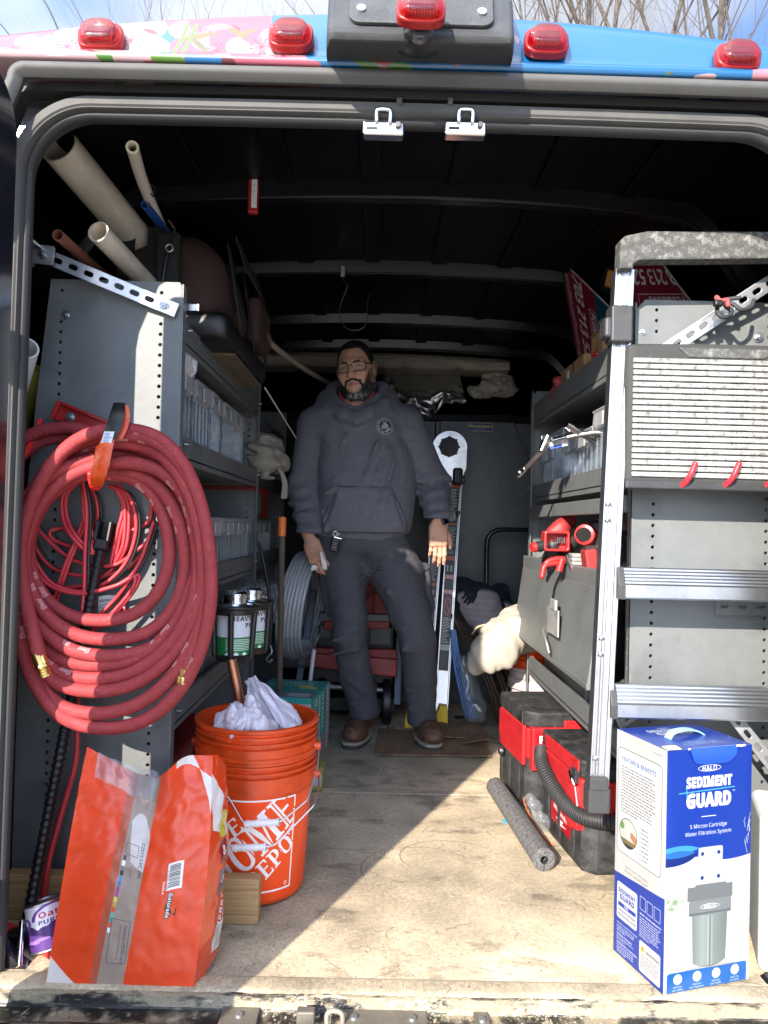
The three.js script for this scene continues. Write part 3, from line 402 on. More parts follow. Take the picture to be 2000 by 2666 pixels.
// bulkhead at the front of the load space, with a door panel
{
  const z = -2.56, pan = (pts) => ex(poly(pts), 0.012, 0.002).translate(0, 0, z);
  partW('bulkhead', pan([[XL, 0], [0.12, 0], [0.12, 1.545], [-0.6, 1.545], [XL, 1.2]]), MV.inner, van);  // left panel near-black: the shade on this unlit part is put into its colour
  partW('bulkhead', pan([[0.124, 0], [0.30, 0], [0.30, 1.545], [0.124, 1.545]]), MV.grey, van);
  const c0 = at(1146, 1083, 4.14), c1 = at(1330, 1083, 4.14), c2 = at(1382, 1215, 4.14);
  const door = partW('bulkhead_door', ex(poly([[c0.x, 0.0], [c2.x + 0.02, 0.0], [c2.x, c2.y], [c1.x, c1.y], [c0.x, c1.y]]), 0.02, 0.004).translate(0, 0, z + 0.016), MV.grey, van);
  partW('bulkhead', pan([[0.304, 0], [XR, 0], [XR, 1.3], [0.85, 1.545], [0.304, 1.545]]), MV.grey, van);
  for (const [px, py] of [[1160, 1094], [1171, 1092], [1250, 1094], [1331, 1096], [1339, 1118], [1363, 1160], [1378, 1187], [1376, 1272]]) { const p = at(px, py, 4.115); partW('rivet', new THREE.SphereGeometry(0.0075, 10, 6).translate(p.x, p.y, z + 0.037), M.zinc, van); }
  const b0 = at(1250, 1112, 4.12), bt = picture(256, 84, (g) => { g.fillStyle = '#c9c5ae'; g.fillRect(0, 0, 256, 84); g.fillStyle = '#1d2a63'; g.fillRect(4, 4, 248, 76); g.font = 'italic bold 46px sans-serif'; g.fillStyle = '#d8cf45'; g.textAlign = 'center'; g.fillText('Mountaineer', 128, 48, 240); g.font = '11px sans-serif'; g.fillStyle = '#cfd2e4'; g.fillText('VAN & TRUCK EQUIPMENT', 128, 62); g.fillText('www.mountaineer-mi.com  800-388-9876', 128, 75, 230); });
  const bg = new RoundedBoxGeometry(0.135, 0.046, 0.003, 1, 0.001); const uv = bg.attributes.uv, bp = bg.attributes.position; for (let i = 0; i < uv.count; i++) uv.setXY(i, bp.getX(i) / 0.135 + 0.5, bp.getY(i) / 0.046 + 0.5);
  partW('badge', bg.translate(b0.x, b0.y, z + 0.04), std([0.9, 0.9, 0.9], 0.4, 0, { map: bt }), door);
  // shelf over the cab and the pale headliner behind
  partW('cab_shelf', bl(-0.86, 1.02, 1.53, 1.565, -3.1, -2.5, 0.006), MV.inner, van);
  const h = grid(60, 6, (u, v) => { const x = lerp(-0.72, 0.70, u), q = [[-2.58, 1.905], [-2.55, 1.90], [-2.535, 1.88], [-2.53, 1.855], [-2.54, 1.825], [-2.56, 1.815], [-2.7, 1.81]][Math.round(v * 6)]; const notch = 0.016 * (smoothstep(Math.cos(u * 30 + 1), 0.9, 1)); return V(x, q[1] + (v < 0.5 ? -0.02 * (2 * u - 1) ** 2 : notch), q[0]); });
  partW('headliner_edge', h, MV.cream, van);
  partW('cab_headliner', bl(-0.9, 1.0, 1.6, 1.62, -4.1, -3.15, 0.004).translate(0, 0.1, 0), MV.inner, van);
}

// ================================================================ shelving units
// shelves along a van side: side = -1 left (front face at xf, body towards -x) or +1 right
function endPanel(pts, cols, z) {   // outline in x, y; rows of holes
  return ex(poly(pts, cols), 0.006, 0.001, 8).translate(0, 0, z - 0.006);
}
function tray(xf, xb, y, lip, z0, z1, side) {   // shelf with a folded lip on the open side, y = shelf surface
  const s = side, t = 0.003;
  return merge(bl(xf, xb, y - 0.006, y, z1, z0, 0.001), bl(xf - s * 0.0, xf + s * t, y - 0.02, y + lip, z1, z0, 0.001), bl(xf + s * t, xf + s * 0.014, y + lip - t, y + lip, z1, z0, 0.001), bl(xb - s * t, xb, y, y + 0.02, z1, z0, 0.001));
}
function postFlange(x0, x1, y0, y1, z, n) {   // folded edge of an end panel, a strip facing the aisle with small holes
  const s = poly([[z - 0.032, y0], [z, y0], [z, y1], [z - 0.032, y1]], Array.from({ length: n }, (_, i) => hole(z - 0.016, y0 + 0.03 + i * (y1 - y0 - 0.06) / (n - 1), 0.0035)));
  return ex(s, 0.004, 0, 6).rotateY(-Math.PI / 2).translate(Math.max(x0, x1), 0, 0);   // shape x -> z
}
function bolt(p, r = 0.009) { return merge(cy(r * 1.5, r * 1.5, 0.002, 18).rotateX(Math.PI / 2).translate(p.x, p.y, p.z + 0.001), cy(r, r, 0.007, 6).rotateX(Math.PI / 2).translate(p.x, p.y, p.z + 0.0055), cy(r * 0.45, r * 0.45, 0.011, 12).rotateX(Math.PI / 2).translate(p.x, p.y, p.z + 0.007)); }
function strut(a, b, w, nslots, t = 0.004) {   // slotted flat bar from a to b facing the rear
  const L = len(b.x - a.x, b.y - a.y), ang = Math.atan2(b.y - a.y, b.x - a.x), pitch = L / nslots;
  const g = ex(poly([[-0.012, -w / 2], [L + 0.012, -w / 2], [L + 0.012, w / 2], [-0.012, w / 2]], Array.from({ length: nslots }, (_, i) => slot(pitch * (i + 0.5), 0, pitch * 0.6, w * 0.34))), t, 0.0008);
  const tilt = Math.atan2(b.z - a.z, L); return g.rotateY(-tilt).rotateZ(ang).translate(a.x, a.y, a.z);
}
const shelfL = [1.412, 1.118, 0.765, 0.435];
let rackL, rackR;
{
  rackL = thing('shelving_unit', 'grey steel shelving unit on the left wall, coiled red hose on its end panel', 'shelves', [-0.67, 0, -0.9]);
  const colA = (px, d = 1.9) => { const out = []; for (let y = 1.522; y > 0.05; y -= 0.0262) { if ((y < 1.50 && y > 1.452) || (y > 1.08 && y < 1.2)) continue; out.push(hole(px, y, 0.0042)); } return out; };
  const outline = [[-0.506, 0.02], [-0.506, 1.54], [-0.512, 1.55], [-0.835, 1.55], [-0.862, 1.25], [-0.885, 0.9], [-0.885, 0.02]];
  partW('end_panel', endPanel(outline, [...colA(-0.807), ...colA(-0.557)], -0.3), M.shelf, rackL);
  partW('post', merge(postFlange(-0.506, -0.502, 0.02, 1.545, -0.3, 44)), M.shelf, rackL);
  partW('end_panel', endPanel(outline, [...colA(-0.807), ...colA(-0.548)], -1.57), M.shelf, rackL);
  partW('post', merge(postFlange(-0.506, -0.502, 0.02, 1.545, -1.54, 44)), M.shelf, rackL);
  shelfL.forEach((y, i) => partW('shelf', tray(-0.508, -0.85, y, 0.052, -0.335, -1.54, -1), M.shelf, rackL));
  for (const y of shelfL) for (const z of [-0.355, -1.52]) partW('bolt', bolt(V(0, 0, 0), 0.005).rotateY(Math.PI / 2).translate(-0.502, y + 0.03, z), M.zinc, rackL);
  const a = at(90, 655, 1.84), b = at(452, 806, 1.886), st = partW('brace', strut(a, b, 0.036, 9), M.zinc, rackL);
  partW('bolt', bolt(at(427, 797, 1.882)), M.zinc, st);
  partW('bolt', bolt(at(174, 820, 1.898), 0.007), M.zinc, rackL);
  const c = at(110, 662, 1.83); partW('brace_bracket', merge(ex(roundRect(-0.036, 0.03, -0.024, 0.022, 0.006), 0.006, 0.001).rotateZ(-0.1).translate(c.x, c.y, c.z - 0.002), bl(c.x - 0.04, c.x - 0.034, c.y - 0.02, c.y + 0.026, c.z - 0.04, c.z + 0.004)), M.aluDull, rackL);
  partW('bolt', bolt(V(c.x + 0.006, c.y - 0.002, c.z + 0.006), 0.008), M.zinc, rackL);
  // a small tab beside the tool bag
  const t = at(500, 800, 1.95); partW('tab', merge(bl(t.x - 0.03, t.x + 0.018, t.y - 0.009, t.y + 0.009, t.z - 0.003, t.z, 0.001), cy(0.0045, 0.0045, 0.003, 14).rotateX(Math.PI / 2).translate(t.x + 0.01, t.y, t.z + 0.001)), M.zinc, rackL);

  // the next unit further in
  const r2 = thing('shelving_unit', 'darker grey shelving unit behind the first one on the left, near the man', 'shelves', [-0.67, 0, -2.0]);
  [1.36, 1.118, 0.765, 0.435].forEach((y) => partW('shelf', tray(-0.515, -0.85, y, 0.052, -1.6, -2.46, -1), M.shelf, r2));
  partW('end_panel', endPanel(outline, colA(-0.557), -2.48), M.shelf, r2);

  // right
  rackR = thing('shelving_unit', 'sunlit grey steel shelving unit on the right wall behind the platform ladder', 'shelves', [0.84, 0, -0.9]);
  const h1 = [], h2 = []; for (let y = 1.512; y > 0.05; y -= 0.0272) { if (!(y < 1.45 && y > 1.03)) h1.push(hole(0.69, y, 0.0042)); h2.push(hole(0.975, y - 0.008, 0.0042)); }
  const outR = [[0.636, 0.02], [1.05, 0.02], [1.05, 0.9], [1.02, 1.3], [0.985, 1.538], [0.66, 1.538], [0.636, 1.51]];
  const fold = 0.012;
  partW('end_panel', endPanel(outR, [...h1, ...h2], -0.3), M.shelf, rackR);
  partW('post', postFlange(0.636, 0.64, 0.02, 1.53, -0.3, 40), M.shelf, rackR);
  partW('end_panel', endPanel(outR, h1, -1.6), M.shelf, rackR);
  partW('post', postFlange(0.636, 0.64, 0.02, 1.53, -1.568, 40), M.shelf, rackR);
  [[1.40, 0.075], [1.085, 0.05], [0.80, 0.02], [0.372, 0.052]].forEach(([y, l]) => partW('shelf', tray(0.642, 1.04, y, l, -0.335, -1.57, 1), M.shelf, rackR));
  partW('shelf_rail', bl(0.628, 0.642, 1.0, 1.045, -0.34, -1.57, 0.003), M.shelf, rackR);
  partW('back_panel', bl(1.035, 1.04, 0.4, 0.8, -1.56, -0.34, 0.001), M.shelf, rackR);
  partW('back_panel', bl(1.035, 1.04, 0.85, 1.4, -1.56, -0.34, 0.001), M.shelf, rackR);
  // drop-down cupboard door, standing slightly out at the bottom
  const y0 = 0.53, y1 = 0.785; const dg = (g) => g.rotateZ(0).translate(0, 0, 0);
  const door = partW('cupboard_door', merge(ex(poly([[0, 0], [1.12, 0], [1.12, 0.265], [0, 0.265]]), 0.012, 0.003).rotateY(-Math.PI / 2).rotateZ(-0.13).translate(0.592, y0, -1.58), bl(0.575, 0.592, y0 - 0.012, y0 + 0.005, -1.58, -0.46, 0.003)), M.shelf, rackR);
  partW('door_ledge', merge(bl(0.612, 0.64, 0.786, 0.842, -1.58, -0.42, 0.004)), M.shelf, rackR);
  { const p = onX(1455, 1618, 0.592); const l = partW('latch', merge(bx(0.006, 0.085, 0.15, p.x - 0.019, p.y, p.z, 0.002), bx(0.01, 0.035, 0.07, p.x - 0.02, p.y + 0.055, p.z + 0.01, 0.003)), std([0.36, 0.36, 0.34], 0.6, 0, { map: tPlas }), door); partW('latch_handle', capped([V(p.x - 0.03, p.y - 0.03, p.z - 0.07), V(p.x - 0.04, p.y - 0.04, p.z - 0.05), V(p.x - 0.036, p.y - 0.07, p.z - 0.01), V(p.x - 0.03, p.y - 0.10, p.z)], 0.005, 24, 8), M.aluDull, door); }
  for (const [z0, h] of [[-0.4, 0.06]]) partW('door_stay', rod(V(0.66, 0.48, -0.36), V(0.7, 0.80, -0.37), 0.008), M.aluDull, rackR);
  // braces of this unit
  const e0 = at(1745, 905, 1.875), e1 = at(2060, 700, 1.83), sb = partW('brace', strut(e0, e1, 0.036, 9), M.zinc, rackR);
  partW('bolt', bolt(at(1975, 878, 1.898)), M.zinc, rackR); partW('bolt', bolt(at(1672, 865, 1.90), 0.005), M.zinc, rackR);
  const f0 = at(1862, 1578, 1.895); partW('brace_plate', ex(poly([[0, -0.022], [0.3, -0.022], [0.3, 0.022], [0, 0.022]], [0, 1, 2].map((i) => slot(0.022 + i * 0.046, 0, 0.02, 0.008))), 0.003, 0.0006).translate(f0.x, f0.y, f0.z), M.shelf, rackR);
  partW('floor_brace', merge(strut(at(1905, 1860, 1.80), at(2040, 2030, 1.78), 0.03, 5), strut(at(1620, 1880, 1.86), at(1690, 1830, 1.88), 0.026, 3)), M.aluDull, rackR);
}

// ================================================================ left side: hose, cables, bar, pipes, bins, bag
// red hose coil
{
  const hose = thing('garden_hose', 'thick coiled red rubber hose with brass fittings hanging on the left end panel', 'hose', at(290, 1880, 1.76));
  const L = [   // per turn: top, bottom, left, right, x of the lowest point, depth
    [1236, 1597, 88, 432, 265, 1.775], [1226, 1640, 70, 470, 280, 1.762], [1206, 1690, 58, 528, 330, 1.732], [1180, 1722, 50, 500, 250, 1.768],
    [1162, 1752, 46, 512, 232, 1.756], [1148, 1782, 44, 524, 225, 1.742], [1132, 1815, 44, 538, 215, 1.73], [1116, 1899, 42, 553, 255, 1.712]];
  const pts = [], K = 22;
  for (let i = 0; i < L.length; i++) for (let k = 0; k < K; k++) {
    const t = k / K, n = L[Math.min(L.length - 1, i + 1)], w = (c) => lerp(L[i][c], n[c], t), a = t * Math.PI * 2;   // from the top, down the right side, up the left
    const top = w(0), bot = w(1), lf = w(2), rg = w(3), bxx = w(4), d = w(5) + 0.006 * Math.sin(a * 2 + i * 1.9) - 0.012 * Math.cos(a + i);
    const mid = (top + bot) / 2 + 15, cx = (lf + rg) / 2, s = Math.sin(a), c = Math.cos(a), e = Math.sign(s) * Math.abs(s) ** 0.86;
    const x = cx + e * (rg - lf) / 2 + (c < 0 ? (bxx - cx) * c * c * 0.55 : 18 * c * c), y = mid - c * (c > 0 ? mid - top : bot - mid);
    pts.push(at(x + 5 * ns(i * 3.1, t * 4), y + 7 * ns(t * 3, i * 2.7), d));
  }
  const pr = canvas(1024, 64, (g) => { g.fillStyle = '#9c4143'; g.fillRect(0, 0, 1024, 64); const d = g.getImageData(0, 0, 1024, 64); for (let i = 0; i < d.data.length; i += 4) { const k = 0.92 + 0.16 * (rnd() - 0.5) + 0.14 * N1[(i >> 2) % 65536]; d.data[i] = clamp(d.data[i] * k, 0, 255); d.data[i + 1] = clamp(d.data[i + 1] * k, 0, 255); d.data[i + 2] = clamp(d.data[i + 2] * k, 0, 255); } g.putImageData(d, 0, 0); g.fillStyle = 'rgba(240,215,210,0.75)'; g.font = 'italic bold 13px sans-serif'; for (const y of [12, 44]) { g.fillText('Gilmour', 60 + y * 6, y); g.font = 'bold 11px sans-serif'; g.fillText('5/8 In.', 150 + y * 6, y); } for (let i = 0; i < 260; i++) { g.strokeStyle = 'rgba(215,178,168,0.35)'; g.lineWidth = 0.8; const x = rnd() * 1024, y = rnd() * 64; g.beginPath(); g.moveTo(x, y); g.lineTo(x + rr(-12, 12), y + rr(-4, 4)); g.stroke(); } });
  const tp = tex(pr, { repeat: [20, 1] });
  const rub = std([0.92, 0.78, 0.78], 0.62, 0, { map: tp, bumpMap: tW(cFine, 0.02, false), bumpScale: 0.0002, specularIntensity: 0.5 });
  // end pieces: the start goes down the left to the male fitting, the end leaves down the right
  const endA = [[52, 1330, 1.71], [50, 1430, 1.69], [62, 1540, 1.685], [85, 1640, 1.68], [104, 1712, 1.68]].map((q) => at(...q));
  const endB = [[540, 1500, 1.74], [532, 1590, 1.73], [508, 1680, 1.725], [484, 1742, 1.722]].map((q) => at(...q));
  const first = [at(250, 1252, 1.77)];
  const g = tube([...pts], 0.0155, 1100, 14);
  partW('coil', merge(g, tube([at(250, 1195, 1.74), at(150, 1225, 1.72), at(86, 1280, 1.712), ...endA], 0.0155, 160, 14), tube([at(330, 1190, 1.77), at(450, 1250, 1.765), at(520, 1370, 1.755), ...endB], 0.0155, 160, 14), tube([at(45, 1150, 1.80), at(110, 1122, 1.81), at(190, 1116, 1.81), at(270, 1140, 1.79), at(330, 1180, 1.78)], 0.0155, 60, 14), tube([at(45, 1192, 1.82), at(110, 1148, 1.83), at(180, 1142, 1.83), at(280, 1170, 1.82)], 0.0155, 60, 14)), rub, hose);
  const fit = (a, b, male) => { const q = new THREE.Quaternion().setFromUnitVectors(V(0, 1, 0), b.clone().sub(a).normalize()); const G = lathe(male ? [[0, 0], [0.018, 0], [0.0185, 0.004], [0.0175, 0.03], [0.02, 0.032], [0.02, 0.038], [0.0145, 0.04], [0.0165, 0.043], [0.0145, 0.046], [0.0165, 0.049], [0.0145, 0.052], [0.0165, 0.055], [0.0145, 0.058], [0.0145, 0.062], [0.010, 0.062], [0.010, 0.03], [0, 0.03]] : [[0, 0], [0.0175, 0], [0.018, 0.004], [0.017, 0.026], [0.021, 0.028], [0.022, 0.034], [0.021, 0.04], [0.022, 0.044], [0.018, 0.05], [0.011, 0.05], [0.011, 0.03], [0, 0.03]], 24); return G.scale(0.82, 0.9, 0.82).applyQuaternion(q).translate(a.x, a.y, a.z); };
  partW('brass_fitting', fit(at(99, 1700, 1.68), at(120, 1760, 1.675), true), M.brass, hose); partW('brass_fitting', fit(at(487, 1732, 1.722), at(474, 1790, 1.72), false), M.brass, hose);
}
// hanger rail with hooks behind the hose
{
  const h = thing('hose_hanger', 'red steel hanger rail with hooks bolted to the left end panel behind the hose', 'hanger', at(270, 1130, 1.86));
  const a = at(152, 1070, 1.87), b = at(388, 1168, 1.87), ang = Math.atan2(b.y - a.y, b.x - a.x), L = a.distanceTo(b);
  partW('rail', merge(bx(L, 0.046, 0.012, L / 2, 0, 0, 0.003), bx(L, 0.008, 0.024, L / 2, 0.021, 0.006, 0.002), bx(0.01, 0.046, 0.03, 0, 0, 0.006, 0.002), bx(0.01, 0.046, 0.03, L, 0, 0.006, 0.002)).rotateZ(ang).translate(a.x, a.y, a.z), M.red, h);
  for (const [x, y] of [[184, 1086], [356, 1162]]) partW('bolt', bolt(at(x, y, 1.86), 0.008), M.zinc, h);
  for (const [x, y] of [[102, 1160], [218, 1190], [292, 1230]]) { const p = at(x, y, 1.86); partW('hook', capped([V(p.x, p.y + 0.06, p.z), V(p.x + 0.002, p.y + 0.02, p.z + 0.03), V(p.x + 0.004, p.y - 0.035, p.z + 0.09), V(p.x + 0.004, p.y - 0.04, p.z + 0.13), V(p.x + 0.004, p.y - 0.015, p.z + 0.15)], 0.0075, 30, 10), std([0.75, 0.03, 0.025], 0.35), h); }
}
// spring clamp
{
  const c = thing('spring_clamp', 'orange and black spring clamp gripping the top of the coiled hose', 'clamp', at(280, 1160, 1.66));
  const strip = (q, w, t, d) => { const p = q.map(([x, y, dd]) => at(x, y, dd)); const cv = new THREE.CatmullRomCurve3(p); return slab(3, 24, (u, v) => { const k = cv.getPoint(v), wv = w * (0.85 + 0.3 * Math.sin(v * 3)); return V(k.x + (u - 0.5) * wv, k.y, k.z - Math.abs(u - 0.5) ** 2 * 0.014); }, t); };
  partW('jaw', strip([[284, 1150, 1.66], [276, 1175, 1.648], [268, 1205, 1.642], [258, 1235, 1.65], [252, 1254, 1.672]], 0.024, 0.012), M.orange, c);
  partW('handle', strip([[312, 1058, 1.70], [308, 1080, 1.675], [300, 1110, 1.662], [288, 1140, 1.66], [280, 1160, 1.662]], 0.024, 0.010), M.black, c);
  partW('tip', strip([[318, 1060, 1.702], [318, 1085, 1.69], [312, 1115, 1.68], [300, 1145, 1.676]], 0.03, 0.008), M.orange, c);
  partW('jaw', strip([[268, 1160, 1.70], [262, 1200, 1.71], [258, 1240, 1.70], [256, 1256, 1.685]], 0.02, 0.01), M.orange, c);
  const p = at(281, 1143, 1.648), lb = new THREE.PlaneGeometry(0.024, 0.03).rotateX(0.1).rotateZ(-0.3).translate(p.x, p.y, p.z + 0.004);
  partW('label', slab(1, 1, (u, v) => V(p.x + (u - 0.5) * 0.022 + (v - 0.5) * 0.008, p.y + (v - 0.5) * 0.032, p.z + 0.003), 0.001), std('#e8e8ea', 0.5, 0, { map: picture(64, 96, (g) => { g.fillStyle = '#e6e8ec'; g.fillRect(0, 0, 64, 96); g.fillStyle = '#3565b0'; for (let i = 0; i < 9; i++) g.fillRect(6, 10 + i * 9, rr(30, 52), 4); }) }), c);
}
// red and black twin cable, hung behind the hose
{
  const c = thing('jumper_cable', 'tangled red and black twin cable hanging inside the red hose coil', 'cable', at(250, 1500, 1.85));
  const runs = [
    [[300, 1262], [330, 1300], [345, 1350], [335, 1420], [270, 1500], [170, 1530], [100, 1490], [70, 1420], [75, 1360], [90, 1420], [140, 1480], [240, 1500], [330, 1480], [380, 1420]],
    [[298, 1265], [320, 1320], [305, 1390], [290, 1470], [320, 1420], [325, 1320], [305, 1270]],
    [[285, 1265], [335, 1290], [355, 1370], [330, 1460], [270, 1520], [180, 1540], [110, 1510], [70, 1450], [62, 1380]],
    [[210, 1245], [165, 1290], [165, 1350], [190, 1400], [240, 1440], [220, 1350], [215, 1250]],
    [[215, 1246], [226, 1330], [222, 1430], [218, 1560], [205, 1650], [196, 1760]],
    [[222, 1250], [250, 1300], [250, 1360], [205, 1390], [160, 1375], [130, 1385], [150, 1410], [240, 1430], [320, 1390], [385, 1360], [395, 1310]],
    [[80, 1350], [110, 1390], [170, 1445], [230, 1470], [300, 1470], [360, 1430], [395, 1400], [400, 1380]],
    [[225, 1330], [200, 1400], [170, 1470], [140, 1560], [125, 1610]],
    [[400, 1360], [370, 1450], [330, 1520], [300, 1560], [260, 1600], [215, 1640], [150, 1625], [140, 1605]],
    [[65, 1400], [85, 1470], [130, 1525], [210, 1545], [300, 1525], [350, 1500], [340, 1540], [270, 1620], [240, 1640]]];
  const red = [], blk = [];
  runs.forEach((r, i) => { const dd = 1.868 - 0.012 * (i % 5); const p = r.map(([x, y], k) => at(x, y, dd + 0.012 * ns(i * 2.2, k * 1.3))); red.push(capped(p, 0.0048, 140, 8)); if (i % 2 === 0 || i === 5) blk.push(capped(p.map((v) => V(v.x + 0.007, v.y - 0.002, v.z - 0.006)), 0.0044, 140, 8)); else red.push(capped(p.map((v) => V(v.x + 0.008, v.y + 0.003, v.z - 0.004)), 0.0048, 140, 8)); });
  red.push(capped([[202, 1790, 1.82], [202, 1900, 1.82], [196, 1990, 1.81], [160, 2120, 1.80], [130, 2230, 1.79], [112, 2340, 1.79], [108, 2420, 1.79]].map((q) => at(...q)), 0.0066, 90, 10));
  const cr = std([0.52, 0.035, 0.045], 0.4);
  partW('red_wire', red, cr, c); partW('black_wire', blk, std([0.012, 0.012, 0.012], 0.4), c);
  const t0 = at(136, 1602, 1.84); partW('connector', merge(bx(0.03, 0.02, 0.014, t0.x, t0.y, t0.z, 0.003), bx(0.012, 0.03, 0.012, t0.x - 0.004, t0.y - 0.006, t0.z + 0.002, 0.003)), M.brass, c);
  const tg = at(292, 1580, 1.885); partW('tag', slab(6, 6, (u, v) => V(tg.x + (u - 0.5) * 0.065, tg.y + (v - 0.5) * 0.05 + 0.004 * Math.sin(u * 4), tg.z + 0.004 * Math.sin(u * 5 + v * 2)), 0.0008), std('#ffffff', 0.5, 0, { map: picture(128, 96, (g) => { g.fillStyle = '#e9e9e6'; g.fillRect(0, 0, 128, 96); g.fillStyle = '#b5203a'; g.fillRect(86, 0, 42, 96); g.fillStyle = '#1a1a1a'; g.font = 'bold 17px sans-serif'; g.fillText('HUSKY.', 4, 30); g.font = '9px sans-serif'; g.fillText('NONMARRING', 4, 46); g.fillText('3/8 IN X 50', 4, 58); g.fillStyle = '#fff'; g.font = 'bold 30px sans-serif'; g.fillText('14', 90, 52); }) }), c);
}
// ridged black bar standing in the corner
{
  const a = at(268, 1405, 1.845), b = at(66, 2425, 1.70), bar = thing('ridged_steel_bar', 'long black ridged steel bar with a socket head leaning behind the hose', 'steel bar', b);
  const L = a.distanceTo(b), rings = []; for (let y = 0; y <= L; y += 0.004) rings.push([0.0112 + (Math.round(y / 0.004) % 4 < 2 ? 0.0026 : 0), y]);
  const q = new THREE.Quaternion().setFromUnitVectors(V(0, 1, 0), a.clone().sub(b).normalize());
  const bk = std([0.012, 0.0115, 0.011], 0.42, 0.3, { map: tPlas });
  partW('shaft', lathe([[0, 0], ...rings, [0, L]], 18).applyQuaternion(q).translate(b.x, b.y, b.z), bk, bar);
  const hd = a.clone(); partW('socket_head', merge(bx(0.034, 0.03, 0.03, 0, -0.012, 0, 0.006), bx(0.01, 0.05, 0.032, -0.015, 0.02, 0, 0.003), bx(0.01, 0.05, 0.032, 0.015, 0.02, 0, 0.003)).applyQuaternion(q).translate(hd.x, hd.y, hd.z), bk, bar);
  const f = at(62, 2440, 1.70); partW('foot', merge(bx(0.07, 0.03, 0.04, f.x, f.y, f.z, 0.008)), bk, bar);
  const h = bar; partW('grip', rod(at(82, 2442, 1.70), at(140, 2478, 1.66), 0.0155, 0.016, 18), std([0.55, 0.03, 0.03], 0.4), h); partW('grip', rod(at(18, 2420, 1.74), at(46, 2432, 1.72), 0.0155, 0.016, 18), std([0.55, 0.03, 0.03], 0.4), h);
  partW('cross_rod', merge(rod(at(58, 2398, 1.69), at(50, 2518, 1.62), 0.0065, 0.0065, 14)), M.chrome, h);
}
// plank, primer can
{
  const pl = std([0.46, 0.33, 0.19], 0.75, 0, { map: tex(canvas(512, 128, (g) => { g.fillStyle = '#e8dcc4'; g.fillRect(0, 0, 512, 128); for (let i = 0; i < 90; i++) { const y = rnd() * 128; g.strokeStyle = `rgba(${rnd() < 0.6 ? '150,108,62' : '250,240,220'},${rr(0.05, 0.22)})`; g.lineWidth = rr(0.5, 4); g.beginPath(); for (let x = -10; x < 530; x += 30) g.lineTo(x, y + 5 * ns(x * 0.008, y * 0.06) + 8 * Math.exp(-(((x - 350) / 50) ** 2)) * Math.sign(y - 60)); g.stroke(); } for (let i = 0; i < 60; i++) { g.fillStyle = `rgba(70,50,30,${rr(0.1, 0.4)})`; g.fillRect(rnd() * 512, rnd() * 128, rr(1, 14), rr(0.5, 2)); } }), { repeat: [1.6, 9] }) });
  solo('wood_plank', boxUV(bx(0.6, 0.106, 0.038, -0.56, 0.054, -0.232, 0.003)), pl, 'weathered timber board on edge behind the orange bag and against the bucket', 'board');
  const can = thing('paint_can', 'purple and white labelled primer can tilted beside the orange bag', 'can', [-0.705, 0.0, -0.1]);
  const lab = picture(512, 256, (g) => { g.fillStyle = '#dcd6e2'; g.fillRect(0, 0, 512, 256); const gr = '#4a2a6b'; g.fillStyle = gr; g.beginPath(); g.moveTo(0, 130); for (let x = 0; x <= 512; x += 8) g.lineTo(x, 118 + 14 * Math.sin(x * 0.06) + 12 * ns(x * 0.05, 3)); g.lineTo(512, 256); g.lineTo(0, 256); g.fill(); for (let i = 0; i < 26; i++) { g.fillStyle = ['#7a5a9c', '#2f1748', '#d9cfe6'][i % 3]; g.beginPath(); g.ellipse(rnd() * 512, 165 + rnd() * 80, rr(12, 44), rr(4, 12), 0, 0, 7); g.fill(); } g.strokeStyle = '#6a3a8c'; g.lineWidth = 14; g.beginPath(); g.arc(300, 90, 86, 3.2, 6); g.stroke(); g.fillStyle = '#b3263a'; g.font = 'bold 46px sans-serif'; g.fillText('Oatey', 236, 74); g.fillStyle = '#3b2a6a'; g.font = 'bold 34px sans-serif'; g.fillText('PURPLE', 232, 110); g.beginPath(); g.arc(172, 92, 22, 0, 7); g.stroke(); });
  const body = lathe([[0.052, 0.004], [0.054, 0.006], [0.0525, 0.01], [0.0525, 0.118], [0.054, 0.122]], 40, Math.PI * 0.55); const tilt = (g) => g.rotateZ(0.0).rotateX(0.0);
  const holder = new THREE.Group(); holder.name = 'can_body'; holder.position.set(0, 0.066, 0); holder.rotation.set(-0.22, 0, 0.28); holder.scale.setScalar(0.85); holder.position.y = 0.056; can.add(holder);
  part('label', new THREE.CylinderGeometry(0.0528, 0.0528, 0.108, 40, 1, true).rotateY(-2.95).translate(0, 0, 0), std([0.95, 0.95, 0.95], 0.35, 0.2, { map: lab }), holder);
  part('rim', merge(new THREE.TorusGeometry(0.0525, 0.003, 8, 40).rotateX(Math.PI / 2).translate(0, 0.055, 0), new THREE.TorusGeometry(0.0525, 0.003, 8, 40).rotateX(Math.PI / 2).translate(0, -0.055, 0), cy(0.051, 0.051, 0.002, 36).translate(0, 0.053, 0), cy(0.051, 0.051, 0.002, 36).translate(0, -0.053, 0)), M.zinc, holder);
}
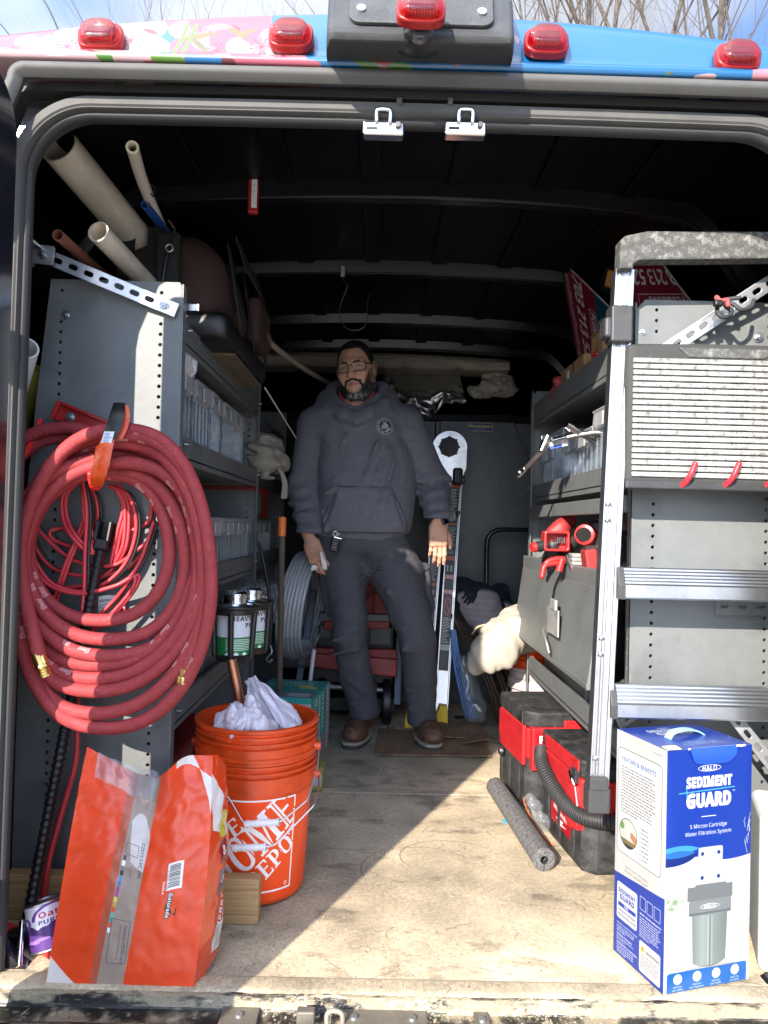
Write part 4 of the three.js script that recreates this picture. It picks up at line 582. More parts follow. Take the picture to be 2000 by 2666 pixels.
// pipes under the roof on the left
{
  const pvc = std([0.8, 0.71, 0.56], 0.5, 0, { map: tex(tint(512, { mottle: 0.2, grain: 0.06, specks: 40, speckTone: 0.3, scratches: 16, scratchTone: 70, scratchLen: 30 }), { repeat: [1, 3] }) });
  solo('plastic_pipe', pipe(at(152, 378, 1.84), at(470, 760, 2.42), 0.0475, 0.004, 48), pvc, 'widest beige plastic pipe hung under the roof at left', 'pipe');
  solo('plastic_pipe', pipe(at(256, 603, 1.83), at(440, 800, 2.22), 0.0265, 0.004, 40), pvc, 'middle sized beige pipe with a chipped end under the widest pipe', 'pipe');
  const th = tube([at(345, 384, 1.70), at(352, 408, 1.76), at(370, 468, 1.90), at(405, 555, 2.10), at(470, 700, 2.5)], 0.0145, 60, 20);
  const a = at(345, 384, 1.70), dirn = at(352, 408, 1.76).sub(a).normalize();
  const tp = thing('plastic_tube', 'thin pale bent plastic tube with an end coloured lighter as if sunlit under the roof', 'pipe', a);
  partW('wall', merge(th), std([0.62, 0.57, 0.5], 0.45), tp); const rg = lathe([[0.0095, -0.03], [0.0095, 0.0015], [0.0145, 0.0015], [0.0145, 0]], 24), q = new THREE.Quaternion().setFromUnitVectors(V(0, 1, 0), dirn.clone().negate()); partW('cut_end', rg.applyQuaternion(q).translate(a.x, a.y, a.z), std([0.8, 0.74, 0.52], 0.4), tp);  // cut end lighter than the wall: sunlight on the rim painted as colour
  solo('blue_pipe', pipe(at(378, 533, 2.0), at(500, 690, 2.5), 0.0115, 0.0025, 24), std([0.012, 0.075, 0.3], 0.4), 'blue water pipe beside the widest beige pipe', 'pipe');
  solo('copper_pipe', pipe(at(151, 612, 1.80), at(330, 770, 2.3), 0.0135, 0.002, 28), std([0.62, 0.27, 0.17], 0.36, 0.45, { map: tPaint }), 'copper pipe pointing out above the slotted brace at left', 'pipe');
  solo('chrome_rod', rod(at(62, 603, 1.74), at(200, 735, 2.05), 0.006), M.chrome, 'thin shiny steel rod behind the slotted brace at far left', 'rod');
  const red = picture(256, 256, (g) => { g.fillStyle = '#d9d9da'; g.fillRect(0, 0, 256, 256); g.save(); g.translate(150, 240); g.rotate(-Math.PI / 2); g.fillStyle = '#a02a44'; g.font = 'bold 15px sans-serif'; g.fillText('1" SCH 40 NSF-PW PVC-1120', 0, 0); g.restore(); });
  solo('printed_pipe', merge(pipe(at(66, 905, 1.74), at(12, 1110, 2.0), 0.03, 0.004, 40)), std([1, 1, 1], 0.4, 0, { map: red }), 'white plastic pipe with red printed letters between the door seal and end panel', 'pipe');
  solo('yellow_pipe', pipe(at(98, 960, 1.95), at(40, 1180, 2.1), 0.018, 0.003, 24), std([0.35, 0.3, 0.05], 0.5), 'dull yellow pipe behind the white printed pipe at far left', 'pipe');
  // straps
  const ws = [at(368, 655, 2.16), at(385, 672, 2.15), at(420, 672, 2.16), at(450, 640, 2.2), at(454, 600, 2.24), at(440, 575, 2.28)];
  solo('cable_tie', capped(ws, 0.004, 40, 6), std([0.45, 0.42, 0.34], 0.5), 'pale strap looped around the widest beige pipe', 'cable tie');
  solo('cable_tie', merge(tube([0, 1, 2, 3, 4, 5, 6, 7].map((i) => { const c = at(386, 496, 1.985), t = i / 8 * Math.PI * 2; return V(c.x + Math.cos(t) * 0.0165, c.y + Math.sin(t) * 0.008 + Math.cos(t) * 0.006, c.z + Math.sin(t) * 0.016); }), 0.0025, 40, 6, true), capped([at(390, 502, 1.96), at(402, 512, 1.98), at(420, 517, 2.0), at(438, 514, 2.02)], 0.002, 20, 6), bx(0.008, 0.008, 0.008, at(388, 501, 1.965).x, at(388, 501, 1.965).y, at(388, 501, 1.965).z, 0.001)), M.black, 'black cable tie around the thin pale tube', 'cable tie');
}
// parts bins: clear boxes with a flared lid, dividers and contents
function makeBin(w, h, dep, fill) {   // w along z, dep along x; front faces +x at x = 0, base at y = 0
  const o = thing('parts_bin', 'clear plastic parts bin', 'bin');
  const sh = []; sh.push(bl(-dep, 0, 0.002, 0.006, -w / 2, w / 2, 0.001), bl(-0.002, 0, 0.004, h, -w / 2, w / 2, 0.0008), bl(-dep, -dep + 0.002, 0.004, h, -w / 2, w / 2, 0.0008), bl(-dep, 0, 0.004, h, -w / 2, -w / 2 + 0.002, 0.0008), bl(-dep, 0, 0.004, h, w / 2 - 0.002, w / 2, 0.0008));
  part('bin_body', merge(sh), M.clear, o);
  for (let i = 0; i < 4; i++) part('rib', bl(0.0005, 0.008, 0.008, h * 0.8, -w / 2 + w * (i + 0.5) / 4 - 0.004, -w / 2 + w * (i + 0.5) / 4 + 0.004, 0.002), M.clear, o);
  const lid = part('lid', merge(bl(-dep - 0.01, 0.014, h, h + 0.008, -w / 2 - 0.004, w / 2 + 0.004, 0.003), ex(poly([[0, 0], [0.015, 0.012], [0.011, 0.055], [0.004, 0.055]]), w, 0.0015).translate(-0.001, h - 0.052, -w / 2)), M.lid, o);
  part('latch', bl(0.016, 0.022, h - 0.05, h - 0.008, -w * 0.2, w * 0.2, 0.002), M.lid, lid);
  for (let i = 0; i < 3; i++) part('divider', bl(-dep + 0.01, -0.006, 0.01, h * 0.86, -w / 2 + w * (i + 1) / 4 - 0.001, -w / 2 + w * (i + 1) / 4 + 0.001, 0.0005), M.clear, o);
  for (let i = 0; i < 14; i++) { const m = fill[(i * 3 + (i >> 2)) % fill.length]; const z = rr(-w * 0.42, w * 0.42), y = rr(0.03, h * 0.62), x = rr(-0.045, -0.018), r = rr(0.008, 0.016); part('fitting', (i % 2 ? rod(V(x, y - r, z), V(x + rr(-0.01, 0.01), y + r * 1.6, z + rr(-0.02, 0.02)), r, r * 0.8, 12) : new THREE.TorusGeometry(r, r * 0.45, 8, 16).rotateY(Math.PI / 2 + rr(-0.5, 0.5)).translate(x, y, z)), m, o); }
  part('filling', sn((x, y, z) => rbox(x, y - h * 0.14, z, dep / 2 - 0.03, h * 0.14, w / 2 - 0.012, 0.01) + 0.02 * ns(x * 30, y * 30, z * 30), [-dep / 2, -0.05, -w / 2], [dep / 2, h * 0.5, w / 2], 0.013).translate(-dep / 2, 0.01, 0), fill[1], o);
  return o;
}
M.lid = new THREE.MeshPhysicalMaterial({ color: 0xe4e6e8, roughness: 0.3, transmission: 0.72, thickness: 0, side: THREE.DoubleSide });
{
  const F = { black: std([0.02, 0.02, 0.022], 0.5), blue: std([0.05, 0.06, 0.09], 0.5), white: std([0.6, 0.6, 0.58], 0.5), tan: std([0.4, 0.3, 0.2], 0.7), red: std([0.4, 0.04, 0.03], 0.5), grey: std([0.3, 0.3, 0.3], 0.4, 0.6) };
  const A = makeBin(0.185, 0.235, 0.26, [F.black, F.grey, F.white, F.red, M.copper]), B = makeBin(0.185, 0.235, 0.26, [M.copper, F.tan, F.white, F.grey]), C = makeBin(0.185, 0.19, 0.26, [F.blue, F.blue, F.white, F.grey]), D = makeBin(0.185, 0.19, 0.26, [F.black, F.grey, F.white, F.white]);
  const protos = { A, B, C, D }, fresh = new Set([A, B, C, D]);
  const put = (k, x, y, z, label, turn = 0, group, s = 1) => { const p = protos[k]; const o = fresh.has(p) ? p : copyOf(p, label, group); fresh.delete(p); o.userData.label = label; if (group) o.userData.group = group; o.position.set(x, y, z); o.rotation.y = turn; return o; };
  const gL = 'clear parts bins on the left shelving', nth = ['nearest', 'second', 'third', 'fourth', 'fifth', 'sixth'];
  const hold = { A: ['with dark fittings', 'A'], B: ['with copper fittings', 'B'] };
  [['A', -0.47], ['B', -0.69], ['A', -0.89], ['B', -1.1], ['A', -1.3]].forEach(([k, z], i) => put(k, -0.545, 1.12, z, `${nth[i]} clear parts bin in the row on the second shelf from the top at left`, 0.0 + (i === 2 ? 0.05 : 0), gL));
  [['C', -0.44], ['C', -0.635], ['D', -0.83], ['C', -1.025], ['D', -1.22], ['C', -1.415]].forEach(([k, z], i) => put(k, -0.53, 0.767, z, `${nth[i]} clear parts bin in the row on the third shelf from the top at left`, 0, gL));
  [['D', -0.46], ['C', -0.70], ['D', -0.93]].forEach(([k, z], i) => put(k, -0.54, 0.437, z, `${nth[i]} clear parts bin on the lowest left shelf behind the cans`, 0, gL));
  [['D', -1.72], ['C', -1.91], ['D', -2.1]].forEach(([k, z], i) => put(k, -0.54, 0.767, z, `${nth[i]} clear parts bin under the red box on the far left shelf`, 0, gL));
  const gR = 'clear parts bins on the right shelving';
  [-0.5, -0.7, -0.9, -1.1, -1.28, -1.45].forEach((z, i) => put(i % 3 === 1 ? 'B' : 'C', 0.685, 1.087, z, `${nth[i]} clear parts bin in the sunlit row on the right shelf behind the ladder`, Math.PI, gR));
}
// tool bag on the top left shelf
{
  const x0 = -0.80, x1 = -0.425, z0 = -0.5, z1 = -1.2, y0 = 1.462;
  const bag = thing('tool_bag', 'large brown and black fabric tool bag on the top left shelf', 'tool bag', [-0.62, y0, -0.85]);
  const brown = std([0.06, 0.027, 0.019], 0.85, 0, { map: tFab, bumpMap: bFab, bumpScale: 0.001 }), blk = std([0.006, 0.006, 0.006], 0.8, 0, { bumpMap: bFab, bumpScale: 0.001 });
  partW('tray', sn((x, y, z) => rbox(x + 0.615, y - y0 - 0.035, z + 0.85, 0.19, 0.042, 0.36, 0.03) + 0.002 * ns(x * 30, y * 30, z * 30), [-0.83, y0 - 0.02, -1.24], [-0.4, y0 + 0.09, -0.46], 0.012), std([0.008, 0.008, 0.0085], 0.45, 0, { map: tPlas }), bag);
  partW('underside', bl(-0.76, -0.44, y0 - 0.014, y0 - 0.006, -1.17, -0.66, 0.002), std([0.16, 0.12, 0.075], 0.85, 0, { map: tPlas }), bag);
  partW('body', sn((x, y, z) => { const t = clamp((y - y0 - 0.07) / 0.26, 0, 1.2); return rbox(x + 0.615 + 0.0 * t, y - y0 - 0.19, z + 0.85, 0.185 - 0.06 * t, 0.13, 0.35 - 0.05 * t, 0.085) + 0.012 * ns(x * 9, y * 9, z * 9); }, [-0.84, y0 + 0.04, -1.25], [-0.39, y0 + 0.36, -0.45], 0.012), brown, bag);
  for (const z of [-0.62, -0.86, -1.08]) partW('strap', slab(1, 14, (u, v) => { const t = clamp((lerp(0.04, 0.3, v) - 0.07) / 0.26, 0, 1.2); return V(-0.418 - 0.05 * t + 0.006, y0 + lerp(0.04, 0.3, v), z + (u - 0.5) * -0.05); }, 0.004), blk, bag);
  for (const x of [-0.72, -0.64]) partW('strap', slab(1, 14, (u, v) => V(x + (u - 0.5) * 0.045, y0 + lerp(0.05, 0.31, v), -0.49 - 0.03 * v + 0.004), 0.004), blk, bag);
  partW('flap', sn((x, y, z) => rbox(x + 0.60, y - y0 - 0.17, z + 0.497, 0.034, 0.12, 0.016, 0.012), [-0.65, y0 + 0.03, -0.53], [-0.55, y0 + 0.31, -0.46], 0.007), blk, bag);
  partW('zip', capped([V(-0.615, y0 + 0.06, -0.478), V(-0.6, y0 + 0.2, -0.476), V(-0.58, y0 + 0.29, -0.482)], 0.005, 30, 6), std([0.03, 0.03, 0.03], 0.3, 0.6), bag);
  partW('zip_pull', merge(new THREE.TorusGeometry(0.01, 0.0025, 6, 16).translate(-0.59, y0 + 0.235, -0.47)), M.zinc, bag);
  for (const x of [-0.67, -0.545]) partW('rivet', new THREE.SphereGeometry(0.006, 10, 6).translate(x, y0 + 0.07, -0.484), M.chrome, bag);
  partW('pocket', sn((x, y, z) => rbox(x + 0.42, y - y0 - 0.15, z + 0.97, 0.022, 0.075, 0.12, 0.016), [-0.46, y0 + 0.06, -1.11], [-0.38, y0 + 0.25, -0.83], 0.008), brown, bag);
  partW('label', slab(1, 1, (u, v) => V(-0.394, y0 + 0.1 + v * 0.05, -0.98 - u * 0.1), 0.001), std('#ffffff', 0.6, 0, { map: picture(96, 64, (g) => { g.fillStyle = '#231a1a'; g.fillRect(0, 0, 96, 64); g.strokeStyle = '#b03030'; g.lineWidth = 4; g.strokeRect(3, 3, 90, 58); g.fillStyle = '#ccc'; g.font = 'bold 18px sans-serif'; g.fillText('TOOL BAG', 10, 30, 76); g.font = '10px sans-serif'; g.fillText('100% ORIGINAL', 12, 48, 72); }) }), bag);
  partW('band', slab(1, 8, (u, v) => V(-0.408 - 0.03 * v, y0 + 0.24 + 0.09 * v, -0.62 - u * 0.42), 0.003), std([0.1, 0.09, 0.08], 0.8, 0, { map: picture(256, 128, (g) => { g.fillStyle = '#8a857c'; g.fillRect(0, 0, 256, 128); g.fillStyle = '#191817'; g.fillRect(0, 20, 256, 36); g.fillRect(0, 78, 256, 26); g.font = 'bold 36px sans-serif'; g.fillStyle = '#e6e6e6'; g.fillText('XXL', 170, 112); }) }), bag);
}
// glue cans in a hanging caddy
{
  const c = at(618, 1660, 2.2), y0 = c.y - 0.055;
  const cad = thing('can_caddy', 'black plastic caddy hooked over the left shelf holding two cans', 'caddy', [c.x, y0, c.z]);
  const bk = std([0.014, 0.014, 0.014], 0.35);
  for (const [dx, dz] of [[0, 0.045], [0.022, -0.085]]) {
    const ring = (y, r) => new THREE.TorusGeometry(r, 0.006, 8, 36).rotateX(Math.PI / 2).translate(c.x + dx, y, c.z + dz);
    partW('ring', merge(ring(y0 + 0.15, 0.064), lathe([[0.058, 0.13], [0.064, 0.13], [0.066, 0.155], [0.06, 0.155]], 36).translate(c.x + dx, y0, c.z + dz)), bk, cad);
    partW('base', lathe([[0, 0], [0.05, 0], [0.054, 0.016], [0.049, 0.02], [0, 0.006]], 36).translate(c.x + dx, y0, c.z + dz), bk, cad);
    for (let i = 0; i < 5; i++) { const a = 0.3 + i / 5 * 6.28; partW('slat', rod(V(c.x + dx + 0.053 * Math.cos(a), y0 + 0.01, c.z + dz + 0.053 * Math.sin(a)), V(c.x + dx + 0.061 * Math.cos(a), y0 + 0.135, c.z + dz + 0.061 * Math.sin(a)), 0.008, 0.009, 6), bk, cad); }
  }
  partW('strap', slab(2, 20, (u, v) => { const p = new THREE.CatmullRomCurve3([V(c.x - 0.055, y0 + 0.14, c.z), V(c.x - 0.055, y0 + 0.2, c.z), V(-0.49, 0.78, c.z + 0.01), V(-0.49, 0.815, c.z + 0.01), V(-0.5, 0.828, c.z + 0.01), V(-0.53, 0.82, c.z + 0.01)]).getPoint(v); return V(p.x, p.y, p.z - (u - 0.5) * 0.05); }, 0.004), bk, cad);
  const lab = picture(512, 256, (g) => { g.fillStyle = '#dfe0e4'; g.fillRect(0, 0, 512, 256); g.fillStyle = '#1f7a3c'; g.fillRect(0, 150, 512, 106); g.fillRect(300, 0, 34, 60); g.fillStyle = '#111'; g.font = 'bold 34px sans-serif'; g.fillText('HEAVY DUTY', 190, 64); g.fillText('PVC', 260, 100); g.fillStyle = '#dff0df'; for (let i = 0; i < 7; i++) g.fillRect(170, 160 + i * 9, 150, 4); g.save(); for (let i = 0; i < 3; i++) { g.fillStyle = '#fff'; g.save(); g.translate(180 + i * 40, 238); g.rotate(0.785); g.fillRect(-9, -9, 18, 18); g.restore(); } g.restore(); });
  [[0, 0.045, 'nearer green and white glue can with a silver lid in the black caddy'], [0.022, -0.085, 'farther glue can with a silver lid in the black caddy']].forEach(([dx, dz, lb]) => {
    const k = thing('glue_can', lb, 'can', [c.x + dx, y0 + 0.008, c.z + dz], 0, 'glue cans in the caddy');
    part('label', new THREE.CylinderGeometry(0.05, 0.05, 0.135, 40, 1, true).rotateY(-2.4).translate(0, 0.072, 0), std([0.9, 0.9, 0.9], 0.35, 0, { map: lab }), k);
    part('lid', lathe([[0, 0.142], [0.046, 0.142], [0.052, 0.138], [0.052, 0.144], [0.047, 0.148], [0.034, 0.15], [0.032, 0.152], [0.032, 0.168], [0.035, 0.17], [0.035, 0.174], [0.032, 0.176], [0.035, 0.179], [0.032, 0.183], [0.03, 0.186], [0, 0.186]], 36), M.chrome, k);
  });
}

// ================================================================ things on the floor
// orange shrink-wrapped pack, front left
{
  const b = at(325, 2560, 1.57), pk = thing('drink_pack', 'crumpled orange shrink-wrapped drink pack with a grey strip standing at the left front', 'drink pack', [-0.5, 0.004, -0.06]);
  const FL = V(-0.652, 0.005, 0.032), FR = V(-0.352, 0.005, 0.036), BR = V(-0.338, 0.005, -0.12), BL = V(-0.62, 0.005, -0.17);
  const Hf = (u) => u < 0.54 ? lerp(0.452, 0.378, Math.min(1, u / 0.54) ** 1.1) : lerp(0.378, 0.442, smoothstep(u, 0.48, 0.84));   // height of the top edge along the front
  const crum = (x, y, s = 1) => s * (0.0016 * fbm(x * 12, y * 9, 3.3, 2) + 0.0042 * (0.25 - Math.abs(ns(x * 22 + y * 12, y * 15 - x * 8, 8))) * smoothstep(ns(x * 4, y * 4, 2.2), -0.25, 0.3) - 0.0048 * crumple(x, y, 0.3, 15));
  const front = (u, v) => { const h = Hf(u) * v, x = lerp(FL.x + 0.035 * v, FR.x + 0.006 * v + 0.012 * Math.sin(v * 3), u), bulge = 0.014 * Math.sin(u * Math.PI) * Math.sin(Math.min(1, v * 1.15) * Math.PI * 0.9), fold = 0.03 * Math.exp(-(((u - 0.53) / 0.09) ** 2)) * smoothstep(v, 0.72, 1), z = lerp(FL.z, FR.z, u) - 0.09 * v * (0.55 + 0.4 * v) + bulge - fold; return V(x, 0.005 + h, z + crum(x, h, 0.4 + v)); };
  const side = (u, v) => { const a = front(1, v), t = u, h = a.y * (1 - 0.2 * t * v * v), x = lerp(a.x, BR.x + 0.012 * Math.sin(v * 3), t) + 0.012 * Math.sin(t * 3.1) + 0.010 * Math.abs(Math.sin(v * 9.4)) * Math.sin(t * 3.14) * (v < 0.75 ? 1 : 0.4); return V(x + crum(t * 0.2 + 2, h, 1.5) * Math.min(1, t * 5), lerp(a.y, h, t), lerp(a.z, BR.z - 0.01 * v, t)); };
  const left = (u, v) => { const a = front(0, v); return V(lerp(BL.x + 0.02 * v, a.x, u) + crum(u * 0.2 + 5, a.y, 1) - (u === 1 ? crum(5.2, a.y, 1) : 0), a.y * (1 - 0.2 * (1 - u) * v * v), lerp(BL.z, a.z, u)); };
  const tw = 1024, th = 1536, cvs = canvas(tw, th, (g) => {   // front face print, u across, v up
    g.fillStyle = '#e2420e'; g.fillRect(0, 0, tw, th);
    const d = g.getImageData(0, 0, tw, th); for (let i = 0; i < d.data.length; i += 4) { const x = (i >> 2) % tw, y = (i >> 2) / tw | 0, k = 1 + 0.1 * (N1[((y >> 2) & 255) * 256 + ((x >> 2) & 255)] - 0.5); d.data[i] = clamp(d.data[i] * k, 0, 255); d.data[i + 1] *= k; } g.putImageData(d, 0, 0);
    const X = (u) => u * tw, Y = (v) => (1 - v) * th;
    g.fillStyle = '#ddd6d0'; g.beginPath(); g.moveTo(0, Y(0)); g.lineTo(X(0.19), Y(0)); g.lineTo(0, Y(0.11)); g.fill();
    g.beginPath(); g.moveTo(X(0.72), Y(1)); g.lineTo(X(0.85), Y(1)); g.quadraticCurveTo(X(0.95), Y(0.9), X(1), Y(0.74)); g.lineTo(X(1), Y(0.9)); g.quadraticCurveTo(X(0.85), Y(0.97), X(0.72), Y(0.97)); g.fill();
    g.fillStyle = '#9c8a7c'; g.beginPath(); g.moveTo(X(0.34), Y(0)); g.lineTo(X(0.52), Y(0)); g.lineTo(X(0.58), Y(1)); g.lineTo(X(0.42), Y(1)); g.fill();
    g.fillStyle = '#b2543a'; g.beginPath(); g.moveTo(X(0.29), Y(0)); g.lineTo(X(0.34), Y(0)); g.lineTo(X(0.42), Y(1)); g.lineTo(X(0.36), Y(1)); g.fill();
    g.fillStyle = 'rgba(225,222,220,0.7)'; g.beginPath(); g.moveTo(X(0.42), Y(0.78)); g.quadraticCurveTo(X(0.5), Y(0.9), X(0.57), Y(0.72)); g.lineTo(X(0.55), Y(0.56)); g.lineTo(X(0.45), Y(0.6)); g.fill();
    ['#20242c', '#f1f1f1', '#7d8186', '#20242c', '#2f7ab8', '#235a9a', '#8a2f6a', '#b03a8c', '#e2d24a', '#d9a13c', '#e0512c', '#5fb8a8', '#47a090', '#e0512c', '#eee'].forEach((c, i) => { g.fillStyle = c; g.fillRect(X(0.4) - i * 2.6, Y(0.62) + i * 38, 22, 36); });
    g.strokeStyle = '#3a3f52'; g.lineWidth = 4; g.strokeRect(X(0.385), Y(0.32), 130, 330); g.strokeRect(X(0.41), Y(0.68), 90, 80);
    g.fillStyle = '#41445a'; g.save(); g.translate(X(0.475), Y(0.3)); g.rotate(Math.PI / 2); g.font = 'bold 30px sans-serif'; g.fillText('PACKAGE CERTIFICATE', 0, 0, 300); g.font = '20px sans-serif'; g.fillText('THIS PACKAGE CONFORMS TO', 0, 30, 300); g.fillText('S-VC, INC.', -430, 20); g.font = 'bold 34px sans-serif'; g.fillText('©2019 S-VC, INC.', -620, -40); g.restore();
    g.fillStyle = '#efe9e4'; g.fillRect(X(0.73), Y(0.545), 108, 185); g.fillStyle = '#1a1a1a'; for (let y = 0; y < 150;) { const t = rr(2, 8); g.fillRect(X(0.745), Y(0.535) + y, 74, t); y += t + rr(2, 6); } g.save(); g.translate(X(0.735), Y(0.52)); g.rotate(Math.PI / 2); g.font = '20px sans-serif'; g.fillText('0 52000 05886 4', 8, 4); g.fillStyle = '#f5ddd2'; g.font = 'bold 24px sans-serif'; g.fillText('05886-4', 74, 34); g.restore();
    g.save(); g.translate(X(0.755), Y(0.41)); g.rotate(Math.PI / 2 + 0.08); g.fillStyle = '#15181d'; g.beginPath(); g.moveTo(0, -10); g.lineTo(150, -44); g.lineTo(96, -70); g.lineTo(160, -70); g.lineTo(100, 16); g.fill(); g.fillStyle = '#e0531d'; g.beginPath(); g.moveTo(30, -24); g.lineTo(135, -48); g.lineTo(100, -62); g.lineTo(145, -62); g.lineTo(96, -10); g.fill(); g.strokeStyle = '#15181d'; g.lineWidth = 12; g.font = 'italic bold 38px sans-serif'; g.strokeText('Gatorade', -6, 0); g.fillStyle = '#f3ece6'; g.fillText('Gatorade', -6, 0); g.restore();
  });
  const film = std([0.88, 0.85, 0.84], 0.42, 0, { map: tex(cvs, { wrap: false }), clearcoat: 0.16, clearcoatRoughness: 0.16 });
  partW('front_face', grid(60, 90, front), film, pk);
  const sc = picture(384, 1024, (g) => { g.fillStyle = '#dd400f'; g.fillRect(0, 0, 384, 1024); const Y = (v) => (1 - v) * 1024; g.fillStyle = '#e6dfda'; g.beginPath(); g.moveTo(0, Y(0.92)); g.lineTo(150, Y(0.8)); g.lineTo(170, Y(0.62)); g.lineTo(40, Y(0.66)); g.lineTo(0, Y(0.8)); g.fill(); g.fillStyle = '#c9c23a'; g.fillRect(110, Y(0.74), 110, 130); g.fillStyle = '#222'; g.font = 'bold 54px sans-serif'; g.fillText('8', 190, Y(0.52)); g.fillStyle = '#efe9e4'; g.beginPath(); g.arc(270, Y(0.66), 60, 0, 7); g.fill(); g.fillStyle = '#e0531d'; g.font = 'italic bold 70px sans-serif'; g.fillText('G', 240, Y(0.64)); g.fillStyle = '#8d1f28'; g.fillRect(100, Y(0.6), 90, 110); g.fillStyle = '#35577f'; g.fillRect(130, Y(0.46), 100, 120); g.fillStyle = '#eee'; g.font = 'bold 60px sans-serif'; g.fillText('8', 155, Y(0.39)); g.fillText('8', 130, Y(0.53)); g.save(); g.translate(160, Y(0.14)); g.rotate(-1.1); g.fillText('CHERRY', 0, 0, 200); g.fillText('ED', 60, 60); g.restore(); g.fillStyle = '#f0ebe6'; g.fillRect(120, Y(0.2), 110, 120); g.fillStyle = '#222'; for (let i = 0; i < 14; i++) g.fillRect(128 + i * 7, Y(0.19), rr(1, 5), 96); });
  partW('side_face', grid(24, 60, side), std([0.86, 0.82, 0.82], 0.2, 0, { map: sc, clearcoat: 0.8, clearcoatRoughness: 0.14 }), pk);
  partW('back_face', merge(grid(10, 30, left), grid(2, 2, (u, v) => { const a = side(1, v), c = left(0, v); return a.lerp(c, u); })), M.orange, pk);
  // the gathered top with its clear window
  partW('top_film', grid(30, 12, (u, v) => { const a = front(u, 1), c = side(1, 1).lerp(left(0, 1), 1 - u), p = a.clone().lerp(c, v); p.y = a.y * (1 - 0.2 * v); p.y += 0.004 * ns(u * 14, v * 9) - 0.028 * Math.sin(v * Math.PI) * Math.exp(-(((u - 0.45) / 0.2) ** 2)); return p; }), std([0.6, 0.09, 0.02], 0.25, 0, { clearcoat: 0.6 }), pk);
  partW('clear_window', grid(20, 8, (u, v) => { const U = lerp(0.1, 0.56, u), a = front(U, 1), b2 = front(U, 0.9); return V(a.x, lerp(lerp(0.45, 0.4, u), b2.y, v) + 0.004 * ns(u * 9, v * 9), lerp(a.z + 0.004, b2.z + 0.006, v)); }), M.film, pk);
}
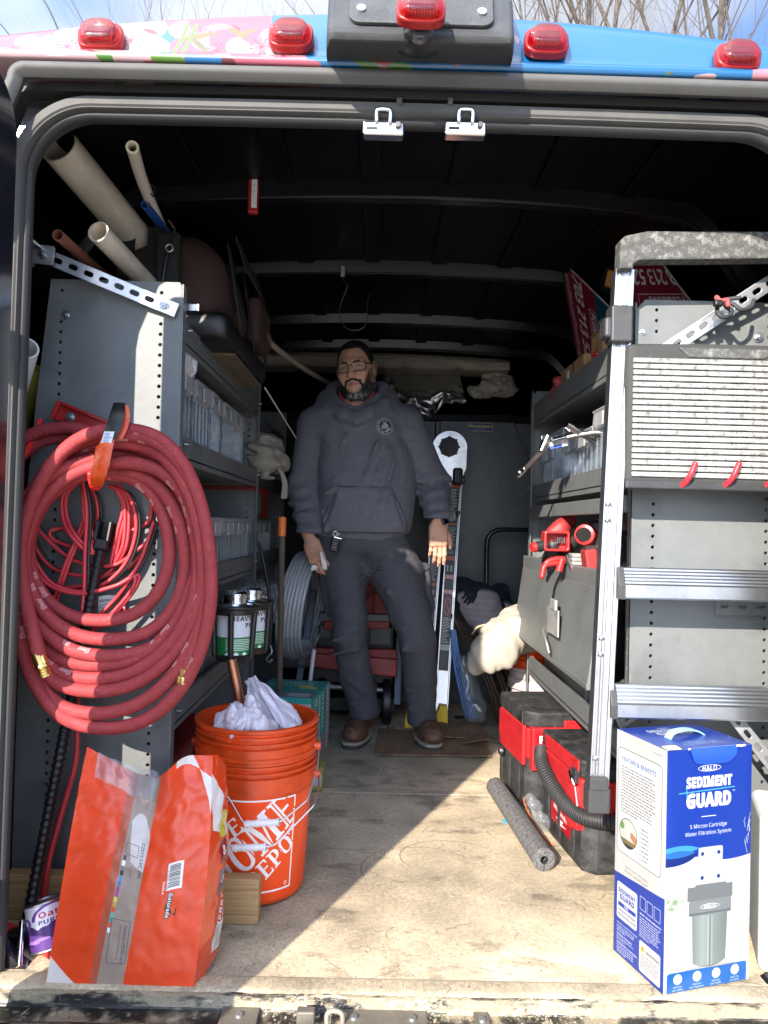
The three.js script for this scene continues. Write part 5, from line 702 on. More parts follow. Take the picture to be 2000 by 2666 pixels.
// buckets, one nested in the other
{
  const C = V(-0.305, 0.002, -0.415), prof = (rim, r0, r1, h) => { const rAt = (y) => lerp(r0, r1, y / h), p = [[0, 0.004], [r0 - 0.012, 0], [r0 - 0.003, 0.004], [rAt(0.01), 0.012], [rAt(h - 0.09), h - 0.09]]; const ring = (y, e) => p.push([rAt(y) + 0.0008, y - 0.003], [rAt(y) + e, y - 0.002], [rAt(y) + e, y + 0.003], [rAt(y) + 0.0008, y + 0.004]); p.push([rAt(h - 0.088) + 0.0105, h - 0.088], [rAt(h - 0.05) + 0.0085, h - 0.05], [rAt(h - 0.05) + 0.001, h - 0.048]); ring(h - 0.038, 0.009); ring(h - 0.022, 0.008); p.push([r1, h - 0.012], [r1 + 0.009, h - 0.008], [r1 + 0.0095, h], [r1 + 0.004, h + 0.002], [r1 - 0.003, h], [r1 - 0.004, h - 0.02], [r0 - 0.006, 0.01], [0, 0.012]); return p; };
  const outer = thing('bucket', 'lower orange store bucket with white square lettering beside the orange drink pack', 'bucket', C, 0, 'orange buckets nested in each other');
  const lg = canvas(2048, 512, (g) => {
    g.fillStyle = '#fff'; g.clearRect(0, 0, 2048, 512); g.save(); g.translate(1024, 256); g.fillStyle = '#f2ece8'; g.strokeStyle = '#f2ece8'; g.lineWidth = 9; g.strokeRect(-235, -235, 470, 470); g.beginPath(); g.rect(-235, -235, 470, 470); g.clip(); g.rotate(-0.73); g.textAlign = 'center'; g.font = '900 120px serif';
    g.save(); g.scale(1.15, 1); g.font = 'bold 118px serif'; g.fillText('THE', -96, -98); g.restore(); g.save(); g.scale(1.0, 1.2); g.font = 'bold 212px serif'; g.fillText('HOME', 2, 62, 590); g.restore(); g.save(); g.font = 'bold 124px serif'; g.scale(1.0, 1.05); g.fillText('DEPOT', 52, 172, 400); g.restore();
    g.restore(); g.globalCompositeOperation = 'destination-out'; g.restore(); g.save(); g.translate(1024, 256); g.rotate(-0.73); g.fillStyle = '#000'; for (const x of [-262, -150, -22, 86, 214, 290]) g.fillRect(x - 4, -100, 7, 180); for (const x of [-66, 8, 96, 170]) g.fillRect(x, 84, 5, 110); for (const x of [-150, -82]) g.fillRect(x, -190, 5, 95); g.restore(); g.globalCompositeOperation = 'source-over'; g.save(); g.translate(1024, 256); g.fillStyle = '#f2ece8'; g.font = '30px sans-serif'; g.fillText('®', 190, 222); g.restore();
  });
  const printed = canvas(2048, 512, (g) => { g.fillStyle = '#ee4a12'; g.fillRect(0, 0, 2048, 512); const d = g.getImageData(0, 0, 2048, 512); for (let i = 0; i < d.data.length; i += 4) { const k = 0.95 + 0.09 * N3[((i >> 2) * 7) % 65536] + 0.03 * (rnd() - 0.5); d.data[i + 1] *= k; d.data[i] = clamp(d.data[i] * k, 0, 255); } g.putImageData(d, 0, 0); g.drawImage(lg, 0, 0); for (let i = 0; i < 40; i++) { g.strokeStyle = `rgba(250,190,160,${rr(0.1, 0.35)})`; g.lineWidth = rr(0.5, 1.5); const x = rnd() * 2048, y = rnd() * 512; g.beginPath(); g.moveTo(x, y); g.lineTo(x + rr(-30, 30), y + rr(-40, 40)); g.stroke(); } });
  const H = 0.37, r0 = 0.13, r1 = 0.151, mo = std([0.86, 0.085, 0.012], 0.36, 0, { map: tMot });
  partW('shell', lathe(prof(1, r0, r1, H), 72).translate(C.x, C.y, C.z), mo, outer);
  const bodyA = (H - 0.1), sk = grid(96, 6, (u, v) => { const a = u * Math.PI * 2 + Math.PI, y = lerp(0.016, bodyA, v), r = lerp(r0, r1, y / H) + 0.0009; return V(C.x + Math.sin(a) * r, C.y + y, C.z + Math.cos(a) * r); }, (u, v) => [u, v]);
  // the square is as wide as it is tall: 0.5 of the strip height in metres
  const bu = sk.attributes.uv; for (let i = 0; i < bu.count; i++) { const u = bu.getX(i) - 0.5, v = bu.getY(i); const s = u * 2 * Math.PI * 0.14 - 0.017; bu.setXY(i, 0.5 + (s + 0.0) / (0.235 * 4), (v - 0.5) * 1.02 + 0.46); }
  partW('printed_body', sk, std([0.98, 0.98, 0.98], 0.36, 0, { map: (() => { const t = tex(printed, { wrap: false }); return t; })() }), outer);
  const inner = thing('bucket', 'upper orange bucket nested in the lettered one, holding a copper pipe and plastic bags', 'bucket', V(C.x, 0.073, C.z), 0, 'orange buckets nested in each other');
  partW('shell', lathe(prof(1, r0 - 0.004, r1 + 0.001, H), 72).translate(C.x, 0.073, C.z), mo, inner);
  const wire = std([0.6, 0.6, 0.62], 0.35, 1), grip = std([0.72, 0.68, 0.68], 0.4);
  const handle = (o, y, right, gl, gr) => {
    const R2 = V(C.x + 0.166, y, C.z + 0.02), L2 = V(C.x - 0.166, y, C.z - 0.0);
    partW('handle_ear', merge(rod(V(R2.x - 0.016, y, R2.z), V(R2.x + 0.004, y, R2.z), 0.011, 0.009, 14), rod(V(L2.x + 0.016, y, L2.z), V(L2.x - 0.004, y, L2.z), 0.011, 0.009, 14)), mo, o);
    const pts = [R2, ...right, gr, gl, V(gl.x - 0.05, gl.y + 0.055, gl.z - 0.03), V(C.x - 0.15, lerp(gl.y, y, 0.45), C.z + 0.10), V(C.x - 0.168, lerp(gl.y, y, 0.75), C.z + 0.05), L2];
    partW('handle', tube(pts, 0.0022, 120, 8, false, 0.15), wire, o); const d = gr.clone().sub(gl); partW('grip', merge(rod(gl, gr, 0.0078, 0.0078, 14), ...[0.06, 0.33, 0.66, 0.94].map((t) => { const p = gl.clone().addScaledVector(d, t), q = gl.clone().addScaledVector(d, t + 0.06); return rod(p, q, 0.0092, 0.0092, 14); })), grip, o);
  };
  handle(inner, 0.073 + H - 0.07, [at(826, 2000, 1.94), at(800, 2082, 1.87)], at(638, 2146, 1.83), at(728, 2140, 1.82));
  handle(outer, H - 0.07, [at(830, 2050, 1.93), at(816, 2098, 1.88), at(720, 2196, 1.82)], at(606, 2208, 1.82), at(694, 2205, 1.81));
  solo('copper_offcut', pipe(at(603, 1717, 2.05), at(645, 1925, 2.05), 0.0135, 0.0015, 28), M.copper, 'copper pipe offcut standing in the top orange bucket', 'pipe');
  const bagM = new THREE.MeshPhysicalMaterial({ color: 0xe9e2ea, roughness: 0.42, transmission: 0.35, thickness: 0, side: THREE.DoubleSide });
  const wr = (x, y, z, f) => { const a = ns(x * f, y * f * 0.6, z * f), b = ns(x * f * 2.3 + 3, y * f * 1.3, z * f * 2.3); return -0.042 * crumple(x, y * 0.6, z, f); };
  const sheetBag = (name, label, path, w, pl, th) => { const c = new THREE.CatmullRomCurve3(path.map((q) => at(...q))); return solo(name, slab(36, 40, (u, v) => { const q = c.getPoint(v), t = c.getTangent(v), wv = w(v), s = (u - 0.5) * wv, fold = pl * (Math.sin(u * 19 + 2.5 * Math.sin(v * 5) + th) * 0.6 + Math.sin(u * 41 - v * 9 + th) * 0.25) * (0.35 + v * (1 - v) * 2.6) + 0.012 * ns(u * 4, v * 4, th); return V(q.x + s * (0.92 - 0.3 * Math.abs(t.x)), q.y + s * -0.35 * Math.sign(t.x || 1) + 0.01 * ns(u * 9, v * 5, th + 3), q.z + fold + 0.5 * (u - 0.5) ** 2 * -0.12); }, 0.0012), bagM, label, 'plastic bag'); };
  const bag1 = [[645, 1772, 2.04, 0.012], [664, 1795, 2.02, 0.024], [684, 1830, 2.0, 0.026], [708, 1862, 1.98, 0.03], [742, 1885, 1.98, 0.024], [722, 1915, 2.0, 0.04]].map(([x, y, d, r]) => [at(x, y, d), r]);
  const blob = (B, f) => (x, y, z) => { let s = 9; for (let i = 0; i < B.length; i++) { const [p, r] = B[i], [q, r2] = B[Math.min(i + 1, B.length - 1)]; s = smin(s, i === B.length - 1 ? len(x - p.x, y - p.y, z - p.z) - r : cap(x, y, z, p, q, r, r2), 0.03); } return s * 0.9 + wr(x, y, z, f); };
  const bb = (B, m = 0.09) => { const b3 = new THREE.Box3(); B.forEach(([p, r]) => b3.expandByPoint(p)); return [b3.min.subScalar(m).toArray(), b3.max.addScalar(m).toArray()]; };
  sheetBag('plastic_bag', 'tall crumpled white plastic bag sticking out of the top orange bucket', [[742, 1915, 1.97], [722, 1880, 1.98], [690, 1835, 2.0], [664, 1795, 2.02], [648, 1768, 2.04]], (v) => 0.11 - 0.045 * v + 0.03 * Math.sin(v * 5), 0.02, 1.3);
  sheetBag('plastic_bag', 'second fold of white plastic bag leaning right inside the top orange bucket', [[745, 1915, 1.99], [748, 1880, 2.01], [735, 1850, 2.03], [712, 1828, 2.05]], (v) => 0.085 - 0.03 * v, 0.018, 4.1);
  const bag2 = [[590, 1893, 1.95, 0.03], [630, 1885, 1.93, 0.042], [670, 1898, 1.92, 0.03]].map(([x, y, d, r]) => [at(x, y, d), r]);
  solo('plastic_bag', sn(blob(bag2, 20), ...bb(bag2), 0.0055), bagM, 'low crumpled white plastic bag at the front inside the top orange bucket', 'plastic bag');
}
// printed carton helper: a box with a picture on each named face
function carton(o, name, w, h, d, faces, side, r = 0.002) {   // local: centred in x and z, base at 0
  const f = { front: [w, h, V(0, h / 2, d / 2), 0, 0], back: [w, h, V(0, h / 2, -d / 2), Math.PI, 0], left: [d, h, V(-w / 2, h / 2, 0), -Math.PI / 2, 0], right: [d, h, V(w / 2, h / 2, 0), Math.PI / 2, 0], top: [w, d, V(0, h, 0), 0, -Math.PI / 2] };
  part(name, bx(w - 0.001, h - 0.001, d - 0.001, 0, h / 2, 0, r), side, o);
  for (const [k, [a, b, c, ry, rx]] of Object.entries(f)) { if (!faces[k]) continue; const n = 24, g = grid(n, n, (u, v) => { const e = Math.min(u, 1 - u, v, 1 - v); return V((u - 0.5) * a * 0.998, (v - 0.5) * b * 0.998, 0.0008 * smoothstep(e, 0, 0.03) + 0.0016 * fbm(u * 3 + c.x * 9, v * 3 + c.y, ry + rx, 3) * smoothstep(e, 0, 0.1)); }); g.rotateX(rx).rotateY(ry).translate(c.x, c.y, c.z); part(k + '_face', g, faces[k], o); }
}
const para = (g, x, y, w, n, lh, h, c) => { g.fillStyle = c; for (let i = 0; i < n; i++) { let p = 0; const lim = w * (i === n - 1 ? 0.5 : rr(0.86, 1)); while (p < lim) { const t = Math.min(rr(h * 1.2, h * 5), lim - p); g.fillRect(x + p, y + i * lh, t, h); p += t + h * 0.8; } } };
// liner box
{
  const a = onY(822, 2012), c = onY(866, 1996), z0 = V(-0.216, 0, -1.39), o = thing('liner_box', 'teal and grey carton of drum liners behind the orange buckets', 'carton', [-0.345, 0, -1.555], -0.16);
  const fr = picture(320, 256, (g) => { g.fillStyle = '#b9b6b2'; g.fillRect(0, 0, 320, 256); g.fillStyle = '#d5d2cd'; g.fillRect(0, 60, 320, 150); g.fillStyle = '#2f9d97'; g.fillRect(0, 0, 320, 22); g.strokeStyle = '#8d8a86'; g.lineWidth = 2; g.strokeRect(60, 62, 96, 130); g.beginPath(); g.moveTo(320, 0); g.lineTo(230, 110); g.stroke(); });
  const rt = picture(256, 256, (g) => { g.fillStyle = '#2f9c95'; g.fillRect(0, 0, 256, 256); g.fillStyle = '#8d8f8f'; g.fillRect(0, 176, 256, 80); g.fillStyle = '#a3a4a2'; g.fillRect(200, 0, 56, 256); g.save(); g.translate(142, 14); g.rotate(Math.PI / 2); g.fillStyle = '#f0f2f0'; g.font = 'bold 34px sans-serif'; g.fillText('ULTRASAC', 0, 0, 150); g.fillText('DRUM LINERS', 0, 46, 190); g.fillText('55', 0, 88); g.font = '13px sans-serif'; g.fillText('GALLON', 46, 88); for (let i = 0; i < 3; i++) g.fillText('HEAVY DUTY CONTRACTOR', 0, 106 + i * 0, 120); g.fillStyle = '#d8d23a'; g.beginPath(); g.ellipse(190, 20, 20, 15, 0, 0, 7); g.fill(); g.fillStyle = '#eee'; g.font = 'bold 30px sans-serif'; g.fillText('50', 196, 96); g.restore(); g.fillStyle = '#e9ece9'; for (let i = 0; i < 16; i++) g.fillRect(214, 10 + i * 15, 8, 10); });
  const tp = picture(320, 320, (g) => { g.fillStyle = '#3a9d97'; g.fillRect(0, 0, 320, 320); g.fillStyle = '#7d807f'; g.fillRect(0, 230, 320, 90); g.fillStyle = '#d8d23a'; g.fillRect(200, 120, 90, 40); g.fillStyle = '#d9dcda'; g.save(); g.translate(260, 90); g.rotate(Math.PI); g.font = 'bold 40px sans-serif'; g.fillText('DRUM LINERS', 0, 0, 230); g.fillText('ULTRASAC', 0, 46, 220); g.restore(); g.fillStyle = '#c3c5c3'; g.fillRect(190, 245, 110, 60); });
  const pm = (t) => std([0.92, 0.92, 0.92], 0.5, 0, { map: t });
  carton(o, 'carton_body', 0.26, 0.272, 0.33, { front: pm(fr), right: pm(rt), top: pm(tp) }, std([0.45, 0.45, 0.44], 0.6));
  const ys = onY(838, 2062); const yb = thing('yellow_sponge', 'yellow sponge pack on the floor behind the orange buckets', 'sponge', [-0.205, 0, -1.16]); part('pack', sn((x, y, z) => rbox(x, y - 0.045, z, 0.034, 0.045, 0.05, 0.014) + 0.004 * ns(x * 40, y * 40, z * 40), [-0.05, -0.01, -0.07], [0.05, 0.11, 0.07], 0.007), std([0.42, 0.38, 0.1], 0.7, 0, { map: tMot }), yb); part('label', bx(0.03, 0.04, 0.002, 0.012, 0.045, 0.05, 0.0005), std([0.4, 0.42, 0.44], 0.4), yb);
}
// flattened cardboard
{
  const cm = std([0.3, 0.19, 0.11], 0.85, 0, { map: tW(tint(256, { mottle: 0.2, grain: 0.12, dirt: 0.1 }), 0.3), bumpMap: tW(canvas(64, 64, (g) => { g.fillStyle = '#888'; g.fillRect(0, 0, 64, 64); for (let i = 0; i < 8; i++) { g.fillStyle = '#aaa'; g.fillRect(0, i * 8, 64, 3); } }), 0.05, false), bumpScale: 0.0006 });
  const q = [[975, 1970], [1278, 1974], [1268, 1925], [975, 1895]].map(([x, y]) => onY(x, y));
  const sh = (A, B, C, D, lift, t = 0.004) => slab(24, 8, (u, v) => { const a = A.clone().lerp(B, u), b = D.clone().lerp(C, u), p = a.lerp(b, v); p.y = 0.006 + lift(u, v) + 0.003 * ns(p.x * 12, p.z * 12); return p; }, t, (u, v) => [u * 0.5, v * 0.2]);
  const cb = thing('cardboard', 'flattened torn brown cardboard sheet on the floor under the man', 'cardboard', [0.25, 0, -1.62]);
  partW('sheet', sh(q[0], q[1], onY(1262, 1920), onY(985, 1900), (u, v) => 0.004), cm, cb);
  partW('flap', sh(onY(1115, 1930), onY(1262, 1935), onY(1245, 1890), onY(1120, 1893), (u, v) => 0.016 + 0.022 * u * v + 0.012 * Math.sin(u * 9) * v), cm, cb);
  partW('flap', sh(onY(1205, 1945), onY(1275, 1962), onY(1262, 1928), onY(1215, 1925), (u, v) => 0.012 + 0.05 * u * (1 - v) * 0.5 + 0.02 * u), cm, cb);
}
// foam pipe insulation
{
  const a = onY(1289, 2046, 0.032), b = onY(1418, 2240, 0.032), dir = b.clone().sub(a).normalize(), o = thing('foam_tube', 'grey foam pipe insulation tube lying on the floor', 'foam tube', [a.x, 0, (a.z + b.z) / 2]);
  const fm = std([0.3, 0.295, 0.29], 0.9, 0, { map: tW(tint(256, { mottle: 0.2, grain: 0.75 }), 0.12), bumpMap: tW(tint(256, { mottle: 0.1, grain: 1 }), 0.06, false), bumpScale: 0.002 });
  const L = a.distanceTo(b), q = new THREE.Quaternion().setFromUnitVectors(V(0, 1, 0), dir), mk = (p, uvs) => boxUV(lathe(p, 40)).applyQuaternion(q).translate(a.x, a.y, a.z);
  const pr = [[0.010, L - 0.03], [0.0105, L - 0.002], [0.013, L], [0.028, L], [0.0315, L - 0.004]]; for (let i = 12; i >= 0; i--) pr.push([0.032 + 0.0006 * ns(i * 3, 2), (L - 0.008) * i / 12 + 0.004]); pr.push([0.027, 0], [0.01, 0], [0, 0.03]);
  partW('foam', mk(pr), fm, o); partW('bore', lathe([[0, L - 0.04], [0.0102, L - 0.04], [0.0102, L - 0.001]], 24).applyQuaternion(q).translate(a.x, a.y, a.z), std([0.015, 0.015, 0.015], 0.9), o);
  partW('slit', merge(bx(0.002, 0.001, 0.018, 0, L + 0.0004, 0.02, 0)).applyQuaternion(q).translate(a.x, a.y, a.z), std([0.02, 0.02, 0.02], 0.9), o);
}
// the two red and black vacuums
{
  const T = 0.115, turn = T;
  const blk = std([0.13, 0.13, 0.132], 0.62, 0, { map: tW(tint(512, { mottle: 0.9, grain: 0.3, specks: 1200, speckTone: 0.95, scratches: 220, scratchTone: 235, dirt: 0.15, rgb: [0.62, 0.62, 0.62] }), 0.3), bumpMap: bFine, bumpScale: 0.0004 }), red = std([0.56, 0.02, 0.025], 0.4, 0, { map: tW(tint(256, { mottle: 0.15, grain: 0.1, specks: 260, speckTone: 0.9, scratches: 26 }), 0.3) });
  const hoseM = std([0.03, 0.03, 0.031], 0.55, 0, { map: tPlas });
  const W = 0.42, D = 0.35, H = 0.3;
  function vac(name, label, base, w, d, h, front) {
    const o = thing(name, label, 'vacuum', base, turn, 'red and black portable vacuums');
    // local: left face at x = 0, front face at z = 0, towards +x and -z
    const ch = 0.035, out = (e = 0) => poly([[ch - e * 0.4, e], [w + e, e], [w + e, -d - e], [-e, -d - e], [-e, -ch + e * 0.4]].map(([x, z]) => [x, -z]));
    const ext = (e, y0, y1, b) => { const g = ex(out(e), y1 - y0, b); return g.rotateX(-Math.PI / 2).translate(0, y0, 0); };
    part('lower_body', ext(0, 0.01, h * 0.56, 0.008), blk, o); part('base', ext(-0.006, 0, 0.03, 0.006), blk, o);
    for (const z of [-0.09, -0.2, -0.3]) part('side_rib', bl(-0.005, 0.01, 0.02, h * 0.52, z - 0.012, z + 0.012, 0.004), blk, o);
    part('red_band', ext(0.004, h * 0.54, h * 0.8, 0.008), red, o); part('upper_body', ext(-0.012, h * 0.78, h * 0.86, 0.004), blk, o);
    part('lid', ext(0.002, h * 0.86, h * 0.97, 0.01), blk, o);
    for (let i = 0; i < 5; i++) for (let j = 0; j < 3; j++) part('lid_cleat', bl(0.03 + i * (w - 0.06) / 5, 0.03 + (i + 0.78) * (w - 0.06) / 5, h * 0.965, h * 0.965 + 0.012, -0.04 - j * (d - 0.05) / 3, -0.04 - (j + 0.72) * (d - 0.05) / 3, 0.005), blk, o);
    part('lid_edge', merge(bl(-0.006, 0.014, h * 0.84, h * 0.975, -0.05, -d + 0.03, 0.004)), front ? red : blk, o);
    return o;
  }
  const v1 = vac('portable_vacuum', 'farther red and black portable vacuum with worn lid by the shelving', [0.522, 0, -0.965], 0.4, 0.33, 0.335, false);
  part('red_side', bl(-0.012, 0.004, 0.15, 0.285, -0.02, -0.3, 0.006), red, v1); part('red_front', bl(0.012, 0.3, 0.14, 0.285, -0.02, 0.012, 0.006), red, v1);
  const fl = picture(256, 128, (g) => { g.fillStyle = '#b3131c'; g.fillRect(0, 0, 256, 128); g.fillStyle = '#eee'; g.font = 'bold 64px sans-serif'; g.save(); g.scale(1.3, 1); g.fillText('FUEL', 8, 66); g.font = 'bold 26px monospace'; g.fillText('BRUSHLESS', 8, 104, 170); g.restore(); });
  part('badge', slab(1, 1, (u, v) => V(0.024 + u * 0.17, 0.2 + v * 0.07, 0.0145), 0.002), std([0.9, 0.9, 0.9], 0.4, 0, { map: fl }), v1);
  part('caster', merge(cy(0.014, 0.014, 0.012, 18).rotateZ(Math.PI / 2).translate(-0.018, 0.13, -0.26)), M.zinc, v1);
  part('lid_latch', bl(0.12, 0.22, 0.27, 0.31, 0.006, 0.02, 0.005), red, v1);
  const v2 = vac('portable_vacuum', 'nearer red and black portable vacuum with a ribbed hose under the ladder foot', [0.592, 0, -0.5], 0.42, 0.36, 0.31, true);
  part('red_corner', merge(ex(poly([[0, 0], [0.075, -0.02], [0.09, 0.05], [0.085, 0.11], [0.02, 0.115], [-0.004, 0.06]]), 0.018, 0.004).rotateY(Math.PI / 2).translate(-0.012, 0.115, -0.03)), red, v2);
  const hp = [V(-0.012, 0.245, -0.345), V(-0.03, 0.225, -0.29), V(-0.034, 0.19, -0.18), V(-0.026, 0.168, -0.08), V(-0.004, 0.16, -0.01), V(0.05, 0.158, 0.022), V(0.2, 0.155, 0.03)], hc = new THREE.CatmullRomCurve3(hp), rings = [];
  part('hose', new THREE.TubeGeometry(hc, 90, 0.019, 14), hoseM, v2);
  const N = 62, tor = new THREE.TorusGeometry(0.0195, 0.0028, 6, 18); for (let i = 0; i <= N; i++) { const p = hc.getPoint(i / N), t = hc.getTangent(i / N), g = tor.clone().applyQuaternion(new THREE.Quaternion().setFromUnitVectors(V(0, 0, 1), t)); rings.push(g.translate(p.x, p.y, p.z)); }
  const hr = part('hose_rib', merge(rings), hoseM, v2); hr.userData.kind = 'stuff';
  part('lid_latch', merge(bl(-0.014, 0.004, 0.235, 0.275, -0.09, -0.05, 0.004)), blk, v2); part('latch_pin', capped([V(-0.016, 0.262, -0.085), V(-0.02, 0.25, -0.06), V(-0.016, 0.235, -0.05)], 0.005, 20, 8), M.chrome, v2);
  const mk = picture(256, 128, (g) => { g.fillStyle = '#a3121c'; g.fillRect(0, 0, 256, 128); g.save(); g.translate(128, 62); g.scale(1.7, 1.2); g.fillStyle = '#f0e8e8'; g.font = 'italic bold 34px serif'; g.textAlign = 'center'; g.fillText('Milwaukee', 0, 0, 116); g.beginPath(); g.moveTo(-40, 30); g.lineTo(20, 12); g.lineTo(8, 32); g.lineTo(46, 26); g.lineTo(-30, 56); g.lineTo(-14, 34); g.fill(); g.restore(); });
  part('badge', slab(4, 4, (u, v) => { const z = -0.27 + u * 0.17; return V(-0.0025, 0.05 + 0.085 * v - 0.03 * u * (v - 0.2) + 0.012 * (1 - u), z); }, 0.002), std([0.9, 0.9, 0.9], 0.4, 0, { map: mk }), v2);
  // small chips and grit on the boards
  { const gs = [], base = [0, 1, 2, 3].map(() => new THREE.IcosahedronGeometry(1, 0)); for (let i = 0; i < 260; i++) { const s = rr(0.0008, 0.0032), x = rr(-0.3, 0.6), z = rnd() < 0.5 ? rr(-0.25, 0.03) : rr(-1.5, 0.03); gs.push(base[i % 4].clone().scale(s * rr(1, 2.2), s * 0.6, s).rotateY(rnd() * 6).translate(x, 0.001, z)); } const c = solo('floor_grit', gs, std([0.3, 0.26, 0.2], 0.9), 'small chips and grit scattered over the floor boards', 'grit'); c.userData.kind = 'stuff'; }
  // scrap beside them
  const bg = onY(1398, 2130, 0.03); solo('plastic_scrap', sn((x, y, z) => cap(x, y, z, V(bg.x - 0.01, 0.07, bg.z - 0.05), V(bg.x + 0.02, 0.03, bg.z + 0.03), 0.022, 0.03) + 0.03 * Math.abs(ns(x * 22, y * 22, z * 22)) - 0.004, [bg.x - 0.08, 0, bg.z - 0.12], [bg.x + 0.1, 0.13, bg.z + 0.12], 0.007), M.film, 'crumpled clear plastic wrapping on the floor beside the nearer vacuum', 'plastic wrapping');
  solo('orange_wire', capped([onY(1362, 2035, 0.06), onY(1366, 2090, 0.03), onY(1395, 2150, 0.012), onY(1425, 2190, 0.008), onY(1440, 2200, 0.006)], 0.003, 50, 8), std([0.5, 0.14, 0.04], 0.5), 'thin orange wire on the floor beside the vacuums', 'wire');
  const tp = onY(1320, 2141); solo('blue_tape', slab(2, 2, (u, v) => V(tp.x + (u - 0.5) * 0.03, 0.004, tp.z + (v - 0.5) * 0.03 + u * 0.01), 0.001), std([0.1, 0.4, 0.55], 0.5), 'scrap of blue tape on the floor beside the foam tube', 'tape');
  const gl = onY(1018, 1898); solo('bottle_cap', merge(cy(0.02, 0.02, 0.006, 24).translate(gl.x, 0.006, gl.z)), M.clear, 'small clear plastic lid on the floor beside the left boot', 'lid');
  const zs = onY(1340, 1900, 0.1);
}
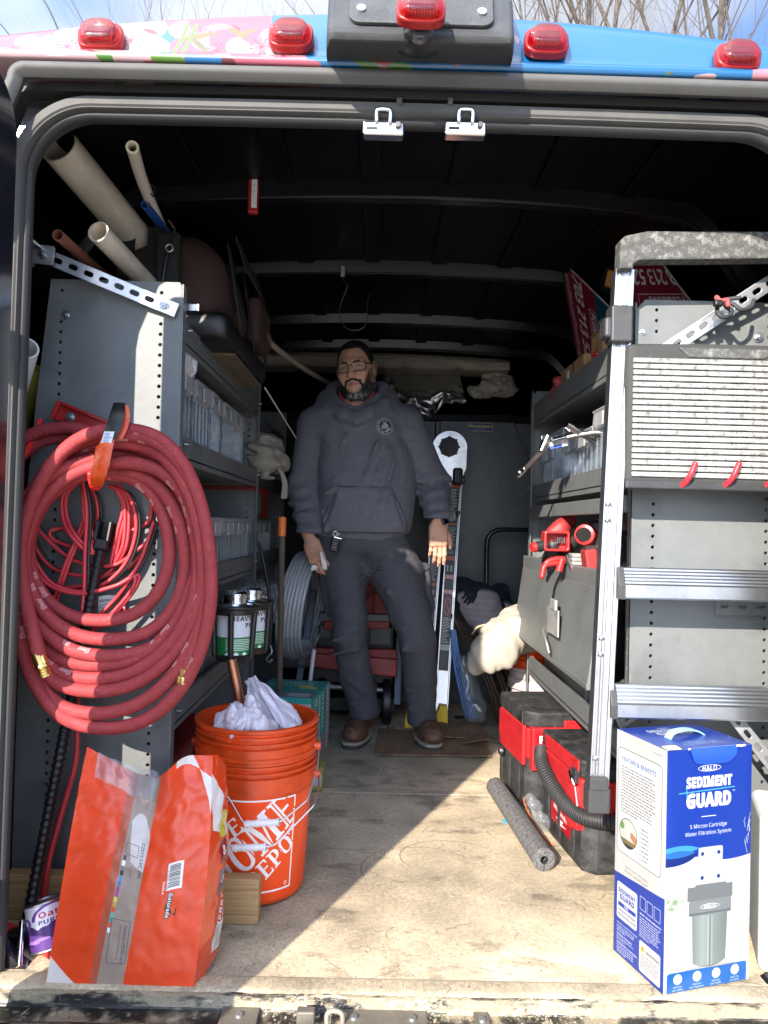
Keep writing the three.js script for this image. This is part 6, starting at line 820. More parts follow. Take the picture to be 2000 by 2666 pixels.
// filter carton at the right front
{
  const A = V(0.549, 0.005, -0.128), B = V(0.612, 0.005, 0.034), Cc = V(0.818, 0.005, -0.029), w = B.distanceTo(Cc), d = A.distanceTo(B), ang = Math.atan2(-(Cc.z - B.z), Cc.x - B.x), h = 0.497;
  const mid = A.clone().add(Cc).multiplyScalar(0.5), o = thing('filter_carton', 'blue and white water filter carton with a picture of a filter at the right front', 'carton', [mid.x, 0.006, mid.z], ang);
  const blue = '#1740ae', cB = '#2f8fd6';
  const fr = picture(880, 2048, (g) => {
    const Wd = 880, Hd = 2048; g.fillStyle = '#e6e6e4'; g.fillRect(0, 0, Wd, Hd);
    g.fillStyle = blue; g.beginPath(); g.moveTo(0, 0); g.lineTo(Wd, 0); g.lineTo(Wd, 950); g.quadraticCurveTo(600, 1010, 380, 930); g.quadraticCurveTo(200, 900, 0, 985); g.fill();
    g.fillStyle = '#0f2f86'; g.beginPath(); g.moveTo(0, 880); g.quadraticCurveTo(180, 850, 330, 890); g.quadraticCurveTo(240, 990, 0, 985); g.fill(); g.fillStyle = '#49a4de'; g.beginPath(); g.moveTo(0, 830); g.quadraticCurveTo(180, 790, 340, 850); g.quadraticCurveTo(200, 900, 0, 880); g.fill(); g.fillStyle = '#2c76c4'; g.beginPath(); g.moveTo(0, 870); g.quadraticCurveTo(160, 840, 300, 885); g.quadraticCurveTo(160, 930, 0, 910); g.fill();
    g.fillStyle = '#f4f6f8'; g.textAlign = 'center'; g.font = 'bold 60px sans-serif'; g.fillText('HALO', 430, 196); g.strokeStyle = '#f4f6f8'; g.lineWidth = 5; g.beginPath(); g.ellipse(430, 172, 116, 26, 0, 0, 7); g.stroke();
    g.font = '900 118px sans-serif'; g.strokeStyle = '#f4f6f8'; g.lineWidth = 7; g.lineJoin = 'round'; g.strokeText('SEDIMENT', 430, 330, 470); g.fillText('SEDIMENT', 430, 330, 470); g.font = '900 158px sans-serif'; g.lineWidth = 9; g.strokeText('GUARD', 430, 500, 470); g.fillText('GUARD', 430, 500, 470); g.font = '20px sans-serif'; g.fillText('TM', 690, 392);
    g.strokeStyle = '#5cc0ea'; g.lineWidth = 9; g.beginPath(); g.moveTo(120, 372); g.lineTo(700, 352); g.stroke(); g.beginPath(); g.moveTo(196, 320); g.lineTo(206, 420); g.stroke(); g.strokeStyle = blue; g.lineWidth = 3; for (let i = 0; i < 6; i++) { g.beginPath(); g.moveTo(210 + i * 70, 330 - i * 3); g.lineTo(270 + i * 74, 270 - i * 2); g.stroke(); }
    g.fillStyle = '#eef1f6'; g.fillRect(355, 582, 150, 7); g.font = '46px sans-serif'; g.fillText('5 Micron Cartridge', 430, 680); g.fillText('Water Filtration System', 430, 742);
    // kitchen behind, softly printed
    g.fillStyle = '#cfd3cb'; g.fillRect(60, 1060, 120, 240); g.fillRect(650, 1060, 130, 240); g.fillStyle = '#7d9a6a'; for (let i = 0; i < 26; i++) { g.globalAlpha = 0.25; g.beginPath(); g.ellipse(100 + rr(-90, 90), 1310 + rr(-50, 50), rr(10, 36), rr(8, 24), 0, 0, 7); g.fill(); } g.globalAlpha = 1;
    g.fillStyle = '#d7d4cf'; g.fillRect(0, 1500, Wd, 240); for (let i = 0; i < 26; i++) { g.strokeStyle = 'rgba(150,146,140,0.5)'; g.lineWidth = 2; g.beginPath(); g.moveTo(470 + (i - 13) * 22, 1500); g.lineTo(470 + (i - 13) * 62, 1740); g.stroke(); }
    // filter housing, as printed
    g.fillStyle = '#d9d9d8'; g.beginPath(); g.roundRect(330, 850, 250, 320, 16); g.fill(); g.strokeStyle = '#b3b6b8'; g.lineWidth = 4; g.stroke(); g.fillStyle = '#1f3f94'; for (const [x, y] of [[372, 905], [540, 905], [372, 1110], [540, 1110]]) { g.beginPath(); g.arc(x, y, 17, 0, 7); g.fill(); }
    g.fillStyle = '#7e8486'; g.beginPath(); g.roundRect(300, 1165, 330, 160, 20); g.fill(); g.fillRect(224, 1180, 130, 120); g.fillRect(600, 1180, 90, 120); g.fillStyle = '#8e9496'; g.beginPath(); g.roundRect(240, 1300, 440, 130, 18); g.fill(); g.fillStyle = '#6f7678'; g.fillRect(246, 1404, 428, 18); g.fillStyle = '#f2f4f4'; g.font = 'bold 48px sans-serif'; g.fillText('HALO', 455, 1376); g.lineWidth = 4; g.strokeStyle = '#f2f4f4'; g.beginPath(); g.ellipse(455, 1358, 96, 20, 0, 0, 7); g.stroke();
    const lg = g.createLinearGradient(270, 0, 650, 0); lg.addColorStop(0, '#84918e'); lg.addColorStop(0.3, '#a8b3ae'); lg.addColorStop(0.55, '#93a09c'); lg.addColorStop(1, '#7c8986'); g.fillStyle = lg; g.beginPath(); g.moveTo(276, 1430); g.lineTo(640, 1430); g.lineTo(622, 1826); g.quadraticCurveTo(560, 1872, 456, 1876); g.quadraticCurveTo(340, 1870, 288, 1826); g.fill();
    g.fillStyle = '#b8c2bd'; g.fillRect(436, 1440, 14, 430); g.fillStyle = '#77827f'; g.fillRect(456, 1440, 10, 432); g.fillStyle = '#a9b5b0'; g.fillRect(474, 1440, 14, 428);
    g.fillStyle = '#77736c'; g.beginPath(); g.ellipse(470, 1876, 250, 20, 0, 0, 7); g.globalAlpha = 0.35; g.fill(); g.globalAlpha = 1;
    g.fillStyle = '#1e6fc4'; g.beginPath(); g.roundRect(30, 1880 - 0, 820, 168, [24, 24, 0, 0]); g.fill(); g.fillStyle = '#eef3fa'; [['your safety'], ['your happiness'], ['your health'], ['our planet']].forEach(([t], i) => { const x = 140 + i * 196; g.beginPath(); g.arc(x, 1940, 44, 0, 7); g.fill(); g.fillStyle = '#1e6fc4'; g.font = 'bold 30px sans-serif'; g.fillText(['♢', '☺', '♡', '⊕'][i], x, 1952); g.fillStyle = '#eef3fa'; g.font = '22px sans-serif'; g.fillText('HALO for', x, 2012); g.fillText(t, x, 2036); });
    g.strokeStyle = '#e6e6e2'; g.lineWidth = 4; for (let i = 0; i < 14; i++) { let x = 840 + rr(-30, 36), y = rr(560, 1150); g.beginPath(); g.moveTo(x, y); for (let k = 0; k < 4; k++) { x += rr(-14, 12); y += rr(8, 40); g.lineTo(x, y); } g.stroke(); }
  });
  const lf = picture(720, 2048, (g) => {
    g.fillStyle = '#dcdbd8'; g.fillRect(0, 0, 720, 2048); g.fillStyle = blue; g.beginPath(); g.moveTo(0, 1310); g.lineTo(720, 1250); g.lineTo(720, 2048); g.lineTo(0, 2048); g.fill();
    g.fillStyle = '#efefed'; g.strokeStyle = '#7e8288'; g.lineWidth = 8; g.beginPath(); g.roundRect(36, 150, 630, 950, 40); g.fill(); g.stroke(); g.fillStyle = '#3d74b8'; g.font = 'bold 56px sans-serif'; g.fillText('FEATURE & BENEFITS', 90, 262, 500); para(g, 84, 310, 520, 16, 27, 11, '#74787d');
    g.save(); g.beginPath(); g.arc(200, 900, 130, 0, 7); g.clip(); g.fillStyle = '#d8dbd2'; g.fillRect(60, 760, 290, 290); g.fillStyle = '#8d7a4e'; g.fillRect(60, 960, 290, 100); g.fillStyle = '#2e3234'; g.fillRect(60, 1000, 290, 60); g.fillStyle = '#c98d66'; g.beginPath(); g.ellipse(290, 920, 80, 32, 0.5, 0, 7); g.fill(); g.fillStyle = '#f1f4f4'; g.fillRect(190, 850, 44, 100); g.fillStyle = '#7ba35a'; g.beginPath(); g.arc(110, 850, 34, 0, 7); g.fill(); g.restore(); g.strokeStyle = '#55585a'; g.beginPath(); g.arc(200, 900, 130, 0, 7); g.stroke();
    g.fillStyle = '#6f7377'; for (let i = 0; i < 8; i++) { g.fillRect(370, 780 + i * 38, 12, 12); para(g, 396, 780 + i * 38, 200, 1, 20, 11, '#6a6e73'); }
    g.fillStyle = '#53565a'; g.textAlign = 'center'; g.font = '32px sans-serif'; g.fillText('Scan to learn more about', 330, 1218, 330); g.fillText('the HALO Sediment Guard™', 330, 1258, 340); g.textAlign = 'left';
    g.fillStyle = '#dfe3ea'; g.beginPath(); g.roundRect(50, 1380, 300, 330, 24); g.fill(); g.fillStyle = blue; g.font = '900 52px sans-serif'; g.fillText('SEDIMENT', 70, 1470, 250); g.font = '900 64px sans-serif'; g.fillText('GUARD', 90, 1530, 220); g.fillRect(70, 1560, 260, 36); g.fillStyle = '#fff'; g.font = 'bold 28px sans-serif'; g.fillText('TYPE', 160, 1588); g.fillStyle = '#2b3550'; g.font = 'bold 26px sans-serif'; g.fillText('5 MICRON CARTRIDGE', 70, 1640, 260); g.fillText('WATER FILTRATION SYSTEM', 64, 1680, 270);
    g.strokeStyle = '#e6ebf6'; g.lineWidth = 5; for (let i = 0; i < 3; i++) { g.strokeRect(390 + i * 100, 1370, 78, 110); g.fillStyle = '#e6ebf6'; g.font = '56px sans-serif'; g.fillText(['☂', '♆', '⇈'][i], 402 + i * 100, 1446); }
    g.fillStyle = '#eef1f8'; g.font = 'bold 24px sans-serif'; g.fillText('REPORT DAMAGE IMMEDIATELY', 386, 1530, 300); para(g, 386, 1550, 290, 9, 20, 9, '#c5cdea'); g.fillText('PRODUCT SPECIFICATIONS', 56, 1764, 300); para(g, 56, 1780, 270, 3, 20, 9, '#c5cdea'); g.fillStyle = '#eef1f8'; g.fillText('GENERAL FEATURES', 56, 1866, 280); para(g, 56, 1880, 270, 2, 20, 9, '#c5cdea'); g.fillStyle = '#eef1f8'; g.fillText('GUARANTEES & COVERAGE', 56, 1942, 300); para(g, 56, 1956, 270, 4, 20, 9, '#c5cdea');
    g.fillStyle = '#e6e7e8'; g.beginPath(); g.roundRect(390, 1750, 290, 270, 22); g.fill(); g.fillStyle = '#e3c532'; g.beginPath(); g.moveTo(440, 1770); g.lineTo(476, 1836); g.lineTo(404, 1836); g.fill(); g.fillStyle = '#222'; g.font = 'bold 40px sans-serif'; g.fillText('!', 432, 1830); g.fillText('WARNING', 484, 1830, 186); para(g, 410, 1860, 250, 7, 20, 8, '#7a7d80'); g.fillStyle = '#333'; g.font = '18px monospace'; g.fillText('20240227940', 540, 70);
  });
  const tp = picture(880, 720, (g) => { g.fillStyle = '#1b46b6'; g.fillRect(0, 0, 880, 720); g.textAlign = 'center'; g.fillStyle = '#eaf0f8'; g.font = 'bold 44px sans-serif'; g.fillText('HALO', 430, 110); g.font = '900 92px sans-serif'; g.fillText('SEDIMENT', 430, 200, 460); g.font = '900 112px sans-serif'; g.fillText('GUARD', 430, 300, 460); g.fillStyle = '#5cc0ea'; g.fillRect(160, 212, 560, 8); g.fillStyle = '#cfdcf2'; g.font = '40px sans-serif'; g.fillText('5 Micron Cartridge', 470, 560); g.fillText('Water Filtration System', 470, 610); g.strokeStyle = '#dcdcd6'; g.lineWidth = 5; for (let i = 0; i < 22; i++) { const x = rnd() < 0.5 ? rr(0, 40) : rr(830, 880), y = rr(0, 720); g.beginPath(); g.moveTo(x, y); g.lineTo(x + rr(-20, 20), y + rr(-30, 30)); g.stroke(); } for (let i = 0; i < 200; i++) { g.fillStyle = 'rgba(230,230,224,0.5)'; g.fillRect(rr(0, 880), rnd() < 0.5 ? rr(0, 10) : rr(706, 720), rr(2, 12), rr(2, 6)); } });
  const pm = (t, rg = 0.32) => std([0.42, 0.42, 0.42], rg, 0, { map: t, clearcoat: 0.25, clearcoatRoughness: 0.3 });
  carton(o, 'carton_body', w, h, d, { front: pm(fr), left: std([0.42, 0.42, 0.42], 0.4, 0, { map: lf }), top: pm(tp) }, std([0.5, 0.49, 0.47], 0.6));
  const hd = std([0.25, 0.48, 0.62], 0.4), hc = new THREE.CatmullRomCurve3([V(-0.05, h + 0.002, 0.012), V(-0.035, h + 0.012, 0.006), V(0.0, h + 0.017, 0.002), V(0.035, h + 0.012, -0.002), V(0.055, h + 0.002, -0.004)]);
  part('carry_handle', slab(24, 3, (u, v) => { const p = hc.getPoint(u); return V(p.x, p.y, p.z + (v - 0.5) * -0.02); }, 0.003), hd, o);
  part('flap', slab(16, 8, (u, v) => { const e = 1 - 0.14 * v ** 3; return V(0.005 + (u - 0.5) * 0.115 * e, h + 0.002 - v * 0.034 * (1 - 0.25 * (2 * u - 1) ** 6), d / 2 + 0.0025 + 0.004 * Math.sin(v * 2.5)); }, 0.0015), std([0.012, 0.055, 0.42], 0.35, 0, { clearcoat: 0.2 }), o);
  part('torn_edge', slab(40, 1, (u, v) => V(-w / 2 + 0.05 + u * (w - 0.07), h + 0.002 - v * (0.003 + 0.004 * Math.abs(ns(u * 40, 2))), d / 2 + 0.0018), 0.0006), std([0.66, 0.58, 0.46], 0.8), o);
  part('torn_corner', merge(slab(2, 2, (u, v) => V(-w / 2 - 0.002 + u * 0.034, h + 0.003 + 0.002 * v, d / 2 - v * 0.02 + 0.004), 0.001)), std([0.62, 0.5, 0.3], 0.8), o);
  // white carton beyond it
  const wc = at(1995, 2330, 1.62); const w2 = thing('white_carton', 'plain white rounded carton at the right edge beside the blue carton', 'carton', [0.99, 0.005, -0.1], -0.35); part('carton_body', bx(0.24, 0.34, 0.2, 0, 0.17, 0, 0.02, 3), std([0.6, 0.61, 0.62], 0.45), w2); part('tape', bx(0.05, 0.002, 0.2, 0, 0.341, 0, 0.0005), std([0.6, 0.55, 0.45], 0.4), w2);
}
// red tool case and white bag under the lowest left shelf
{
  const o = thing('tool_case', 'red plastic tool case under the lowest left shelf', 'tool case', [-0.66, 0, -0.68]);
  part('case_body', bx(0.26, 0.3, 0.62, 0, 0.155, 0, 0.02, 2), M.redDull, o); for (const z of [-0.2, 0.0, 0.2]) part('case_rib', bx(0.012, 0.26, 0.03, 0.133, 0.155, z, 0.004), M.redDull, o); part('case_latch', bx(0.012, 0.05, 0.07, 0.136, 0.22, 0.1, 0.004), M.black, o);
  solo('white_bag', sn((x, y, z) => rbox(x + 0.46, y - 0.09, z + 0.55, 0.06, 0.1, 0.12, 0.04) + 0.03 * Math.abs(ns(x * 14, y * 14, z * 14)), [-0.56, -0.02, -0.72], [-0.36, 0.24, -0.38], 0.009), std([0.55, 0.52, 0.5], 0.6), 'crumpled pale bag on the floor between the red tool case and the buckets', 'bag');
}

// ================================================================ right side: ladder, shelf contents
const { TextGeometry } = await import('three/addons/geometries/TextGeometry.js');
const { FontLoader } = await import('three/addons/loaders/FontLoader.js');
const font = await new FontLoader().loadAsync('fonts/droid/droid_sans_bold.typeface.json');
{
  const L = thing('step_ladder', 'aluminium platform step ladder with black worn treads leaning before the right shelving', 'ladder', at(1556, 2100, 1.75));
  const worn = (n, o, b0 = 0.13) => std([0.32, 0.322, 0.315], 0.75, 0, { map: tW(canvas(512, 512, (g) => { const d = g.createImageData(512, 512); for (let y = 0; y < 512; y++) for (let x = 0; x < 512; x++) { const i = (y & 255) * 256 + (x & 255), s = n * N1[i] + 0.3 * N2[i] + 0.6 * rnd() - o, k = clamp(b0 + smoothstep(s, 0.35, 0.75) * 1.15, 0.06, 1.0); for (let c = 0; c < 3; c++) d.data[(y * 512 + x) * 4 + c] = 255 * Math.pow(k, 0.6) * [1, 1, 0.98][c]; d.data[(y * 512 + x) * 4 + 3] = 255; } g.putImageData(d, 0, 0); }), 0.22), bumpMap: bFine, bumpScale: 0.0008 });
  const tread = worn(0.8, 0.05), cap1 = worn(0.55, 0.42, 0.24);
  const T0 = at(1628, 700, 1.79), B0 = at(1558, 2090, 1.745), dir = T0.clone().sub(B0).normalize(), q = new THREE.Quaternion().setFromUnitVectors(V(0, 1, 0), dir), Ln = T0.distanceTo(B0);
  const pr = []; const w = 0.044, dp = 0.034; // front face with grooves
  for (let i = 0; i <= 14; i++) { const x = -w / 2 + w * i / 14; const gr = [0, 0, -0.003, -0.003, 0, -0.003, 0, 0, 0, 0, 0, -0.002, 0, 0, 0][i]; pr.push([x, gr]); } pr.push([w / 2, -dp], [w / 2 - 0.004, -dp], [w / 2 - 0.004, -0.007], [-w / 2 + 0.004, -0.007], [-w / 2 + 0.004, -dp], [-w / 2, -dp]);
  const railG = () => ex(poly(pr.map(([x, z]) => [x, -z])), Ln).rotateX(-Math.PI / 2).scale(1, 1, 1);
  const rail = (off) => partW('rail', railG().applyQuaternion(q).translate(B0.x + off, B0.y, B0.z), M.alu, L);
  const W = 0.45, dRail = (y) => 0; rail(0); rail(W);
  // rear flange of the rail with rivets
  for (const t of [0.08, 0.27, 0.3, 0.52, 0.55]) { const p = B0.clone().addScaledVector(dir, t * Ln); partW('rivet', new THREE.SphereGeometry(0.006, 10, 6).scale(1, 1, 0.5).translate(p.x - 0.012, p.y, p.z + 0.001), M.zinc, L); }
  // top cap
  const c = (x, y) => at(x, y, 1.775); const P0 = [[1610, 702], [1613, 628], [1626, 616], [1686, 604], [2040, 606], [2040, 676], [1664, 680], [1648, 690], [1646, 702]].map(([x, y]) => { const v = c(x, y); return [v.x, v.y]; }), z = c(1700, 640).z;
  const tc = partW('top_cap', ex(poly(P0), 0.034, 0.005).translate(0, 0, z - 0.03), cap1, L);
  const panel = [[1692, 612], [1728, 655], [1976, 655], [2004, 612]].map(([x, y]) => { const v = c(x, y); return [v.x, v.y]; }); partW('cap_panel', ex(poly(panel), 0.002, 0.0008).translate(0, 0, z + 0.003), cap1, tc);
  for (const [s, x] of [['GORILLA', 1748], ['LADDERS', 1870]]) { const v = c(x, 641); partW('lettering', boxUV(new TextGeometry(s, { font, size: 0.0135, depth: 0.0016, curveSegments: 3 })).scale(s === 'GORILLA' ? 1.08 : 1.1, 1, 1).rotateZ(-0.01).translate(v.x, v.y, z + 0.0045), std([0.05, 0.05, 0.05], 0.6), tc); }
  { const v = c(1850, 634); partW('emblem', sn((x, y, z1) => Math.min(ell(x, y, z1, 0, 0.004, 0, 0.008, 0.008, 0.004), ell(x, y, z1, -0.006, -0.004, 0, 0.005, 0.007, 0.004), ell(x, y, z1, 0.007, -0.004, 0, 0.005, 0.007, 0.004)), [-0.015, -0.015, -0.006], [0.016, 0.015, 0.006], 0.002).translate(v.x, v.y, z + 0.004), tread, tc); }
  // collar
  const k = at(1615, 846, 1.78); partW('collar', merge(bx(0.052, 0.088, 0.05, k.x, k.y, k.z - 0.008, 0.006), bx(0.02, 0.05, 0.05, k.x - 0.03, k.y - 0.008, k.z - 0.012, 0.008)), std([0.05, 0.05, 0.05], 0.5, 0, { map: tPlas }), L);
  // platform, folded upright
  const a = at(1628, 898, 1.775), b = at(1622, 1258, 1.765), px = a.x + 0.002, pw = 0.5, ph = a.y - b.y, cx = px + pw / 2, cyy = (a.y + b.y) / 2, pz = -0.185;
  const pm = thing; const pf = partW('platform', merge(sn((x, y, zz) => rbox(x - cx, y - cyy, zz - pz, pw / 2, ph / 2 + 0.008 * Math.cos((x - cx) * 5), 0.02, 0.012), [cx - pw / 2 - 0.02, cyy - ph / 2 - 0.03, pz - 0.04], [cx + pw / 2 + 0.02, cyy + ph / 2 + 0.03, pz + 0.04], 0.008)), worn(0.7, 0.8, 0.17), L);
  pf.geometry = boxUV(pf.geometry);
  const n = 20; for (let i = 0; i < n; i++) { const y = lerp(a.y - 0.038, b.y + 0.022, i / (n - 1)); partW('tread_rib', bl(px + 0.014, px + pw - 0.02, y - 0.0056, y + 0.0056, pz + 0.012, pz + 0.026, 0.0025), tread, pf); }
  partW('handle_recess', ex(poly([[cx - 0.13, a.y - 0.006], [cx - 0.105, a.y - 0.028], [cx + 0.07, a.y - 0.028], [cx + 0.1, a.y - 0.006]]), 0.004, 0.001).translate(0, 0, pz + 0.018), cap1, pf);
  partW('front_lip', bl(px + 0.002, px + pw - 0.002, b.y - 0.012, b.y + 0.008, pz - 0.02, pz + 0.022, 0.004), std([0.04, 0.042, 0.042], 0.45, 0, { map: tPlas }), pf);
  // steps
  const step = (py, x0) => {
    const p = at(x0, py, 1.77), g = [[-0.03, 0.040], [-0.012, 0.040]]; for (let i = 0; i < 5; i++) { const t = i / 5, z1 = lerp(-0.012, 0.03, t), y1 = lerp(0.04, 0.004, t); g.push([z1 + 0.003, y1 + 0.001], [z1 + 0.006, y1 - 0.002], [z1 + 0.0065, y1 - 0.0055]); } g.push([0.034, 0.002], [0.034, -0.026], [0.03, -0.03], [-0.03, -0.03]);
    const s = partW('step', alongX(g.map(([z1, y1]) => [-z1, y1]).reverse(), p.x + 0.012, p.x + 0.45).translate(0, p.y, p.z), M.alu, L);
    partW('end_cap', ex(poly([[-0.037, -0.031], [0.031, -0.031], [0.032, 0.0], [0.01, 0.042], [0.0, 0.042], [-0.035, 0.006]].map(([z1, y1]) => [-z1 * -1, y1])), 0.012, 0.002).rotateY(-Math.PI / 2).translate(p.x + 0.012, p.y, p.z), std([0.05, 0.05, 0.05], 0.5, 0, { map: tPlas }), s);
  };
  step(1522, 1604); step(1828, 1584);
  // foot
  const f = at(1556, 2090, 1.745); partW('foot', merge(bx(0.052, 0.06, 0.05, f.x + 0.002, f.y + 0.006, f.z - 0.015, 0.006), bx(0.044, 0.03, 0.048, f.x, f.y + 0.045, f.z - 0.012, 0.004)), std([0.04, 0.04, 0.04], 0.6, 0, { map: tPlas }), L);
  const f2 = f.clone(); f2.x += W; partW('foot', merge(bx(0.052, 0.06, 0.05, f2.x, f2.y + 0.006, f2.z - 0.015, 0.006)), std([0.04, 0.04, 0.04], 0.6, 0, { map: tPlas }), L);
}
// red hooks under the platform
[1770, 1882, 1990].forEach((px, i) => {
  const p = at(px, 1266, 1.77), z0 = -0.297; const o = thing('wall_hook', ['leftmost of the three red coated hooks under the ladder platform', 'middle one of the three red coated hooks under the ladder platform', 'rightmost of the three red coated hooks under the ladder platform'][i], 'hook', [p.x, p.y, z0], 0, 'red coated hooks');
  const r = std([0.62, 0.02, 0.03], 0.32, 0, { clearcoat: 0.4 });
  part('arm', capped([V(0, 0.03, 0), V(0, 0.02, 0.03), V(0, 0.002, 0.09), V(0.002, 0.0, 0.125), V(0.012, 0.018, 0.148), V(0.024, 0.05, 0.154)], 0.0068, 50, 10), r, o); part('base', bx(0.022, 0.05, 0.006, 0, 0.03, 0, 0.002), M.zinc, o);
});
// cord looped over the right brace
{
  const P1 = [[1925, 775], [1885, 782], [1868, 800], [1872, 820], [1890, 826], [1905, 812], [1888, 795], [1905, 790], [1930, 806], [1955, 800], [1962, 782]].map(([x, y], i) => at(x, y, 1.805 + 0.012 * Math.sin(i * 1.4)));
  const c = thing('bungee_cord', 'short black and red cord looped over the right slotted brace', 'cord', at(1900, 830, 1.8)); partW('loop', capped(P1, 0.0052, 90, 8), std([0.03, 0.03, 0.032], 0.7), c);
  partW('red_wrap', capped([at(1866, 775, 1.80), at(1875, 784, 1.79), at(1892, 782, 1.79), at(1895, 794, 1.79)], 0.0062, 30, 8), std([0.35, 0.06, 0.06], 0.7), c); const k = at(1870, 790, 1.79); partW('knot', bx(0.022, 0.016, 0.016, k.x, k.y, k.z, 0.005, 2), M.black, c);
}
// yard signs on the top right shelf
{
  const pic = (f) => std([0.75, 0.75, 0.75], 0.45, 0, { map: picture(1024, 768, f) });
  const art = (g) => { g.fillStyle = '#8c1738'; g.fillRect(0, 0, 1024, 768); g.fillStyle = '#1b4f63'; g.fillRect(0, 0, 1024, 330); g.fillStyle = '#4f8a3e'; g.fillRect(0, 0, 180, 120); g.fillStyle = '#10395e'; g.beginPath(); g.ellipse(560, 190, 330, 150, 0, 0, 7); g.fill(); g.strokeStyle = '#9fd0d8'; g.lineWidth = 8; g.stroke(); g.fillStyle = '#f0f0f0'; g.font = 'italic bold 150px serif'; g.fillText('Blossom', 300, 240, 520); g.font = 'bold 74px sans-serif'; g.fillText('PLUMBING', 300, 400, 480); g.strokeStyle = '#f0f0f0'; g.lineWidth = 5; g.strokeRect(280, 330, 520, 88); g.font = 'italic bold 150px sans-serif'; g.fillText('703 213 5217', 60, 590, 900); g.font = '74px sans-serif'; g.fillText('CherryBlossomPlumbing.com', 60, 700, 900); };
  const quad = (A, B, C, D, rot) => slab(8, 8, (u, v) => { const a = A.clone().lerp(B, u), b = D.clone().lerp(C, u); return b.lerp(a, v); }, 0.006, (u, v) => rot(u, v));
  const s1 = thing('yard_sign', 'maroon and teal sign leaning edge on at the left of the top right shelf', 'sign', at(1512, 975, 2.8));
  partW('panel', quad(at(1456, 672, 2.85), at(1612, 824, 2.42), at(1612, 1010, 2.42), at(1512, 975, 2.85), (u, v) => [1 - v * 0.92 - 0.04, 1 - (1 - u * 0.9) * 0.97]), pic(art), s1);
  partW('edge', capped([at(1456, 672, 2.845), at(1612, 824, 2.415)], 0.0028, 8, 6), M.white, s1);
  const s2 = thing('yard_sign', 'maroon sign upside down behind the right end panel under the ladder cap', 'sign', at(1740, 880, 2.5));
  partW('panel', quad(at(1610, 640, 2.5), at(1690, 640, 2.52), at(1885, 900, 2.52), at(1610, 900, 2.5), (u, v) => [1 - u * 0.75, 0.02 + (1 - v) * 0.9]), pic(art), s2);
  partW('edge', capped([at(1690, 640, 2.515), at(1885, 900, 2.515)], 0.0028, 8, 6), M.white, s2);
  const am = at(1592, 727, 2.62), al = thing('amber_lamp', 'amber marker lamp in a black housing among the signs', 'lamp', am); part('housing', bx(0.05, 0.085, 0.04, 0.0, 0.01, -0.03, 0.012, 2).rotateZ(-0.2), M.blackPlastic, al); part('lens', bx(0.04, 0.06, 0.02, 0, 0, 0, 0.008, 2).rotateZ(-0.2), std([0.85, 0.33, 0.05], 0.15, 0, { bumpMap: bFine, bumpScale: 0.002, clearcoat: 1 }), al);
}
// on the top right shelf
{
  const cm = std([0.38, 0.22, 0.09], 0.8, 0, { map: tMot });
  const c1 = thing('cardboard_box', 'small brown cardboard box at the edge of the top right shelf', 'box', [0.72, 1.402, -1.0]); part('box_body', bx(0.13, 0.125, 0.3, 0, 0.063, 0, 0.002), cm, c1); part('strap', bx(0.134, 0.129, 0.012, 0, 0.063, 0.02, 0.001), M.black, c1); part('label', bx(0.002, 0.035, 0.03, -0.067, 0.09, -0.05, 0.0005), M.white, c1);
  const c2 = thing('cardboard_box', 'taller brown cardboard box next to the signs on the top right shelf', 'box', [0.74, 1.402, -0.76]); part('box_body', bx(0.14, 0.165, 0.12, 0, 0.083, 0, 0.002), cm, c2); part('flap', bx(0.07, 0.004, 0.12, -0.04, 0.168, 0, 0.001), cm, c2);
  solo('red_pouch', sn((x, y, z) => cap(x, y, z, V(0.68, 1.44, -1.3), V(0.67, 1.5, -1.22), 0.035, 0.03) + 0.012 * ns(x * 40, y * 40, z * 40), [0.62, 1.38, -1.36], [0.74, 1.55, -1.16], 0.008), M.redDull, 'crumpled red pouch at the far end of the top right shelf', 'pouch');
  solo('red_tool_handle', sn((x, y, z) => { const p = at(1580, 890, 2.36); return smin(cap(x, y, z, V(p.x - 0.03, p.y - 0.05, p.z), V(p.x + 0.04, p.y + 0.05, p.z), 0.016, 0.02), cap(x, y, z, V(p.x, p.y - 0.03, p.z), V(p.x + 0.05, p.y - 0.06, p.z), 0.02, 0.026), 0.02) + 0.006 * Math.sin(y * 300); }, (() => { const p = at(1580, 890, 2.36); return [p.x - 0.08, p.y - 0.11, p.z - 0.05]; })(), (() => { const p = at(1580, 890, 2.36); return [p.x + 0.11, p.y + 0.1, p.z + 0.05]; })(), 0.006), M.red, 'red and black gripped tool in front of the signs', 'tool');
}
